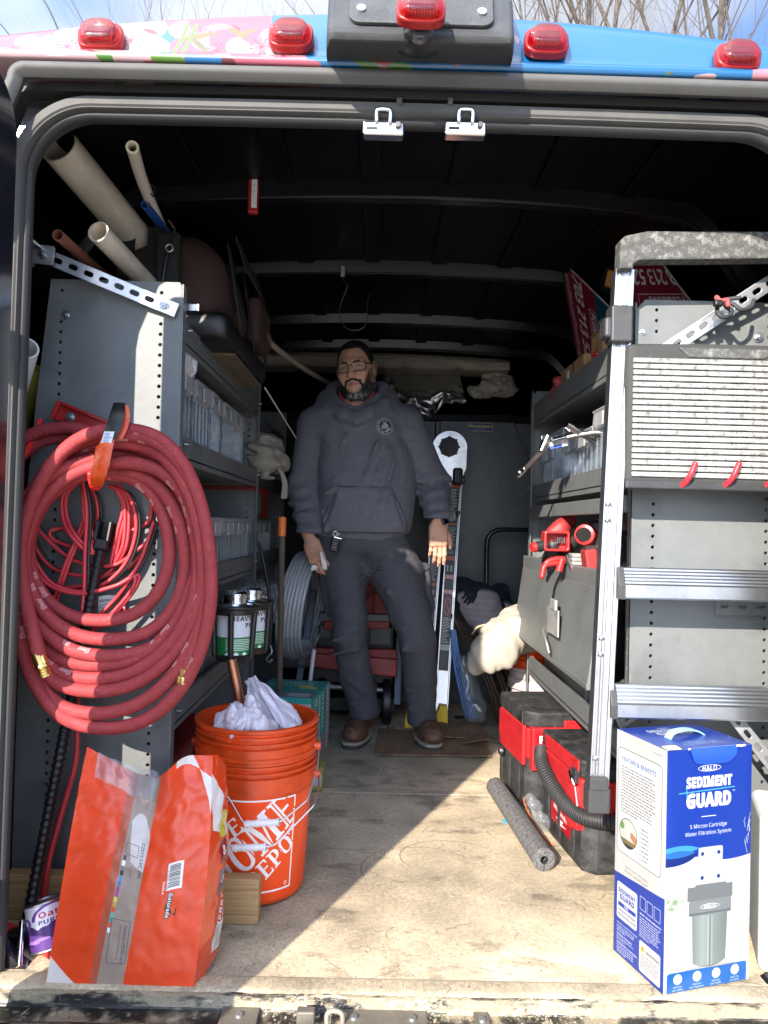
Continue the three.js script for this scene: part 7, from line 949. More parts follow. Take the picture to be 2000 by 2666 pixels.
// braided supply hoses on the right bins
{
  const br = std([0.6, 0.58, 0.55], 0.35, 0.9, { map: tW(canvas(64, 64, (g) => { g.fillStyle = '#ccc'; g.fillRect(0, 0, 64, 64); for (let y = 0; y < 8; y++) for (let x = 0; x < 8; x++) { g.fillStyle = (x + y) % 2 ? '#fff' : '#777'; g.fillRect(x * 8, y * 8, 7, 7); } }), 0.016) });
  const H = (name, label, pts) => { const p = pts.map((q) => at(...q)), o = thing('supply_hose', label, 'hose', p[0], 0, 'braided steel supply hoses'); partW('hose', boxUV(tube(p, 0.0075, 90, 12)), br, o); const d = p[1].clone().sub(p[0]).normalize(); partW('nut', merge(place(cy(0.012, 0.012, 0.024, 6), p[0].clone().addScaledVector(d, -0.012), p[0].clone().addScaledVector(d, 0.012)), rod(p[0].clone().addScaledVector(d, 0.012), p[0].clone().addScaledVector(d, 0.04), 0.0095)), M.chrome, o); return o; };
  H('a', 'longest braided steel supply hose hanging out over the right bins', [[1354, 1232, 2.55], [1376, 1212, 2.5], [1405, 1182, 2.45], [1440, 1155, 2.42], [1500, 1135, 2.4], [1560, 1128, 2.38], [1600, 1130, 2.36]]);
  H('b', 'second braided steel supply hose with its end pointing up above the right bins', [[1482, 1110, 2.35], [1500, 1122, 2.36], [1520, 1135, 2.38], [1560, 1160, 2.4], [1600, 1200, 2.42]]);
  H('c', 'third braided steel supply hose lying along the top of the right bins', [[1448, 1146, 2.38], [1470, 1140, 2.38], [1520, 1130, 2.36], [1570, 1128, 2.34], [1610, 1160, 2.34]]);
  const v = at(1420, 1158, 2.42), o = thing('stop_valve', 'small white and chrome stop valve on the braided hoses', 'valve', v); part('body', merge(rod(V(-0.012, -0.02, 0), V(0.008, 0.028, 0), 0.013), bx(0.03, 0.014, 0.022, -0.002, 0.022, 0, 0.003)), M.chrome, o);
  const t = at(1456, 1156, 2.4); solo('paper_tag', slab(6, 4, (u, v2) => V(t.x + (u - 0.5) * 0.055, t.y + (v2 - 0.5) * 0.022 + 0.014 * (u - 0.5), t.z + 0.012 * Math.sin(u * 3)), 0.0008, (u, v2) => [u, v2]), std([0.85, 0.85, 0.85], 0.5, 0, { map: picture(128, 48, (g) => { g.fillStyle = '#eee'; g.fillRect(0, 0, 128, 48); g.fillStyle = '#1d4fae'; g.fillRect(0, 26, 80, 22); g.fillStyle = '#444'; for (let i = 0; i < 9; i++) g.fillRect(60 + i * 6, 6, 3, 14); }) }), 'white and blue paper tag on the braided hoses', 'tag');
}
// battery tools on the open right shelf
{
  const red = std([0.58, 0.03, 0.03], 0.38, 0, { map: tPlas }), bk = std([0.03, 0.03, 0.032], 0.5, 0, { map: tPlas }), gr = std([0.4, 0.39, 0.36], 0.6, 0, { map: tPlas });
  const t1c = at(1447, 1408, 2.5), t1 = thing('battery_tool', 'red battery tool with its open battery socket facing out on the right shelf', 'power tool', [t1c.x, 0.84, t1c.z]);
  const sq = roundRect(-0.042, 0.042, -0.034, 0.032, 0.008); sq.holes.push(roundRect(-0.034, 0.034, -0.026, 0.024, 0.005, THREE.Path));
  part('socket', ex(sq, 0.05, 0.003).translate(0, t1c.y - 0.84, -0.03), red, t1); part('socket_back', bx(0.07, 0.052, 0.006, 0, t1c.y - 0.84, -0.025, 0.001), red, t1); for (let i = 0; i < 4; i++) part('contact', bx(0.004, 0.022, 0.02, 0.008 + i * 0.007, t1c.y - 0.838, -0.012, 0.001), M.chrome, t1);
  part('grip', merge(rod(V(-0.03, t1c.y - 0.855, 0), V(-0.07, t1c.y - 0.862, 0.01), 0.018, 0.017, 16)), bk, t1); part('grip_end', rod(V(-0.07, t1c.y - 0.862, 0.01), V(-0.082, t1c.y - 0.864, 0.013), 0.018, 0.015, 16), red, t1);
  part('handle', sn((x, y, z) => smin(cap(x, y, z, V(0, 0.06, -0.04), V(0.02, 0.0, -0.13), 0.026, 0.03), cap(x, y, z, V(0.02, 0.01, -0.13), V(0.09, 0.07, -0.15), 0.03, 0.028), 0.03), [-0.05, -0.04, -0.2], [0.14, 0.12, 0.0], 0.007), bk, t1);
  const t2c = at(1521, 1392, 2.36), t2 = thing('battery_tool', 'red and black battery tool with a round open end beside the ladder rail', 'power tool', [t2c.x, 0.84, t2c.z]); const ty = t2c.y - 0.84;
  part('housing', lathe([[0.022, 0.0], [0.031, 0.002], [0.034, 0.02], [0.036, 0.08], [0.03, 0.16], [0, 0.165]], 28).rotateX(-Math.PI / 2).rotateY(-0.5).translate(0, ty, 0.0), red, t2); part('bore', cy(0.0225, 0.0225, 0.02, 24).rotateX(Math.PI / 2).translate(0, ty, -0.009), M.black, t2); part('grip', sn((x, y, z) => cap(x, y, z, V(0.05, ty + 0.02, -0.04), V(0.06, ty - 0.09, -0.06), 0.03, 0.028) + 0.002 * Math.sin(y * 500), [0, -0.06, -0.12], [0.12, ty + 0.08, 0.02], 0.007), bk, t2); part('foot', bx(0.06, 0.075, 0.06, 0.03, ty - 0.085, -0.01, 0.008), red, t2);
  const t3c = at(1462, 1372, 2.62), t3 = thing('battery_tool', 'red handled battery tool standing at the back of the right shelf', 'power tool', [t3c.x, 0.84, t3c.z]); part('housing', sn((x, y, z) => smin(cap(x, y, z, V(-0.03, t3c.y - 0.86, 0), V(0.03, t3c.y - 0.82, -0.02), 0.024, 0.027), cap(x, y, z, V(0.0, t3c.y - 0.84, 0), V(0.02, 0.0, 0.02), 0.02, 0.028), 0.03), [-0.08, -0.04, -0.07], [0.08, t3c.y - 0.77, 0.07], 0.006), M.redDull, t3); part('foot', bx(0.06, 0.03, 0.07, 0.02, 0.015, 0.02, 0.006), bk, t3);
  const t4c = at(1452, 1455, 2.45), t4 = thing('pipe_cutter', 'red open jawed pipe cutter hanging over the edge of the right shelf', 'pipe cutter', [t4c.x, 0.83, t4c.z]); part('jaw', capped([V(-0.05, 0.0, 0.02), V(-0.035, 0.02, 0.02), V(0.0, 0.03, 0.02), V(0.03, 0.024, 0.02), V(0.045, 0.005, 0.02)], 0.0085, 40, 8), red, t4); part('lever', capped([V(-0.055, -0.028, 0.025), V(-0.045, 0.006, 0.022), V(-0.01, 0.016, 0.02)], 0.009, 24, 8), red, t4); part('screw', rod(V(0.0, -0.01, 0.02), V(0.01, 0.03, 0.02), 0.012), red, t4);
  const t5c = at(1506, 1440, 2.4), t5 = thing('grey_box', 'small pale grey grooved case among the red tools', 'case', [t5c.x, 0.83, t5c.z]); for (let i = 0; i < 4; i++) part('segment', bx(0.05, 0.011, 0.05, 0, 0.006 + i * 0.0125, 0, 0.002), gr, t5);
  solo('hose_offcut', capped([at(1478, 1450, 2.42), at(1490, 1478, 2.4), at(1510, 1490, 2.38), at(1520, 1480, 2.38)], 0.009, 40, 10), bk, 'short black hose offcut among the red tools', 'hose');
  const t6c = at(1540, 1455, 2.3), t6 = thing('battery_tool', 'faded red battery pack at the shelf edge by the ladder rail', 'battery', [t6c.x, 0.83, t6c.z]); part('pack', bx(0.04, 0.075, 0.06, 0, 0.03, 0, 0.008).rotateZ(0.15), M.redDull, t6); part('terminal', bx(0.03, 0.012, 0.04, 0.003, 0.07, 0, 0.003).rotateZ(0.15), bk, t6);
  const g1 = thing('dark_glove', 'black work gloves piled behind the ladder rail on the right shelf', 'gloves', [0.70, 0.82, -0.5]); part('palm', sn((x, y, z) => smin(rbox(x, y - 0.04, z, 0.05, 0.04, 0.09, 0.03), rbox(x - 0.01, y - 0.1, z - 0.02, 0.045, 0.03, 0.08, 0.025), 0.03) + 0.02 * ns(x * 25, y * 25, z * 25), [-0.09, -0.03, -0.13], [0.09, 0.17, 0.13], 0.009), M.black, g1);
  const cc = thing('charger_case', 'black plastic battery charger at the back of the right shelf', 'charger', [0.8, 0.81, -0.6]); part('case_body', bx(0.16, 0.22, 0.12, 0, 0.11, 0, 0.012, 2), M.blackPlastic, cc); part('label', bx(0.05, 0.09, 0.002, -0.04, 0.13, 0.061, 0.0005), M.steelDark, cc);
  // lower shelf contents
  const b1 = thing('metal_box', 'grey steel box on the low right shelf under the cupboard door', 'box', [0.74, 0.374, -0.93]); part('box_body', bx(0.15, 0.085, 0.26, 0, 0.043, 0, 0.003), M.shelf, b1); part('lid', bx(0.154, 0.01, 0.264, 0, 0.09, 0, 0.002), M.shelf, b1);
  const b3 = thing('metal_box', 'darker open grey steel tray near the ladder rail on the low right shelf', 'box', [0.76, 0.374, -0.62]); part('box_body', bx(0.16, 0.11, 0.2, 0, 0.056, 0, 0.003), M.shelf, b3); part('handle', bx(0.008, 0.02, 0.06, -0.084, 0.06, 0, 0.002), M.aluDull, b3);
  solo('white_board', bl(0.70, 0.71, 0.376, 0.5, -1.54, -1.14, 0.002), std([0.5, 0.47, 0.42], 0.7, 0, { map: tPlas }), 'dirty white board standing at the far end of the low right shelf', 'board');
}
// quart bucket, drop cloth
{
  const c = V(0.735, 0.002, -1.71), h = 0.36, b = thing('white_bucket', 'white bucket with quart marks on the floor beside the far right shelving', 'bucket', c);
  const lab = picture(1024, 512, (g) => { g.fillStyle = '#dcd2d0'; g.fillRect(0, 0, 1024, 512); g.fillStyle = '#4b3a7a'; g.save(); g.translate(150, 470); g.rotate(-Math.PI / 2); g.font = 'bold 64px sans-serif'; g.fillText('QUARTS', 40, 0, 380); g.restore(); g.font = 'bold 24px sans-serif'; for (let i = 0; i < 13; i++) { g.fillRect(190, 60 + i * 30, i % 4 ? 44 : 70, 5); } });
  partW('shell', lathe([[0, 0], [0.12, 0], [0.126, 0.006], [0.14, h - 0.09], [0.153, h - 0.088], [0.15, h - 0.05], [0.142, h - 0.046], [0.148, h - 0.02], [0.142, h - 0.016], [0.15, h], [0.14, h], [0.118, 0.01], [0, 0.01]], 56).translate(c.x, 0, c.z), std([0.62, 0.52, 0.5], 0.42, 0, { map: tMot }), b);
  partW('print', grid(60, 4, (u, v) => { const a = u * Math.PI * 2 + Math.PI * 0.93, y = lerp(0.02, h - 0.1, v), r = lerp(0.127, 0.1395, y / (h - 0.09)) + 0.0008; return V(c.x + Math.sin(a) * r, y, c.z + Math.cos(a) * r); }), std([0.85, 0.82, 0.8], 0.42, 0, { map: lab }), b);
  partW('handle', tube([V(c.x - 0.15, 0.29, c.z), V(c.x - 0.17, 0.22, c.z + 0.05), V(c.x - 0.16, 0.14, c.z + 0.1)], 0.0025, 24, 6), M.zinc, b); partW('grip', rod(V(c.x - 0.175, 0.15, c.z + 0.085), V(c.x - 0.14, 0.115, c.z + 0.13), 0.009), M.white, b);
  const r2 = thing('red_bucket', 'orange red bucket stacked in the white bucket under the drop cloth', 'bucket', [c.x, h - 0.02, c.z]); part('shell', lathe([[0.13, 0], [0.137, 0.0], [0.14, 0.03], [0.151, 0.032], [0.149, 0.055], [0.143, 0.058], [0.15, 0.075], [0.144, 0.08], [0.153, 0.105], [0.143, 0.12], [0.13, 0.118]], 48), M.orange, r2);
  const C = [[1232, 1738, 3.12, 0.014], [1262, 1700, 3.1, 0.05], [1300, 1668, 3.12, 0.075], [1335, 1645, 3.15, 0.08], [1375, 1632, 3.2, 0.085], [1420, 1650, 3.2, 0.07]].map(([x, y, d, r]) => [at(x, y, d), r]), hang = [at(1270, 1725, 3.09), at(1322, 1722, 3.09)];
  solo('drop_cloth', sn((x, y, z) => { let s = 9; for (let i = 0; i < C.length - 1; i++) s = smin(s, cap(x, y, z, C[i][0], C[i + 1][0], C[i][1], C[i + 1][1]), 0.05); s = smin(s, cap(x, y, z, hang[0], hang[1], 0.022, 0.018), 0.05); return s * 0.9 - 0.036 * crumple(x + y * 0.7, y * 0.25, z, 5.2); }, [0.33, 0.28, -1.76], [0.78, 0.68, -1.36], 0.0075), std([0.56, 0.5, 0.4], 0.9, 0, { map: tMot, bumpMap: bFab, bumpScale: 0.001 }), 'cream canvas drop cloth heaped over the buckets at the far right shelving', 'drop cloth');
}

// ================================================================ deep inside: left, back and right behind the man
// things seen past the left shelving
{
  const p1 = thing('pole', 'brown pole with an orange end cap standing beside the left shelving', 'pole', at(727, 1830, 3.1)); partW('shaft', rod(at(727, 1830, 3.1), at(735, 1390, 3.0), 0.0125, 0.0125, 16), std([0.09, 0.07, 0.055], 0.6), p1); partW('end_cap', pipe(at(734, 1396, 3.0), at(735.5, 1346, 3.0), 0.0155, 0.005, 24), std([0.75, 0.17, 0.03], 0.45), p1);
  solo('long_conduit', tube([at(690, 880, 2.9), at(730, 915, 3.05), at(800, 965, 3.4), at(870, 1006, 3.75), at(930, 1035, 4.0)], 0.012, 60, 12), std([0.3, 0.26, 0.2], 0.55), 'beige flexible conduit running from the tool bag to behind the man', 'conduit');
  solo('thin_rod', rod(at(690, 1010, 2.75), at(772, 1142, 3.15), 0.0032, 0.0022), std([0.5, 0.5, 0.48], 0.5), 'thin pale rod slanting down from the tool bag towards the man', 'rod');
  const b = thing('bungee_cord', 'black rubber strap with a metal hook hanging on the left shelving', 'cord', at(708, 1720, 3.0)); partW('strap', tube([at(672, 1412, 2.98), at(684, 1450, 2.97), at(700, 1540, 2.97), at(706, 1620, 2.97), at(702, 1680, 2.98)], 0.007, 50, 8), M.black, b); partW('hook', capped([at(702, 1676, 2.98), at(708, 1696, 2.97), at(698, 1710, 2.97), at(694, 1716, 2.97), at(700, 1724, 2.96), at(708, 1718, 2.96)], 0.004, 40, 8), M.zinc, b);
  const rb = thing('red_box', 'red plastic box with a green round sticker on the far left shelf bins', 'box', [-0.63, 0.975, -1.75]); part('box_body', bx(0.24, 0.12, 0.36, 0, 0.06, 0, 0.008, 2), M.redDull, rb); part('lid', bx(0.25, 0.02, 0.37, 0, 0.12, 0, 0.006), M.redDull, rb); part('sticker', cy(0.042, 0.042, 0.002, 28).rotateZ(Math.PI / 2).translate(0.122, 0.055, 0.12), std([0.02, 0.22, 0.09], 0.45), rb);
  const cl = [[680, 1165, 3.2, 0.05], [700, 1180, 3.25, 0.06], [725, 1205, 3.3, 0.045], [690, 1210, 3.2, 0.05]].map(([x, y, d, r]) => [at(x, y, d), r]);
  solo('cloth_heap', sn((x, y, z) => { let s = 9; for (const [p, r] of cl) s = smin(s, len(x - p.x, y - p.y, z - p.z) - r, 0.06); return s - 0.06 * crumple(x, y * 2.2, z, 6); }, [-0.62, 1.1, -1.85], [-0.28, 1.45, -1.5], 0.009), std([0.26, 0.24, 0.2], 0.9, 0, { bumpMap: bFab, bumpScale: 0.001 }), 'heap of pale folded cloth on the far left shelf', 'cloth');
  solo('cloth_strap', slab(2, 16, (u, v) => { const p = new THREE.CatmullRomCurve3([at(722, 1212, 3.2), at(736, 1236, 3.18), at(742, 1262, 3.18), at(740, 1298, 3.18)]).getPoint(v); return V(p.x + (u - 0.5) * (0.014 + 0.012 * v), p.y, p.z + 0.004 * Math.sin(v * 8)); }, 0.003), std([0.3, 0.28, 0.25], 0.9), 'dangling grey cloth strap below the pale cloth heap', 'strap');
  solo('clear_bag', sn((x, y, z) => { const p = at(690, 1580, 3.05); return rbox(x - p.x + 0.05, y - p.y, z - p.z + 0.1, 0.08, 0.1, 0.12, 0.05) + 0.03 * (Math.abs(ns(x * 20, y * 20, z * 20)) - 0.15); }, [-0.68, 0.42, -1.8], [-0.34, 0.8, -1.35], 0.009), M.film, 'crumpled clear plastic bag on the lowest far left shelf', 'plastic bag');
  for (const [x, y, z, lb] of [[-0.6, 0.985, -0.62, 'crumpled clear plastic bag of dark fittings on top of the third shelf bins'], [-0.56, 1.36, -0.42, 'white printed plastic bag leaning on the nearest bin of the second left shelf']]) solo('fittings_bag', sn((a, b2, c) => rbox(a - x, b2 - y - 0.03, c - z, 0.05, 0.045, 0.1, 0.03) + 0.03 * (Math.abs(ns(a * 22, b2 * 22, c * 22)) - 0.15), [x - 0.12, y - 0.05, z - 0.17], [x + 0.12, y + 0.13, z + 0.17], 0.008), y > 1.2 ? std([0.55, 0.56, 0.6], 0.5) : M.film, lb, 'plastic bag');
  // coil of clear tube in a bag
  const tc = at(778, 1588, 3.32), coil = thing('tube_coil', 'upright coil of clear plastic tubing in a bag beside the left shelving', 'tube coil', [tc.x, tc.y - 0.27, tc.z - 0.26]);
  const tm = new THREE.MeshPhysicalMaterial({ color: 0xd9dde0, roughness: 0.2, transmission: 0.45, thickness: 0, clearcoat: 0.6 });
  for (let i = 0; i < 7; i++) for (let j = 0; j < 1; j++) partW('tube_turn', new THREE.TorusGeometry(0.255 - 0.004 * Math.abs(i - 3), 0.0088, 10, 70).rotateY(Math.PI / 2 - 0.16).rotateZ(-0.13).translate(tc.x + (i - 3) * 0.0165, tc.y, tc.z - 0.26), tm, coil);
  partW('bag', sn((x, y, z) => { const a = Math.atan2(y - tc.y, z - tc.z + 0.26), R0 = len(y - tc.y, z - tc.z + 0.26); return rbox(x - tc.x + (y - tc.y) * -0.13, R0 - 0.255, 0, 0.075, 0.034, 0.01, 0.02) + 0.02 * (Math.abs(ns(x * 30, y * 16, z * 16)) - 0.1) - (y < tc.y - 0.12 ? 0.01 : -0.03); }, [tc.x - 0.17, tc.y - 0.36, tc.z - 0.62], [tc.x + 0.17, tc.y - 0.05, tc.z + 0.1], 0.012), M.film, coil);
  solo('white_pipe', rod(at(818, 1690, 3.3), at(805, 1800, 3.34), 0.009), M.white, 'short white plastic pipe on the floor behind the liner carton', 'pipe');
}
// hanging from the roof
{
  const w = at(660, 507, 2.16), l = thing('work_light', 'small red and white work light hanging from the roof rib', 'work light', w); part('case', bx(0.03, 0.112, 0.02, 0, 0, 0, 0.006, 2), M.red, l); part('diffuser', bx(0.016, 0.092, 0.004, 0.004, 0.004, 0.011, 0.0015), std([0.75, 0.75, 0.74], 0.35), l); for (let i = 0; i < 5; i++) part('diode', cy(0.0022, 0.0022, 0.002, 10).rotateX(Math.PI / 2).translate(0.004, 0.038 - i * 0.017, 0.0135), std([0.5, 0.48, 0.3], 0.3), l); part('hanger', capped([V(-0.008, 0.056, 0), V(-0.008, 0.068, 0), V(0.008, 0.068, 0), V(0.008, 0.056, 0)], 0.0015, 20, 6), M.zinc, l);
  solo('bent_wire', tube([at(893, 694, 2.8), at(892, 722, 2.8), at(897, 735, 2.8), at(905, 745, 2.8), at(888, 790, 2.82), at(884, 818, 2.82), at(896, 848, 2.82), at(920, 860, 2.82), at(945, 854, 2.82), at(958, 830, 2.82), at(956, 808, 2.82), at(958, 785, 2.82), at(963, 765, 2.82)], 0.0016, 100, 6), std([0.1, 0.1, 0.1], 0.4, 0.8), 'thin bent wire hanging from the second roof rib above the man', 'wire');
  const c = at(893, 706, 2.78); solo('wire_clip', merge(bl(c.x - 0.007, c.x + 0.007, c.y - 0.02, c.y + 0.02, c.z - 0.004, c.z, 0.001)), M.aluDull, 'small metal clip on the second roof rib', 'clip');
  solo('roof_tape', slab(1, 6, (u, v) => { const a = at(660, 330, 2.1), b = at(663, 400, 2.15), p = a.lerp(b, v); return V(p.x + (u - 0.5) * 0.012, p.y, p.z); }, 0.001), std([0.06, 0.045, 0.045], 0.8), 'dark strip hanging above the red work light', 'strip');
}
// tool stack on a hand cart behind the man's legs
{
  const pb = (x0, x1, y0, y1, d, dep, r = 0.006) => { const a = at(x0, y1, d), b = at(x1, y0, d); return bl(a.x, b.x, a.y, b.y, a.z, a.z - dep, r); };
  const red = M.redDull, bk = std([0.022, 0.022, 0.023], 0.5, 0, { map: tPlas });
  const mk = (n, lb, cat, d, arr, g) => { const o = thing(n, lb, cat, at(915, arr[0][2][3], d), 0, g); for (const [nm, m, q, dd, dep] of arr) partW(nm, pb(...q, dd ?? d, dep ?? 0.25), m, o); return o; };
  const a = mk('tool_crate', 'top red crate with raised ribs in the tool stack behind the man', 'crate', 3.78, [['crate_body', red, [842, 1012, 1522, 1612], 3.78, 0.3], ['crate_rim', red, [836, 1016, 1510, 1526], 3.77, 0.31], ['rib', red, [868, 878, 1530, 1608], 3.77, 0.02], ['rib', red, [968, 978, 1530, 1608], 3.77, 0.02], ['crate_base', bk, [845, 1010, 1608, 1620], 3.79, 0.3]], 'red and black tool boxes stacked on the cart');
  for (const [x0, x1] of [[880, 925], [925, 966]]) partW('rib', rod(at(x0, 1600, 3.765), at(x1, 1545, 3.765), 0.006), red, a);
  mk('tool_organizer', 'middle black organizer with red latches in the tool stack behind the man', 'tool box', 3.74, [['lid', std([0.09, 0.09, 0.09], 0.4), [830, 1018, 1600, 1618], 3.74, 0.3], ['latch', red, [920, 1015, 1618, 1636], 3.73, 0.04], ['latch', red, [842, 870, 1618, 1640], 3.73, 0.04], ['body', bk, [826, 1026, 1632, 1700], 3.75, 0.3], ['panel', std([0.05, 0.055, 0.055], 0.5), [832, 865, 1628, 1662], 3.735, 0.01], ['panel', std([0.05, 0.055, 0.055], 0.5), [962, 1020, 1636, 1680], 3.735, 0.01]], 'red and black tool boxes stacked on the cart');
  const low = mk('tool_box', 'lowest black tool box with a red tray front in the tool stack', 'tool box', 3.68, [['body', bk, [806, 1024, 1702, 1776], 3.7, 0.3], ['red_tray', red, [798, 1034, 1692, 1716], 3.66, 0.06]], 'red and black tool boxes stacked on the cart');
  { const A = at(798, 1700, 3.64), B = at(1034, 1716, 3.64); partW('red_front', ex(poly([[A.x, A.y], [B.x, B.y], [B.x + 0.0, B.y - 0.085], [A.x - 0.004, A.y - 0.06]]), 0.03, 0.006).translate(0, 0, A.z - 0.02), std([0.42, 0.03, 0.035], 0.4, 0, { map: tPlas }), low); }
  const cart = thing('hand_cart', 'blue grey hand cart frame with black wheels under the tool stack', 'cart', onY(905, 1850));
  const fr = std([0.06, 0.075, 0.1], 0.45, 0.5);
  for (const [p, q] of [[[816, 1538, 3.72], [778, 1778, 3.6]], [[1040, 1660, 3.72], [1034, 1835, 3.6]]]) partW('frame_bar', place(bx(0.032, at(...p).distanceTo(at(...q)), 0.016, 0, 0, 0, 0.003), at(...q), at(...p)), fr, cart);
  for (const px of [838, 1008]) { const c = at(px, 1796, 3.66); const w = partW('wheel', lathe([[0.05, -0.02], [0.09, -0.022], [0.104, -0.018], [0.108, 0], [0.104, 0.018], [0.09, 0.022], [0.05, 0.02]], 40).rotateZ(Math.PI / 2).translate(c.x, 0.108, c.z), M.black, cart); partW('rim', lathe([[0.012, -0.016], [0.05, -0.016], [0.05, 0.016], [0.012, 0.016]], 28).rotateZ(Math.PI / 2).translate(c.x, 0.108, c.z), std([0.4, 0.05, 0.05], 0.5), w); }
  partW('axle', rod(at(828, 1785, 3.7), at(1016, 1798, 3.7), 0.014, 0.014, 18), M.aluDull, cart); partW('deck', pb(800, 1030, 1820, 1850, 3.72, 0.3), bk, cart);
}
// articulated ladder standing at the man's side
{
  const L = thing('folding_ladder', 'folded articulated aluminium ladder with a large round hinge beside the man', 'ladder', onY(1120, 1885));
  const lab = picture(128, 1024, (g) => { g.fillStyle = '#16181a'; g.fillRect(0, 0, 128, 1024); const bar = (y, h, c) => { g.fillStyle = c; g.fillRect(4, y, 120, h); }; bar(14, 26, '#c2502a'); bar(240, 10, '#c97a28'); bar(420, 24, '#d0682a'); bar(520, 24, '#b82b35'); bar(600, 24, '#b82b35'); g.fillStyle = '#d8d8d4'; for (let y = 50; y < 230; y += 8) g.fillRect(10, y, rr(60, 106), 3); for (const [x, y] of [[20, 190], [70, 190], [20, 470], [70, 470]]) { g.fillStyle = '#d8d8d4'; g.fillRect(x, y, 14, 34); g.fillRect(x + 20, y, 5, 34); } g.fillStyle = '#c9c9c5'; for (let y = 262; y < 410; y += 8) g.fillRect(10, y, rr(60, 106), 3); g.fillStyle = '#e5e5e0'; g.font = 'bold 26px sans-serif'; g.fillText('DANGER', 10, 542); g.fillText('PELIGRO', 8, 622); g.strokeStyle = '#c23a46'; g.lineWidth = 8; g.beginPath(); g.arc(64, 690, 44, 0, 7); g.moveTo(34, 660); g.lineTo(94, 720); g.stroke(); g.fillStyle = '#c9c9c5'; for (let y = 750; y < 880; y += 8) g.fillRect(10, y, rr(60, 106), 3); g.fillStyle = '#c9ccd0'; g.fillRect(0, 890, 128, 30); g.fillStyle = '#3d4146'; for (let y = 930; y < 1010; y += 8) g.fillRect(10, y, rr(60, 106), 4); });
  const rail = (T, B, w, label) => { const n = B.distanceTo(T), q = new THREE.Quaternion().setFromUnitVectors(V(0, 1, 0), T.clone().sub(B).normalize()); const put = (g) => g.applyQuaternion(q).translate(B.x, B.y, B.z); const r = partW('rail', put(merge(bx(w, n, 0.012, 0, n / 2, -0.02, 0.002), bx(0.007, n, 0.034, -w / 2, n / 2, -0.004, 0.002), bx(0.007, n, 0.034, w / 2, n / 2, -0.004, 0.002))), M.alu, L); partW('label', put(slab(1, 10, (u, v) => V((u - 0.5) * (w - 0.012), lerp(n * label[0], n * label[1], v), -0.0125), 0.0008)), std([0.8, 0.8, 0.8], 0.4, 0, { map: lab }), r); };
  const tR = at(1189, 1225, 3.84), bR = at(1147, 1868, 3.62), tL = at(1150, 1240, 3.83), bL = at(1098, 1868, 3.63);
  rail(tR, bR, 0.058, [0.18, 0.96]); rail(tL, bL, 0.056, [0.18, 0.8]);
  const h = at(1171, 1168, 3.82); const hp = partW('hinge_plate', merge(cy(0.088, 0.088, 0.02, 40).rotateX(Math.PI / 2).translate(h.x, h.y, h.z), ex(poly([[-0.03, -0.04], [0.088, -0.0], [0.086, -0.1], [0.06, -0.16], [0.0, -0.16], [-0.045, -0.11]]), 0.018, 0.002).translate(h.x, h.y, h.z - 0.009)), M.alu, L);
  partW('hinge_knob', merge(cy(0.047, 0.05, 0.026, 32).rotateX(Math.PI / 2).translate(h.x - 0.004, h.y + 0.008, h.z + 0.02), ...[0, 1, 2, 3, 4, 5, 6, 7].map((i) => bx(0.014, 0.008, 0.024, h.x - 0.004 + 0.048 * Math.cos(i * 0.785), h.y + 0.008 + 0.048 * Math.sin(i * 0.785), h.z + 0.02, 0.002))), M.blackPlastic, hp);
  const kn = at(1192, 1240, 3.80); partW('lock_knob', merge(bx(0.05, 0.085, 0.03, kn.x, kn.y, kn.z, 0.014, 3), bx(0.016, 0.07, 0.014, kn.x, kn.y, kn.z + 0.018, 0.005)), M.black, hp);
  for (const [y, x] of [[1338, 1193], [1250, 1206], [1540, 1180]]) { const p = at(x, y, 3.8); partW('lock_tab', bx(0.022, 0.03, 0.03, p.x, p.y, p.z, 0.006), M.black, L); }
  const yel = std([0.75, 0.5, 0.03], 0.5); for (const [x, y] of [[1150, 1872], [1070, 1878]]) { const p = at(x, y, 3.6); partW('foot', merge(ex(poly([[-0.03, -0.03], [0.03, -0.03], [0.026, 0.06], [-0.01, 0.065], [-0.026, 0.02]]), 0.05, 0.003).translate(p.x, Math.max(0.03, p.y), p.z - 0.05)), yel, L); }
}
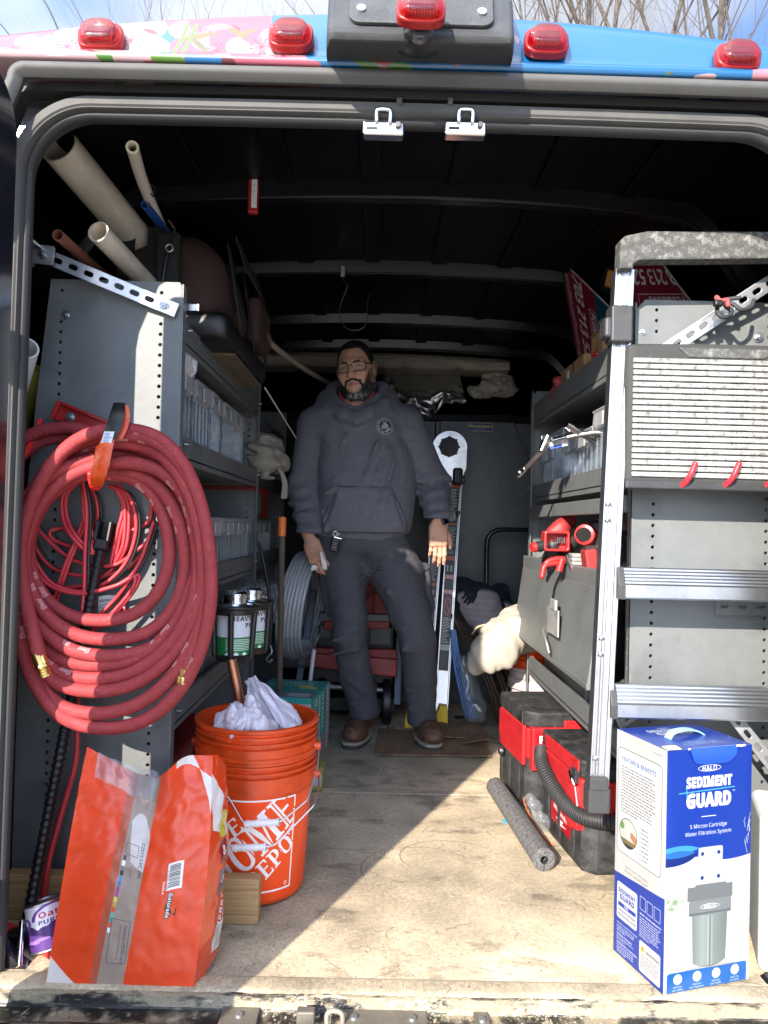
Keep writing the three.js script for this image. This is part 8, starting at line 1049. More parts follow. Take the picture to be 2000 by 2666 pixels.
// against the bulkhead
{
  const dk = std([0.03, 0.03, 0.031], 0.3, 0.6); const h = thing('hand_truck', 'black tubular hand truck handle standing against the bulkhead', 'hand truck', onY(1330, 1790)); partW('handle', tube([at(1266, 1700, 3.85), at(1266, 1600, 3.88), at(1267, 1480, 3.9), at(1268, 1420, 3.9), at(1274, 1395, 3.9), at(1294, 1381, 3.9), at(1330, 1379, 3.9), at(1400, 1381, 3.9)], 0.0125, 90, 12), dk, h); partW('cross_bar', tube([at(1352, 1560, 3.86), at(1354, 1535, 3.88), at(1366, 1524, 3.88), at(1400, 1522, 3.88)], 0.009, 40, 10), dk, h);
  const quilt = std([0.02, 0.024, 0.045], 0.95, 0, { bumpMap: tW(canvas(128, 128, (g) => { g.fillStyle = '#bbb'; g.fillRect(0, 0, 128, 128); g.strokeStyle = '#222'; g.lineWidth = 5; for (let y = 0; y < 4; y++) { g.beginPath(); for (let x = 0; x <= 128; x += 4) g.lineTo(x, y * 32 + 16 + 10 * (Math.abs((x % 32) - 16) / 16 - 0.5)); g.stroke(); } }), 0.12, false), bumpScale: 0.004, map: tFab });
  const blank = (lb, B, m, cell = 0.011) => { const Q = B.map(([x, y, d, r]) => [at(x, y, d), r]); const b3 = new THREE.Box3(); Q.forEach(([p, r]) => b3.expandByPoint(p)); const lo = b3.min.subScalar(0.16).toArray(), hi = b3.max.addScalar(0.16).toArray(); lo[1] = Math.max(lo[1], 0.0); return solo('moving_blanket', boxUV(sn((x, y, z) => { let s = 9; for (let i = 0; i < Q.length - 1; i++) s = smin(s, cap(x, y, z, Q[i][0], Q[i + 1][0], Q[i][1], Q[i + 1][1]), 0.05); return s + 0.018 * ns(x * 7, y * 7, z * 7) + 0.02 * (Math.abs(ns(x * 12, y * 5, z * 12)) - 0.2); }, lo, hi, cell)), m, lb, 'blanket', 'quilted moving blankets'); };
  blank('rolled navy quilted moving blanket beside the folded ladder', [[1205, 1535, 3.8, 0.07], [1250, 1575, 3.75, 0.085], [1300, 1660, 3.68, 0.09], [1330, 1720, 3.65, 0.08]], quilt);
  blank('folded dark navy moving blanket against the bulkhead door', [[1300, 1545, 3.9, 0.06], [1300, 1640, 3.88, 0.1], [1360, 1640, 3.88, 0.1], [1395, 1600, 3.88, 0.08]], quilt);
  const spring = std([0.13, 0.085, 0.055], 0.55, 0.4, { bumpMap: tex(canvas(64, 64, (g) => { g.fillStyle = '#111'; g.fillRect(0, 0, 64, 64); g.fillStyle = '#fff'; g.fillRect(0, 0, 34, 64); }), { srgb: false, repeat: [110, 1] }), bumpScale: 0.006, map: tex(canvas(64, 8, (g) => { g.fillStyle = '#555'; g.fillRect(0, 0, 64, 8); g.fillStyle = '#fff'; g.fillRect(0, 0, 34, 8); }), { repeat: [110, 1] }) });
  const sn2 = thing('drain_snake', 'bundle of brown coiled spring drain cable on the floor near the bulkhead', 'drain cable', onY(1310, 1880));
  for (let i = 0; i < 9; i++) { const o = i * 13; partW('cable_turn', tube([at(1178 + o * 0.2, 1600 + o * 0.5, 3.72 - i * 0.01), at(1205 + o * 0.5, 1640 + o * 0.4, 3.68), at(1240 + o * 0.75, 1715 + o * 0.2, 3.62 - (i % 3) * 0.04), at(1275 + o * 0.7, 1800, 3.58 - (i % 3) * 0.04), at(1296 + o * 0.62, 1870 - o * 0.1, 3.6 - (i % 2) * 0.05), at(1330 + o * 0.4, 1900 - o * 0.3, 3.66)], 0.0115, 90, 10), spring, sn2); }
  solo('wooden_stick', capped([at(1230, 1650, 3.62), at(1245, 1632, 3.6), at(1290, 1622, 3.6), at(1345, 1612, 3.6)], 0.005, 20, 8), std([0.45, 0.34, 0.2], 0.7), 'thin pale stick lying across the brown drain cable', 'stick');
  const pex = thing('blue_tube_bundle', 'blue plastic tubes in a clear bag standing beside the folded ladder', 'tube bundle', onY(1220, 1880)); for (let i = 0; i < 4; i++) partW('tube', tube([at(1176 + i * 3, 1640, 3.66), at(1182 + i * 5, 1720, 3.62), at(1198 + i * 7, 1800, 3.58), at(1215 + i * 9, 1870, 3.56)], 0.008, 40, 10), std([0.03, 0.12, 0.33], 0.3), pex); partW('bag', sn((x, y, z) => cap(x, y, z, at(1205, 1720, 3.6), at(1238, 1850, 3.55), 0.03, 0.06) + 0.025 * (Math.abs(ns(x * 20, y * 12, z * 20)) - 0.15), [0.28, -0.0, -2.12], [0.6, 0.5, -1.82], 0.01), M.film, pex);
  const foil = std([0.72, 0.72, 0.72], 0.22, 1, { bumpMap: tW(canvas(128, 128, (g) => { g.fillStyle = '#333'; g.fillRect(0, 0, 128, 128); for (let y = 0; y < 8; y++) for (let x = 0; x < 8; x++) { g.fillStyle = '#fff'; g.beginPath(); g.arc(x * 16 + 8 + (y % 2) * 6, y * 16 + 8, 6, 0, 7); g.fill(); } }), 0.09, false), bumpScale: 0.005 });
  solo('foil_insulation', slab(50, 34, (u, v) => { const bot = lerp(1066, 1050, u) + 18 * ns(u * 7, 3) + (u > 0.3 && u < 0.55 ? 16 : 0), top = lerp(972, 975, u), e = v, x = lerp(1000 + 36 * v, 1196 + 18 * v, u), y = lerp(top, bot, e), d = 4.28 - 0.2 * Math.sin(Math.min(1, v * 1.3) * Math.PI / 2) - 0.03 * ns(u * 5, v * 5); const p = at(x, y, d); p.y += 0.006 * ns(u * 14, v * 12); return p; }, 0.004, (u, v) => [u * 0.5, v * 0.35]), foil, 'silver foil bubble insulation draped over the cab shelf behind the man', 'insulation');
  solo('foil_insulation', slab(10, 16, (u, v) => at(1000 + u * 26 + v * 4, 985 + v * 50, 4.1 - 0.05 * Math.sin(v * 3) + 0.02 * ns(u * 5, v * 6)), 0.004, (u, v) => [u * 0.1, v * 0.2]), foil, 'small crumpled foil edge beside the mans right shoulder in view', 'insulation');
  const cp = [[1230, 1020, 4.2, 0.03], [1265, 1015, 4.22, 0.05], [1290, 995, 4.25, 0.075], [1312, 1015, 4.25, 0.05]].map(([x, y, d, r]) => [at(x, y, d), r]);
  solo('pale_rag', sn((x, y, z) => { let s = 9; for (const [p, r] of cp) s = smin(s, len(x - p.x, y - p.y, z - p.z) - r, 0.05); return s - 0.06 * crumple(x, y * 1.5, z, 7); }, [0.38, 1.58, -2.8], [0.86, 1.9, -2.45], 0.009), std([0.42, 0.39, 0.34], 0.9), 'crumpled pale rag on the cab shelf above the bulkhead door', 'rag');
  for (const [x, y, i] of [[1205, 1872, 0], [1230, 1850, 1]]) { const p = onY(x, y); solo('dark_scrap', slab(3, 3, (u, v) => V(p.x + (u - 0.5) * 0.09 + 0.01 * v, 0.008 + 0.01 * u * v, p.z + (v - 0.5) * 0.06), 0.002), std([0.03, 0.028, 0.025], 0.8), ['dark scrap on the floor just right of the yellow ladder foot', 'dark scrap on the floor farther behind the cardboard'][i], 'scrap'); }
}

// ================================================================ the man
{
  const man = thing('person', 'bearded man in glasses, dark hooded sweatshirt, grey trousers and brown boots standing inside the van', 'person', at(1020, 1950, 3.4).setY(0));
  const D = 3.36, p = (x, y, d = D) => at(x, y, d);
  const J = { neck: p(926, 1052), shL: p(826, 1108, 3.38), shR: p(1052, 1106, 3.38), elL: p(794, 1270, 3.41), elR: p(1127, 1258, 3.41), wrL: p(808, 1388, 3.30), wrR: p(1140, 1350, 3.28) };
  const skin = [0.6, 0.345, 0.235];
  // ---------- hooded sweatshirt
  const keys = [[1410, 942, 0.196, 0.142], [1385, 944, 0.212, 0.158], [1330, 950, 0.216, 0.172], [1260, 955, 0.214, 0.168], [1190, 952, 0.208, 0.152], [1130, 944, 0.196, 0.135], [1085, 936, 0.15, 0.11], [1055, 930, 0.10, 0.085]].map(([y, x, a, b]) => { const q = p(x, y); return [q.y, q.x, q.z, a, b]; });
  const tor = (y) => { let i = 0; while (i < keys.length - 2 && y > keys[i + 1][0]) i++; const A = keys[i], B = keys[i + 1], t = clamp((y - A[0]) / (B[0] - A[0]), 0, 1), s = t * t * (3 - 2 * t); return [lerp(A[1], B[1], s), lerp(A[2], B[2], s), lerp(A[3], B[3], s), lerp(A[4], B[4], s)]; };
  const hemY = keys[0][0], Zc = keys[0][2];
  const ring = (grow, drop, r0) => [[856, 1018, 3.38, 0], [868, 1040, 3.31, 0], [896, 1058, 3.26, -0.002], [928, 1070, 3.235, -0.004], [960, 1056, 3.25, -0.002], [990, 1034, 3.30, 0], [1004, 1012, 3.38, 0.004], [986, 1002, 3.46, 0.012], [930, 998, 3.50, 0.018], [876, 1004, 3.46, 0.012], [856, 1018, 3.38, 0]].map(([x, y, d, r]) => { const q = p(x, y, d); q.x = J.neck.x + (q.x - J.neck.x) * grow; q.z = J.neck.z + (q.z - J.neck.z) * grow; q.y -= drop; return [q, r0 + r]; });
  const hoods = [ring(0.93, -0.004, 0.0165), ring(1.1, 0.026, 0.026), ring(1.24, 0.046, 0.02)];
  const pk = { x: p(950, 1320, 3.2).x, y0: p(950, 1388, 3.2).y, y1: p(950, 1268, 3.2).y };
  const folds = [[[846, 1130, 3.24], [862, 1210, 3.21], 0.016], [[1010, 1170, 3.22], [985, 1230, 3.19], 0.016], [[868, 1250, 3.21], [885, 1300, 3.2], 0.014], [[1052, 1150, 3.24], [1060, 1230, 3.23], 0.014], [[985, 1150, 3.2], [940, 1262, 3.17], 0.02], [[1030, 1190, 3.21], [1000, 1300, 3.18], 0.016], [[900, 1130, 3.21], [872, 1175, 3.21], 0.016], [[845, 1285, 3.22], [905, 1255, 3.18], 0.014], [[905, 1085, 3.26], [930, 1100, 3.24], 0.014], [[965, 1080, 3.26], [940, 1102, 3.24], 0.014], [[838, 1330, 3.24], [850, 1390, 3.22], 0.014]].map(([a, b, r]) => [p(...a), p(...b), r]);
  const sleeve = (x, y, z, s, e, w, ph) => {
    const up = cap(x, y, z, s, e, 0.086, 0.074), fo = cap(x, y, z, e, w, 0.076, 0.056); let f = smin(up, fo, 0.03);
    const t = clamp((s.y - y) / (s.y - w.y), 0, 1), a = Math.atan2(z - lerp(s.z, w.z, t), x - lerp(s.x, w.x, t));
    const wr = Math.sin(t * 46 + 1.6 * Math.sin(a + ph) + 2.5 * ns(x * 9, y * 9, z * 9 + ph)) * smoothstep(t, 0.42, 0.62) * (1 - 0.5 * smoothstep(t, 0.9, 1)) * (0.5 + ns(x * 14, y * 14, z * 14));
    f -= 0.0115 * wr + 0.006 * ns(x * 10, y * 7, z * 10) * smoothstep(t, 0.1, 0.4);
    const dc = (w.y - y) ; return smax(f, dc * -1 * -1 + 0.0 * a, 0.008) ;
  };
  const hoodieF = (x, y, z) => {
    const [cx, cz, a, b] = tor(y), dx = (x - cx) / a, dz = (z - cz) / b, k = Math.pow(Math.abs(dx) ** 2.3 + Math.abs(dz) ** 2.3, 1 / 2.3);
    let f = (k - 1) * Math.min(a, b) * 0.95; f = smax(f, hemY - y, 0.012); f = smax(f, y - keys[keys.length - 1][0], 0.02);
    f -= 0.005 * ns(x * 6, y * 5, z * 6) + 0.003 * ns(x * 14, y * 9, z * 14) - 0.02 * (0.2 - Math.abs(ns(x * 6 + y * 3.4, y * 2.6 - x * 2, 4.4 + z))) * smoothstep(y, hemY + 0.06, hemY + 0.2);
    const band = smoothstep(y, hemY + 0.035, hemY + 0.05); f += 0.007 * (1 - band); f -= 0.004 * smoothstep(y, hemY + 0.05, hemY + 0.075) * (1 - smoothstep(y, hemY + 0.075, hemY + 0.14)) * (1 + ns(x * 22, y * 8, 3));
    for (const [A, B, r] of folds) f = smin(f, cap(x, y, z, A, B, r * 0.45, r * 0.2) + 0.0025, 0.026);
    // kangaroo pocket
    if (z > cz) { const t = clamp((y - pk.y0) / (pk.y1 - pk.y0), -0.2, 1.2), hw = lerp(0.185, 0.112, clamp(t, 0, 1) ** 0.8), e = Math.min(smoothstep(t, -0.03, 0.0), 1 - smoothstep(t, 0.985, 1.0), 1 - smoothstep(Math.abs(x - pk.x), hw - 0.004, hw)); f -= 0.0075 * e + 0.008 * e * Math.sin(clamp(t, 0, 1) * Math.PI) * Math.max(0, Math.cos((x - pk.x) * 9)); }
    f = smin(f, smin(cap(x, y, z, J.neck, J.shL, 0.078, 0.082), cap(x, y, z, J.neck, J.shR, 0.078, 0.082), 0.04), 0.06);
    f = smin(f, sleeve(x, y, z, J.shL, J.elL, J.wrL, 0.5), 0.022); f = smin(f, sleeve(x, y, z, J.shR, J.elR, J.wrR, 2.1), 0.022);
    hoods.forEach((hood, k) => { let h = 9; for (let i = 0; i < hood.length - 1; i++) h = smin(h, cap(x, y, z, hood[i][0], hood[i + 1][0], hood[i][1], hood[i + 1][1]), 0.01); f = smin(f, h - 0.005 * ns(x * 15, y * 15, z * 15), k === 2 ? 0.03 : 0.006); });
    // opening for the neck
    const nk = cap(x, y, z, V(J.neck.x, J.neck.y + 0.12, J.neck.z + 0.02), V(J.neck.x, J.neck.y - 0.03, J.neck.z + 0.03), 0.092, 0.075); return smax(f, -nk, 0.01);
  };
  // sleeves are cut at the wrist
  const lo = [p(740, 1400).x, p(900, 1420).y - 0.02, Zc - 0.26], hi = [p(1190, 1400).x, p(900, 985).y, Zc + 0.27];
  const cHood = canvas(256, 256, (g) => { const d = g.createImageData(256, 256); for (let y = 0; y < 256; y++) for (let x = 0; x < 256; x++) { const k = 205 + 60 * (rnd() - 0.5) + 26 * Math.sin(x * 1.57) - 26 * (N1[y * 256 + x] - 0.5), q = (y * 256 + x) * 4; d.data[q] = k; d.data[q + 1] = k; d.data[q + 2] = k; d.data[q + 3] = 255; } g.putImageData(d, 0, 0); });
  const hm = std([0.215, 0.222, 0.265], 0.92, 0, { map: tW(cHood, 0.14), bumpMap: tW(cHood, 0.05, false), bumpScale: 0.0012, sheen: 0.6, sheenRoughness: 0.6, sheenColor: new THREE.Color(0.2, 0.2, 0.24) });
  const hoodie = partW('hooded_sweatshirt', boxUV(sn(hoodieF, lo, hi, 0.0072)), hm, man);
  // pocket seam and cuff seams
  const onFront = (x, y, F, z0 = Zc + 0.3, off = 0.0012) => { let z = z0; for (let i = 0; i < 60; i++) { const f = F(x, y, z); if (f < 0.0006) break; z -= Math.max(0.001, f * 0.7); } return V(x, y, z + off); };
  const seamM = std([0.035, 0.038, 0.05], 0.95); const seam = (pts, r = 0.0022) => partW('seam', tube(pts.map(([x, y]) => onFront(x, y, hoodieF, Zc + 0.3, 0.0004)), r, 60, 6), seamM, hoodie);
  { const c = pk.x, a = pk.y0, b = pk.y1, W = 0.178; for (const s of [-1, 1]) seam([[c + s * 0.112, b], [c + s * 0.128, lerp(b, a, 0.18)], [c + s * 0.156, lerp(b, a, 0.45)], [c + s * 0.178, lerp(b, a, 0.72)], [c + s * 0.184, a + 0.012]]); seam([[c - 0.112, b], [c - 0.04, b + 0.001], [c + 0.04, b + 0.001], [c + 0.112, b]]); }
  { const hy = hemY + 0.043; seam(Array.from({ length: 12 }, (_, i) => [pk.x - 0.175 + 0.35 * i / 11, hy]), 0.0018); }
  // chest print
  { const c = p(1003, 1110, 3.25), r = 0.0365, pr = picture(512, 512, (g) => { g.clearRect(0, 0, 512, 512); g.fillStyle = '#d9dde2'; g.beginPath(); g.arc(256, 256, 252, 0, 7); g.fill(); g.fillStyle = '#2a2f3d'; g.beginPath(); g.arc(256, 256, 240, 0, 7); g.fill(); g.fillStyle = '#dfe3e8'; g.beginPath(); g.arc(256, 256, 178, 0, 7); g.fill(); g.fillStyle = '#2a2f3d'; g.beginPath(); g.arc(256, 256, 170, 0, 7); g.fill(); g.font = 'bold 42px sans-serif'; g.fillStyle = '#e3e6ea'; g.textAlign = 'center'; const s = 'UNITED STATES ARMY WARRANT OFFICERS ASSN. • EST. 1918 • '; for (let i = 0; i < s.length; i++) { g.save(); g.translate(256, 256); g.rotate((i / s.length) * Math.PI * 2 - 2.2); g.fillText(s[i], 0, -194); g.restore(); } g.fillStyle = '#dfe3e8'; g.beginPath(); g.moveTo(140, 240); g.lineTo(300, 190); g.lineTo(350, 210); g.lineTo(360, 330); g.lineTo(150, 350); g.fill(); g.fillRect(190, 170, 120, 40); g.fillStyle = '#2a2f3d'; for (let i = 0; i < 4; i++) for (let k = 0; k < 3; k++) g.fillRect(160 + i * 46, 240 + k * 36, 24, 20); g.fillStyle = '#dfe3e8'; g.beginPath(); g.moveTo(250, 420); g.lineTo(420, 300); g.lineTo(420, 340); g.lineTo(300, 420); g.fill(); g.fillStyle = '#c9cdd4'; g.fillRect(200, 120, 90, 40); });
    const n = 14, g = grid(40, 8, (u, v) => { const a = u * Math.PI * 2, R0 = v * r; return onFront(c.x + Math.cos(a) * R0, c.y + Math.sin(a) * R0, hoodieF, Zc + 0.3, 0.0016); }, (u, v) => [0.5 + 0.5 * v * Math.cos(u * Math.PI * 2), 0.5 + 0.5 * v * Math.sin(u * Math.PI * 2)]);
    partW('chest_print', g, std([0.8, 0.8, 0.8], 0.7, 0, { map: pr }), hoodie); }
  // ---------- trousers
  const LG = [[[890, 1418, 3.37, 0.112], [896, 1500, 3.34, 0.103], [908, 1600, 3.29, 0.080], [910, 1652, 3.28, 0.077], [925, 1752, 3.34, 0.073], [950, 1862, 3.39, 0.070]], [[1000, 1418, 3.37, 0.118], [1032, 1490, 3.34, 0.117], [1066, 1595, 3.29, 0.092], [1086, 1665, 3.28, 0.083], [1093, 1765, 3.34, 0.076], [1100, 1882, 3.39, 0.068]]].map((l) => l.map(([x, y, d, r]) => [p(x, y, d), r]));
  const waist = p(944, 1400), crotch = p(950, 1486);
  const pw = [];
  for (const [x0, y0, x1, y1, d, r] of [[868, 1668, 950, 1640, 3.21, 0.010], [866, 1704, 945, 1690, 3.23, 0.011], [905, 1770, 945, 1800, 3.28, 0.009], [960, 1810, 925, 1785, 3.29, 0.008], [1045, 1640, 1120, 1655, 3.22, 0.010], [1050, 1690, 1128, 1700, 3.22, 0.012], [1058, 1735, 1110, 1745, 3.27, 0.009], [1060, 1800, 1128, 1790, 3.3, 0.008], [1062, 1845, 1130, 1838, 3.32, 0.009], [905, 1835, 985, 1825, 3.32, 0.009], [960, 1490, 1010, 1470, 3.24, 0.009], [945, 1500, 920, 1540, 3.25, 0.009], [1010, 1540, 1060, 1600, 3.23, 0.010], [1100, 1560, 1120, 1610, 3.25, 0.01]]) pw.push([p(x0, y0, d), p(x1, y1, d - 0.005), r]);
  const legF = (x, y, z, l) => { let s = 9; for (let i = 0; i < l.length - 1; i++) s = smin(s, cap(x, y, z, l[i][0], l[i + 1][0], l[i][1], l[i + 1][1]), 0.02); const e = l[l.length - 1][0]; return smax(s, e.y - 0.012 - y, 0.006); };
  const pouch = [p(848, 1470, 3.34), p(862, 1590, 3.32)], pouch2 = [p(1104, 1480, 3.36), p(1116, 1580, 3.34)];
  const pantsF = (x, y, z) => {
    const dx = (x - waist.x) / 0.186, dz = (z - waist.z) / 0.138; let f = (Math.pow(Math.abs(dx) ** 2.4 + Math.abs(dz) ** 2.4, 1 / 2.4) - 1) * 0.13; f = smax(f, y - waist.y - 0.05, 0.01); f = smax(f, crotch.y + 0.07 - y, 0.06);
    f = smin(f, Math.min(legF(x, y, z, LG[0]), 9), 0.05); f = smin(f, legF(x, y, z, LG[1]), y > crotch.y - 0.02 ? 0.05 : 0.012);
    f = smin(f, cap(x, y, z, pouch[0], pouch[1], 0.034, 0.04), 0.02); f = smin(f, cap(x, y, z, pouch2[0], pouch2[1], 0.03, 0.034), 0.02);
    for (const [A, B, r] of pw) f = smin(f, cap(x, y, z, A, B, r * 1.15, r * 0.5), 0.015);
    return f - 0.0045 * ns(x * 8, y * 6, z * 8) - 0.003 * ns(x * 20, y * 24, z * 20) - 0.0016 * ns(x * 50, y * 60, z * 50) + 0.013 * (Math.abs(ns(x * 9 + y * 5, y * 7 - x * 3, z * 6)) - 0.2) * (1 - smoothstep(y, waist.y - 0.3, waist.y - 0.1)) + 0.004;
  };
  const pm = std([0.105, 0.108, 0.132], 0.78, 0, { map: tFab, bumpMap: bFab, bumpScale: 0.0008, sheen: 0.4, sheenRoughness: 0.6, sheenColor: new THREE.Color(0.08, 0.08, 0.1) });
  const pants = partW('trousers', boxUV(sn(pantsF, [p(815, 1500).x, p(1100, 1900, 3.39).y - 0.03, waist.z - 0.24], [p(1160, 1500).x, waist.y + 0.07, waist.z + 0.27], 0.0072)), pm, man);
  partW('seam', tube([[952, 1408], [953, 1440], [956, 1470]].map(([x, y]) => { const q = p(x, y, 3.2); return onFront(q.x, q.y, pantsF, waist.z + 0.3, 0.0005); }), 0.002, 20, 6), pm, pants);
  partW('pocket_flap', slab(8, 4, (u, v) => { const q = p(1072 + u * 40 + v * 14, 1478 - u * 22 + v * 26, 3.2); return onFront(q.x, q.y, pantsF, waist.z + 0.3, 0.006 - 0.003 * v); }, 0.003, (u, v) => [u * 0.1, v * 0.06]), pm, pants);
  partW('pocket_flap', slab(4, 8, (u, v) => { const q = p(846 + u * 20 + v * 14, 1470 + v * 100, 3.2); return onFront(q.x, q.y, pantsF, waist.z + 0.3, 0.005); }, 0.003, (u, v) => [u * 0.1, v * 0.06]), pm, pants);
  // ---------- boots
  const leather = std([0.16, 0.082, 0.047], 0.55, 0, { map: tW(tint(256, { mottle: 0.55, grain: 0.15, specks: 120, speckTone: 0.9, scratches: 40, scratchTone: 220, scratchLen: 20 }), 0.16), bumpMap: bFine, bumpScale: 0.0008 });
  const boot = (heel, yaw, name) => {
    const F = (x, y, z) => { let f = ell(x, y, z, 0.004, 0.048, 0.205, 0.052, 0.05, 0.078); f = smin(f, cap(x, y, z, V(0, 0.052, 0.17), V(0, 0.07, 0.03), 0.046, 0.045), 0.03); f = smin(f, cap(x, y, z, V(0, 0.06, 0.03), V(0, 0.055, -0.02), 0.042, 0.04), 0.02); f = smin(f, cap(x, y, z, V(0, 0.09, 0.02), V(0, 0.22, 0.0), 0.052, 0.056), 0.03); f = smax(f, 0.02 - y, 0.006); f -= 0.0022 * Math.sin(z * 130 + 30 * y) * smoothstep(z, 0.06, 0.1) * (1 - smoothstep(z, 0.14, 0.17)) * smoothstep(y, 0.06, 0.09); const r = Math.hypot(y - 0.07, z - 0.165); return f - 0.0015 * ns(x * 40, y * 40, z * 40) + 0.002 * Math.exp(-(((z - 0.16 + (x * x) * 8) / 0.004) ** 2)); };
    const q = new THREE.Quaternion().setFromAxisAngle(V(0, 1, 0), yaw), put = (g) => g.applyQuaternion(q).translate(heel.x, heel.y, heel.z);
    const b = partW('boot', put(boxUV(sn(F, [-0.075, 0.01, -0.08], [0.075, 0.23, 0.3], 0.0058))), leather, man);
    const out = (e) => { const s = [], N = 40; for (let i = 0; i < N; i++) { const a = i / N * Math.PI * 2, z = 0.112 + (0.172 + e) * -Math.cos(a), w = z > 0.16 ? 0.058 : lerp(0.043, 0.057, smoothstep(z, 0, 0.17)); const sx = Math.sin(a); s.push([Math.sign(sx) * Math.abs(sx) ** 0.62 * (w + e), z]); } return poly(s.map(([x, z]) => [x, -z])); };
    partW('sole', put(merge(ex(out(0.002), 0.016, 0.002).rotateX(-Math.PI / 2).translate(0, 0.0, 0))), std([0.045, 0.04, 0.036], 0.8), b); partW('welt', put(merge(ex(out(0.0045), 0.007, 0.002).rotateX(-Math.PI / 2).translate(0, 0.0165, 0))), std([0.3, 0.27, 0.22], 0.7), b);
    const st = []; for (let i = 0; i < 26; i++) { const a = lerp(-1.9, 1.9, i / 25) + Math.PI, z = 0.112 + 0.17 * -Math.cos(a), w = z > 0.16 ? 0.0585 : lerp(0.043, 0.057, smoothstep(z, 0, 0.17)), sx = Math.sin(a); st.push(bx(0.004, 0.0015, 0.002, Math.sign(sx) * Math.abs(sx) ** 0.62 * w, 0.0245, z, 0)); } partW('stitching', put(merge(st)), std([0.4, 0.34, 0.25], 0.8), b).userData.kind = 'stuff';
  };
  const tL = onY(936, 1950), tR = onY(1126, 1958); boot(V(p(955, 1870, 3.42).x - 0.012, 0.004, tL.z - 0.26), -0.2); boot(V(p(1100, 1888, 3.42).x + 0.0, 0.01, tR.z - 0.262), 0.13);
  // ---------- head
  const HC = p(927, 968, 3.345), HQ = new THREE.Quaternion().setFromEuler(new THREE.Euler(0.09, -0.2, 0.12, 'YXZ')), HS = 1.03;
  const hp = (g) => g.scale(HS, HS, HS).applyQuaternion(HQ).translate(HC.x, HC.y, HC.z);
  const crn = (x, y, z) => ell(x, y, z, 0, 0.034, -0.016, 0.0765, 0.092, 0.098);
  const faceB = (x, y, z) => {
    let f = crn(x, y, z); const ax = Math.abs(x);
    f = smin(f, ell(x, y, z, 0, -0.028, 0.018, 0.070, 0.088, 0.074), 0.03); f = smin(f, len(x, y + 0.098, z - 0.06) - 0.026, 0.03); f = smin(f, len(ax - 0.051, y + 0.06, z - 0.002) - 0.031, 0.03); f = smin(f, ell(ax, y, z, 0.036, -0.022, 0.058, 0.027, 0.024, 0.024), 0.025);
    f = smin(f, cap(ax, y, z, V(0.012, 0.030, 0.080), V(0.044, 0.030, 0.068), 0.0135, 0.011), 0.018);
    f = smax(f, -(len(ax - 0.032, y - 0.010, z - 0.1) - 0.0165), 0.014);
    f = smin(f, cap(x, y, z, V(0, 0.022, 0.082), V(0, -0.022, 0.104), 0.0095, 0.0135), 0.012); f = smin(f, len(x, y + 0.026, z - 0.1) - 0.0135, 0.008); f = smin(f, len(ax - 0.0145, y + 0.028, z - 0.09) - 0.0092, 0.007); f = smax(f, -(len(ax - 0.0075, y + 0.0395, z - 0.1) - 0.0042), 0.003);
    f = smin(f, cap(ax, y, z, V(0, -0.0535, 0.0895), V(0.022, -0.058, 0.078), 0.0062, 0.004), 0.006); f = smin(f, cap(ax, y, z, V(0, -0.066, 0.0875), V(0.019, -0.0615, 0.078), 0.0078, 0.004), 0.006); f = smax(f, -(cap(ax, y, z, V(0, -0.0595, 0.098), V(0.025, -0.0595, 0.084), 0.0012, 0.001)), 0.003);
    f = smin(f, cap(ax, y, z, V(0.02, 0.0145, 0.0838), V(0.044, 0.012, 0.0758), 0.0064, 0.0058), 0.004); f = smin(f, cap(ax, y, z, V(0.021, 0.003, 0.0818), V(0.043, 0.002, 0.0748), 0.005, 0.0046), 0.004);
    const ex0 = ax - 0.0785, ey = y - 0.002, ez = z + 0.012; f = smin(f, smax(ell(ex0, ey, ez, 0, 0, 0, 0.0125, 0.034, 0.021), -ell(ex0, ey, ez, 0.012, 0.002, 0.002, 0.009, 0.022, 0.012), 0.005), 0.008);
    f = smin(f, cap(x, y, z, V(0, -0.05, -0.022), V(0, -0.19, -0.035), 0.06, 0.066), 0.03);
    return f;
  };
  const faceC = (x, y, z) => { const ax = Math.abs(x); const c = [...skin], mix = (k, t) => { for (let i = 0; i < 3; i++) c[i] = lerp(c[i], k[i], t); }; const n = 0.08 * ns(x * 60, y * 60, z * 60) + 0.05 * ns(x * 160, y * 160, z * 160); mix([0.62, 0.3, 0.21], 0.55 * Math.exp(-((((ax - 0.04) / 0.022) ** 2) + (((y + 0.02) / 0.02) ** 2))) * (z > 0.02)); mix([0.62, 0.31, 0.22], 0.5 * Math.exp(-(((x / 0.016) ** 2) + (((y + 0.026) / 0.016) ** 2))) * (z > 0.07)); const lip = Math.exp(-(((x / 0.026) ** 4) + (((y + 0.0605) / (0.0092 - 0.005 * Math.min(1, ax / 0.026))) ** 4))); if (z > 0.06) mix([0.5, 0.19, 0.155], lip); if (z > 0.06 && ax < 0.03) mix([0.16, 0.06, 0.05], 0.85 * Math.exp(-(((y + 0.0597) / 0.0017) ** 2)) * (1 - smoothstep(ax, 0.022, 0.028))); if (ax > 0.072) mix([0.62, 0.3, 0.21], 0.5); { const yb = -0.096 + 18 * ax * ax; mix([0.1, 0.075, 0.062], 0.62 * smoothstep(-y, -yb - 0.014, -yb + 0.006) * (1 - smoothstep(-y, 0.13, 0.15)) * (z > -0.02) * (1 - lip)); } return c.map((v) => v * (1 + n)); };
  const c2 = (px, py, ax, ay, bx1, by) => { const dx = bx1 - ax, dy = by - ay, t = clamp(((px - ax) * dx + (py - ay) * dy) / (dx * dx + dy * dy), 0, 1); return len(px - ax - dx * t, py - ay - dy * t); };
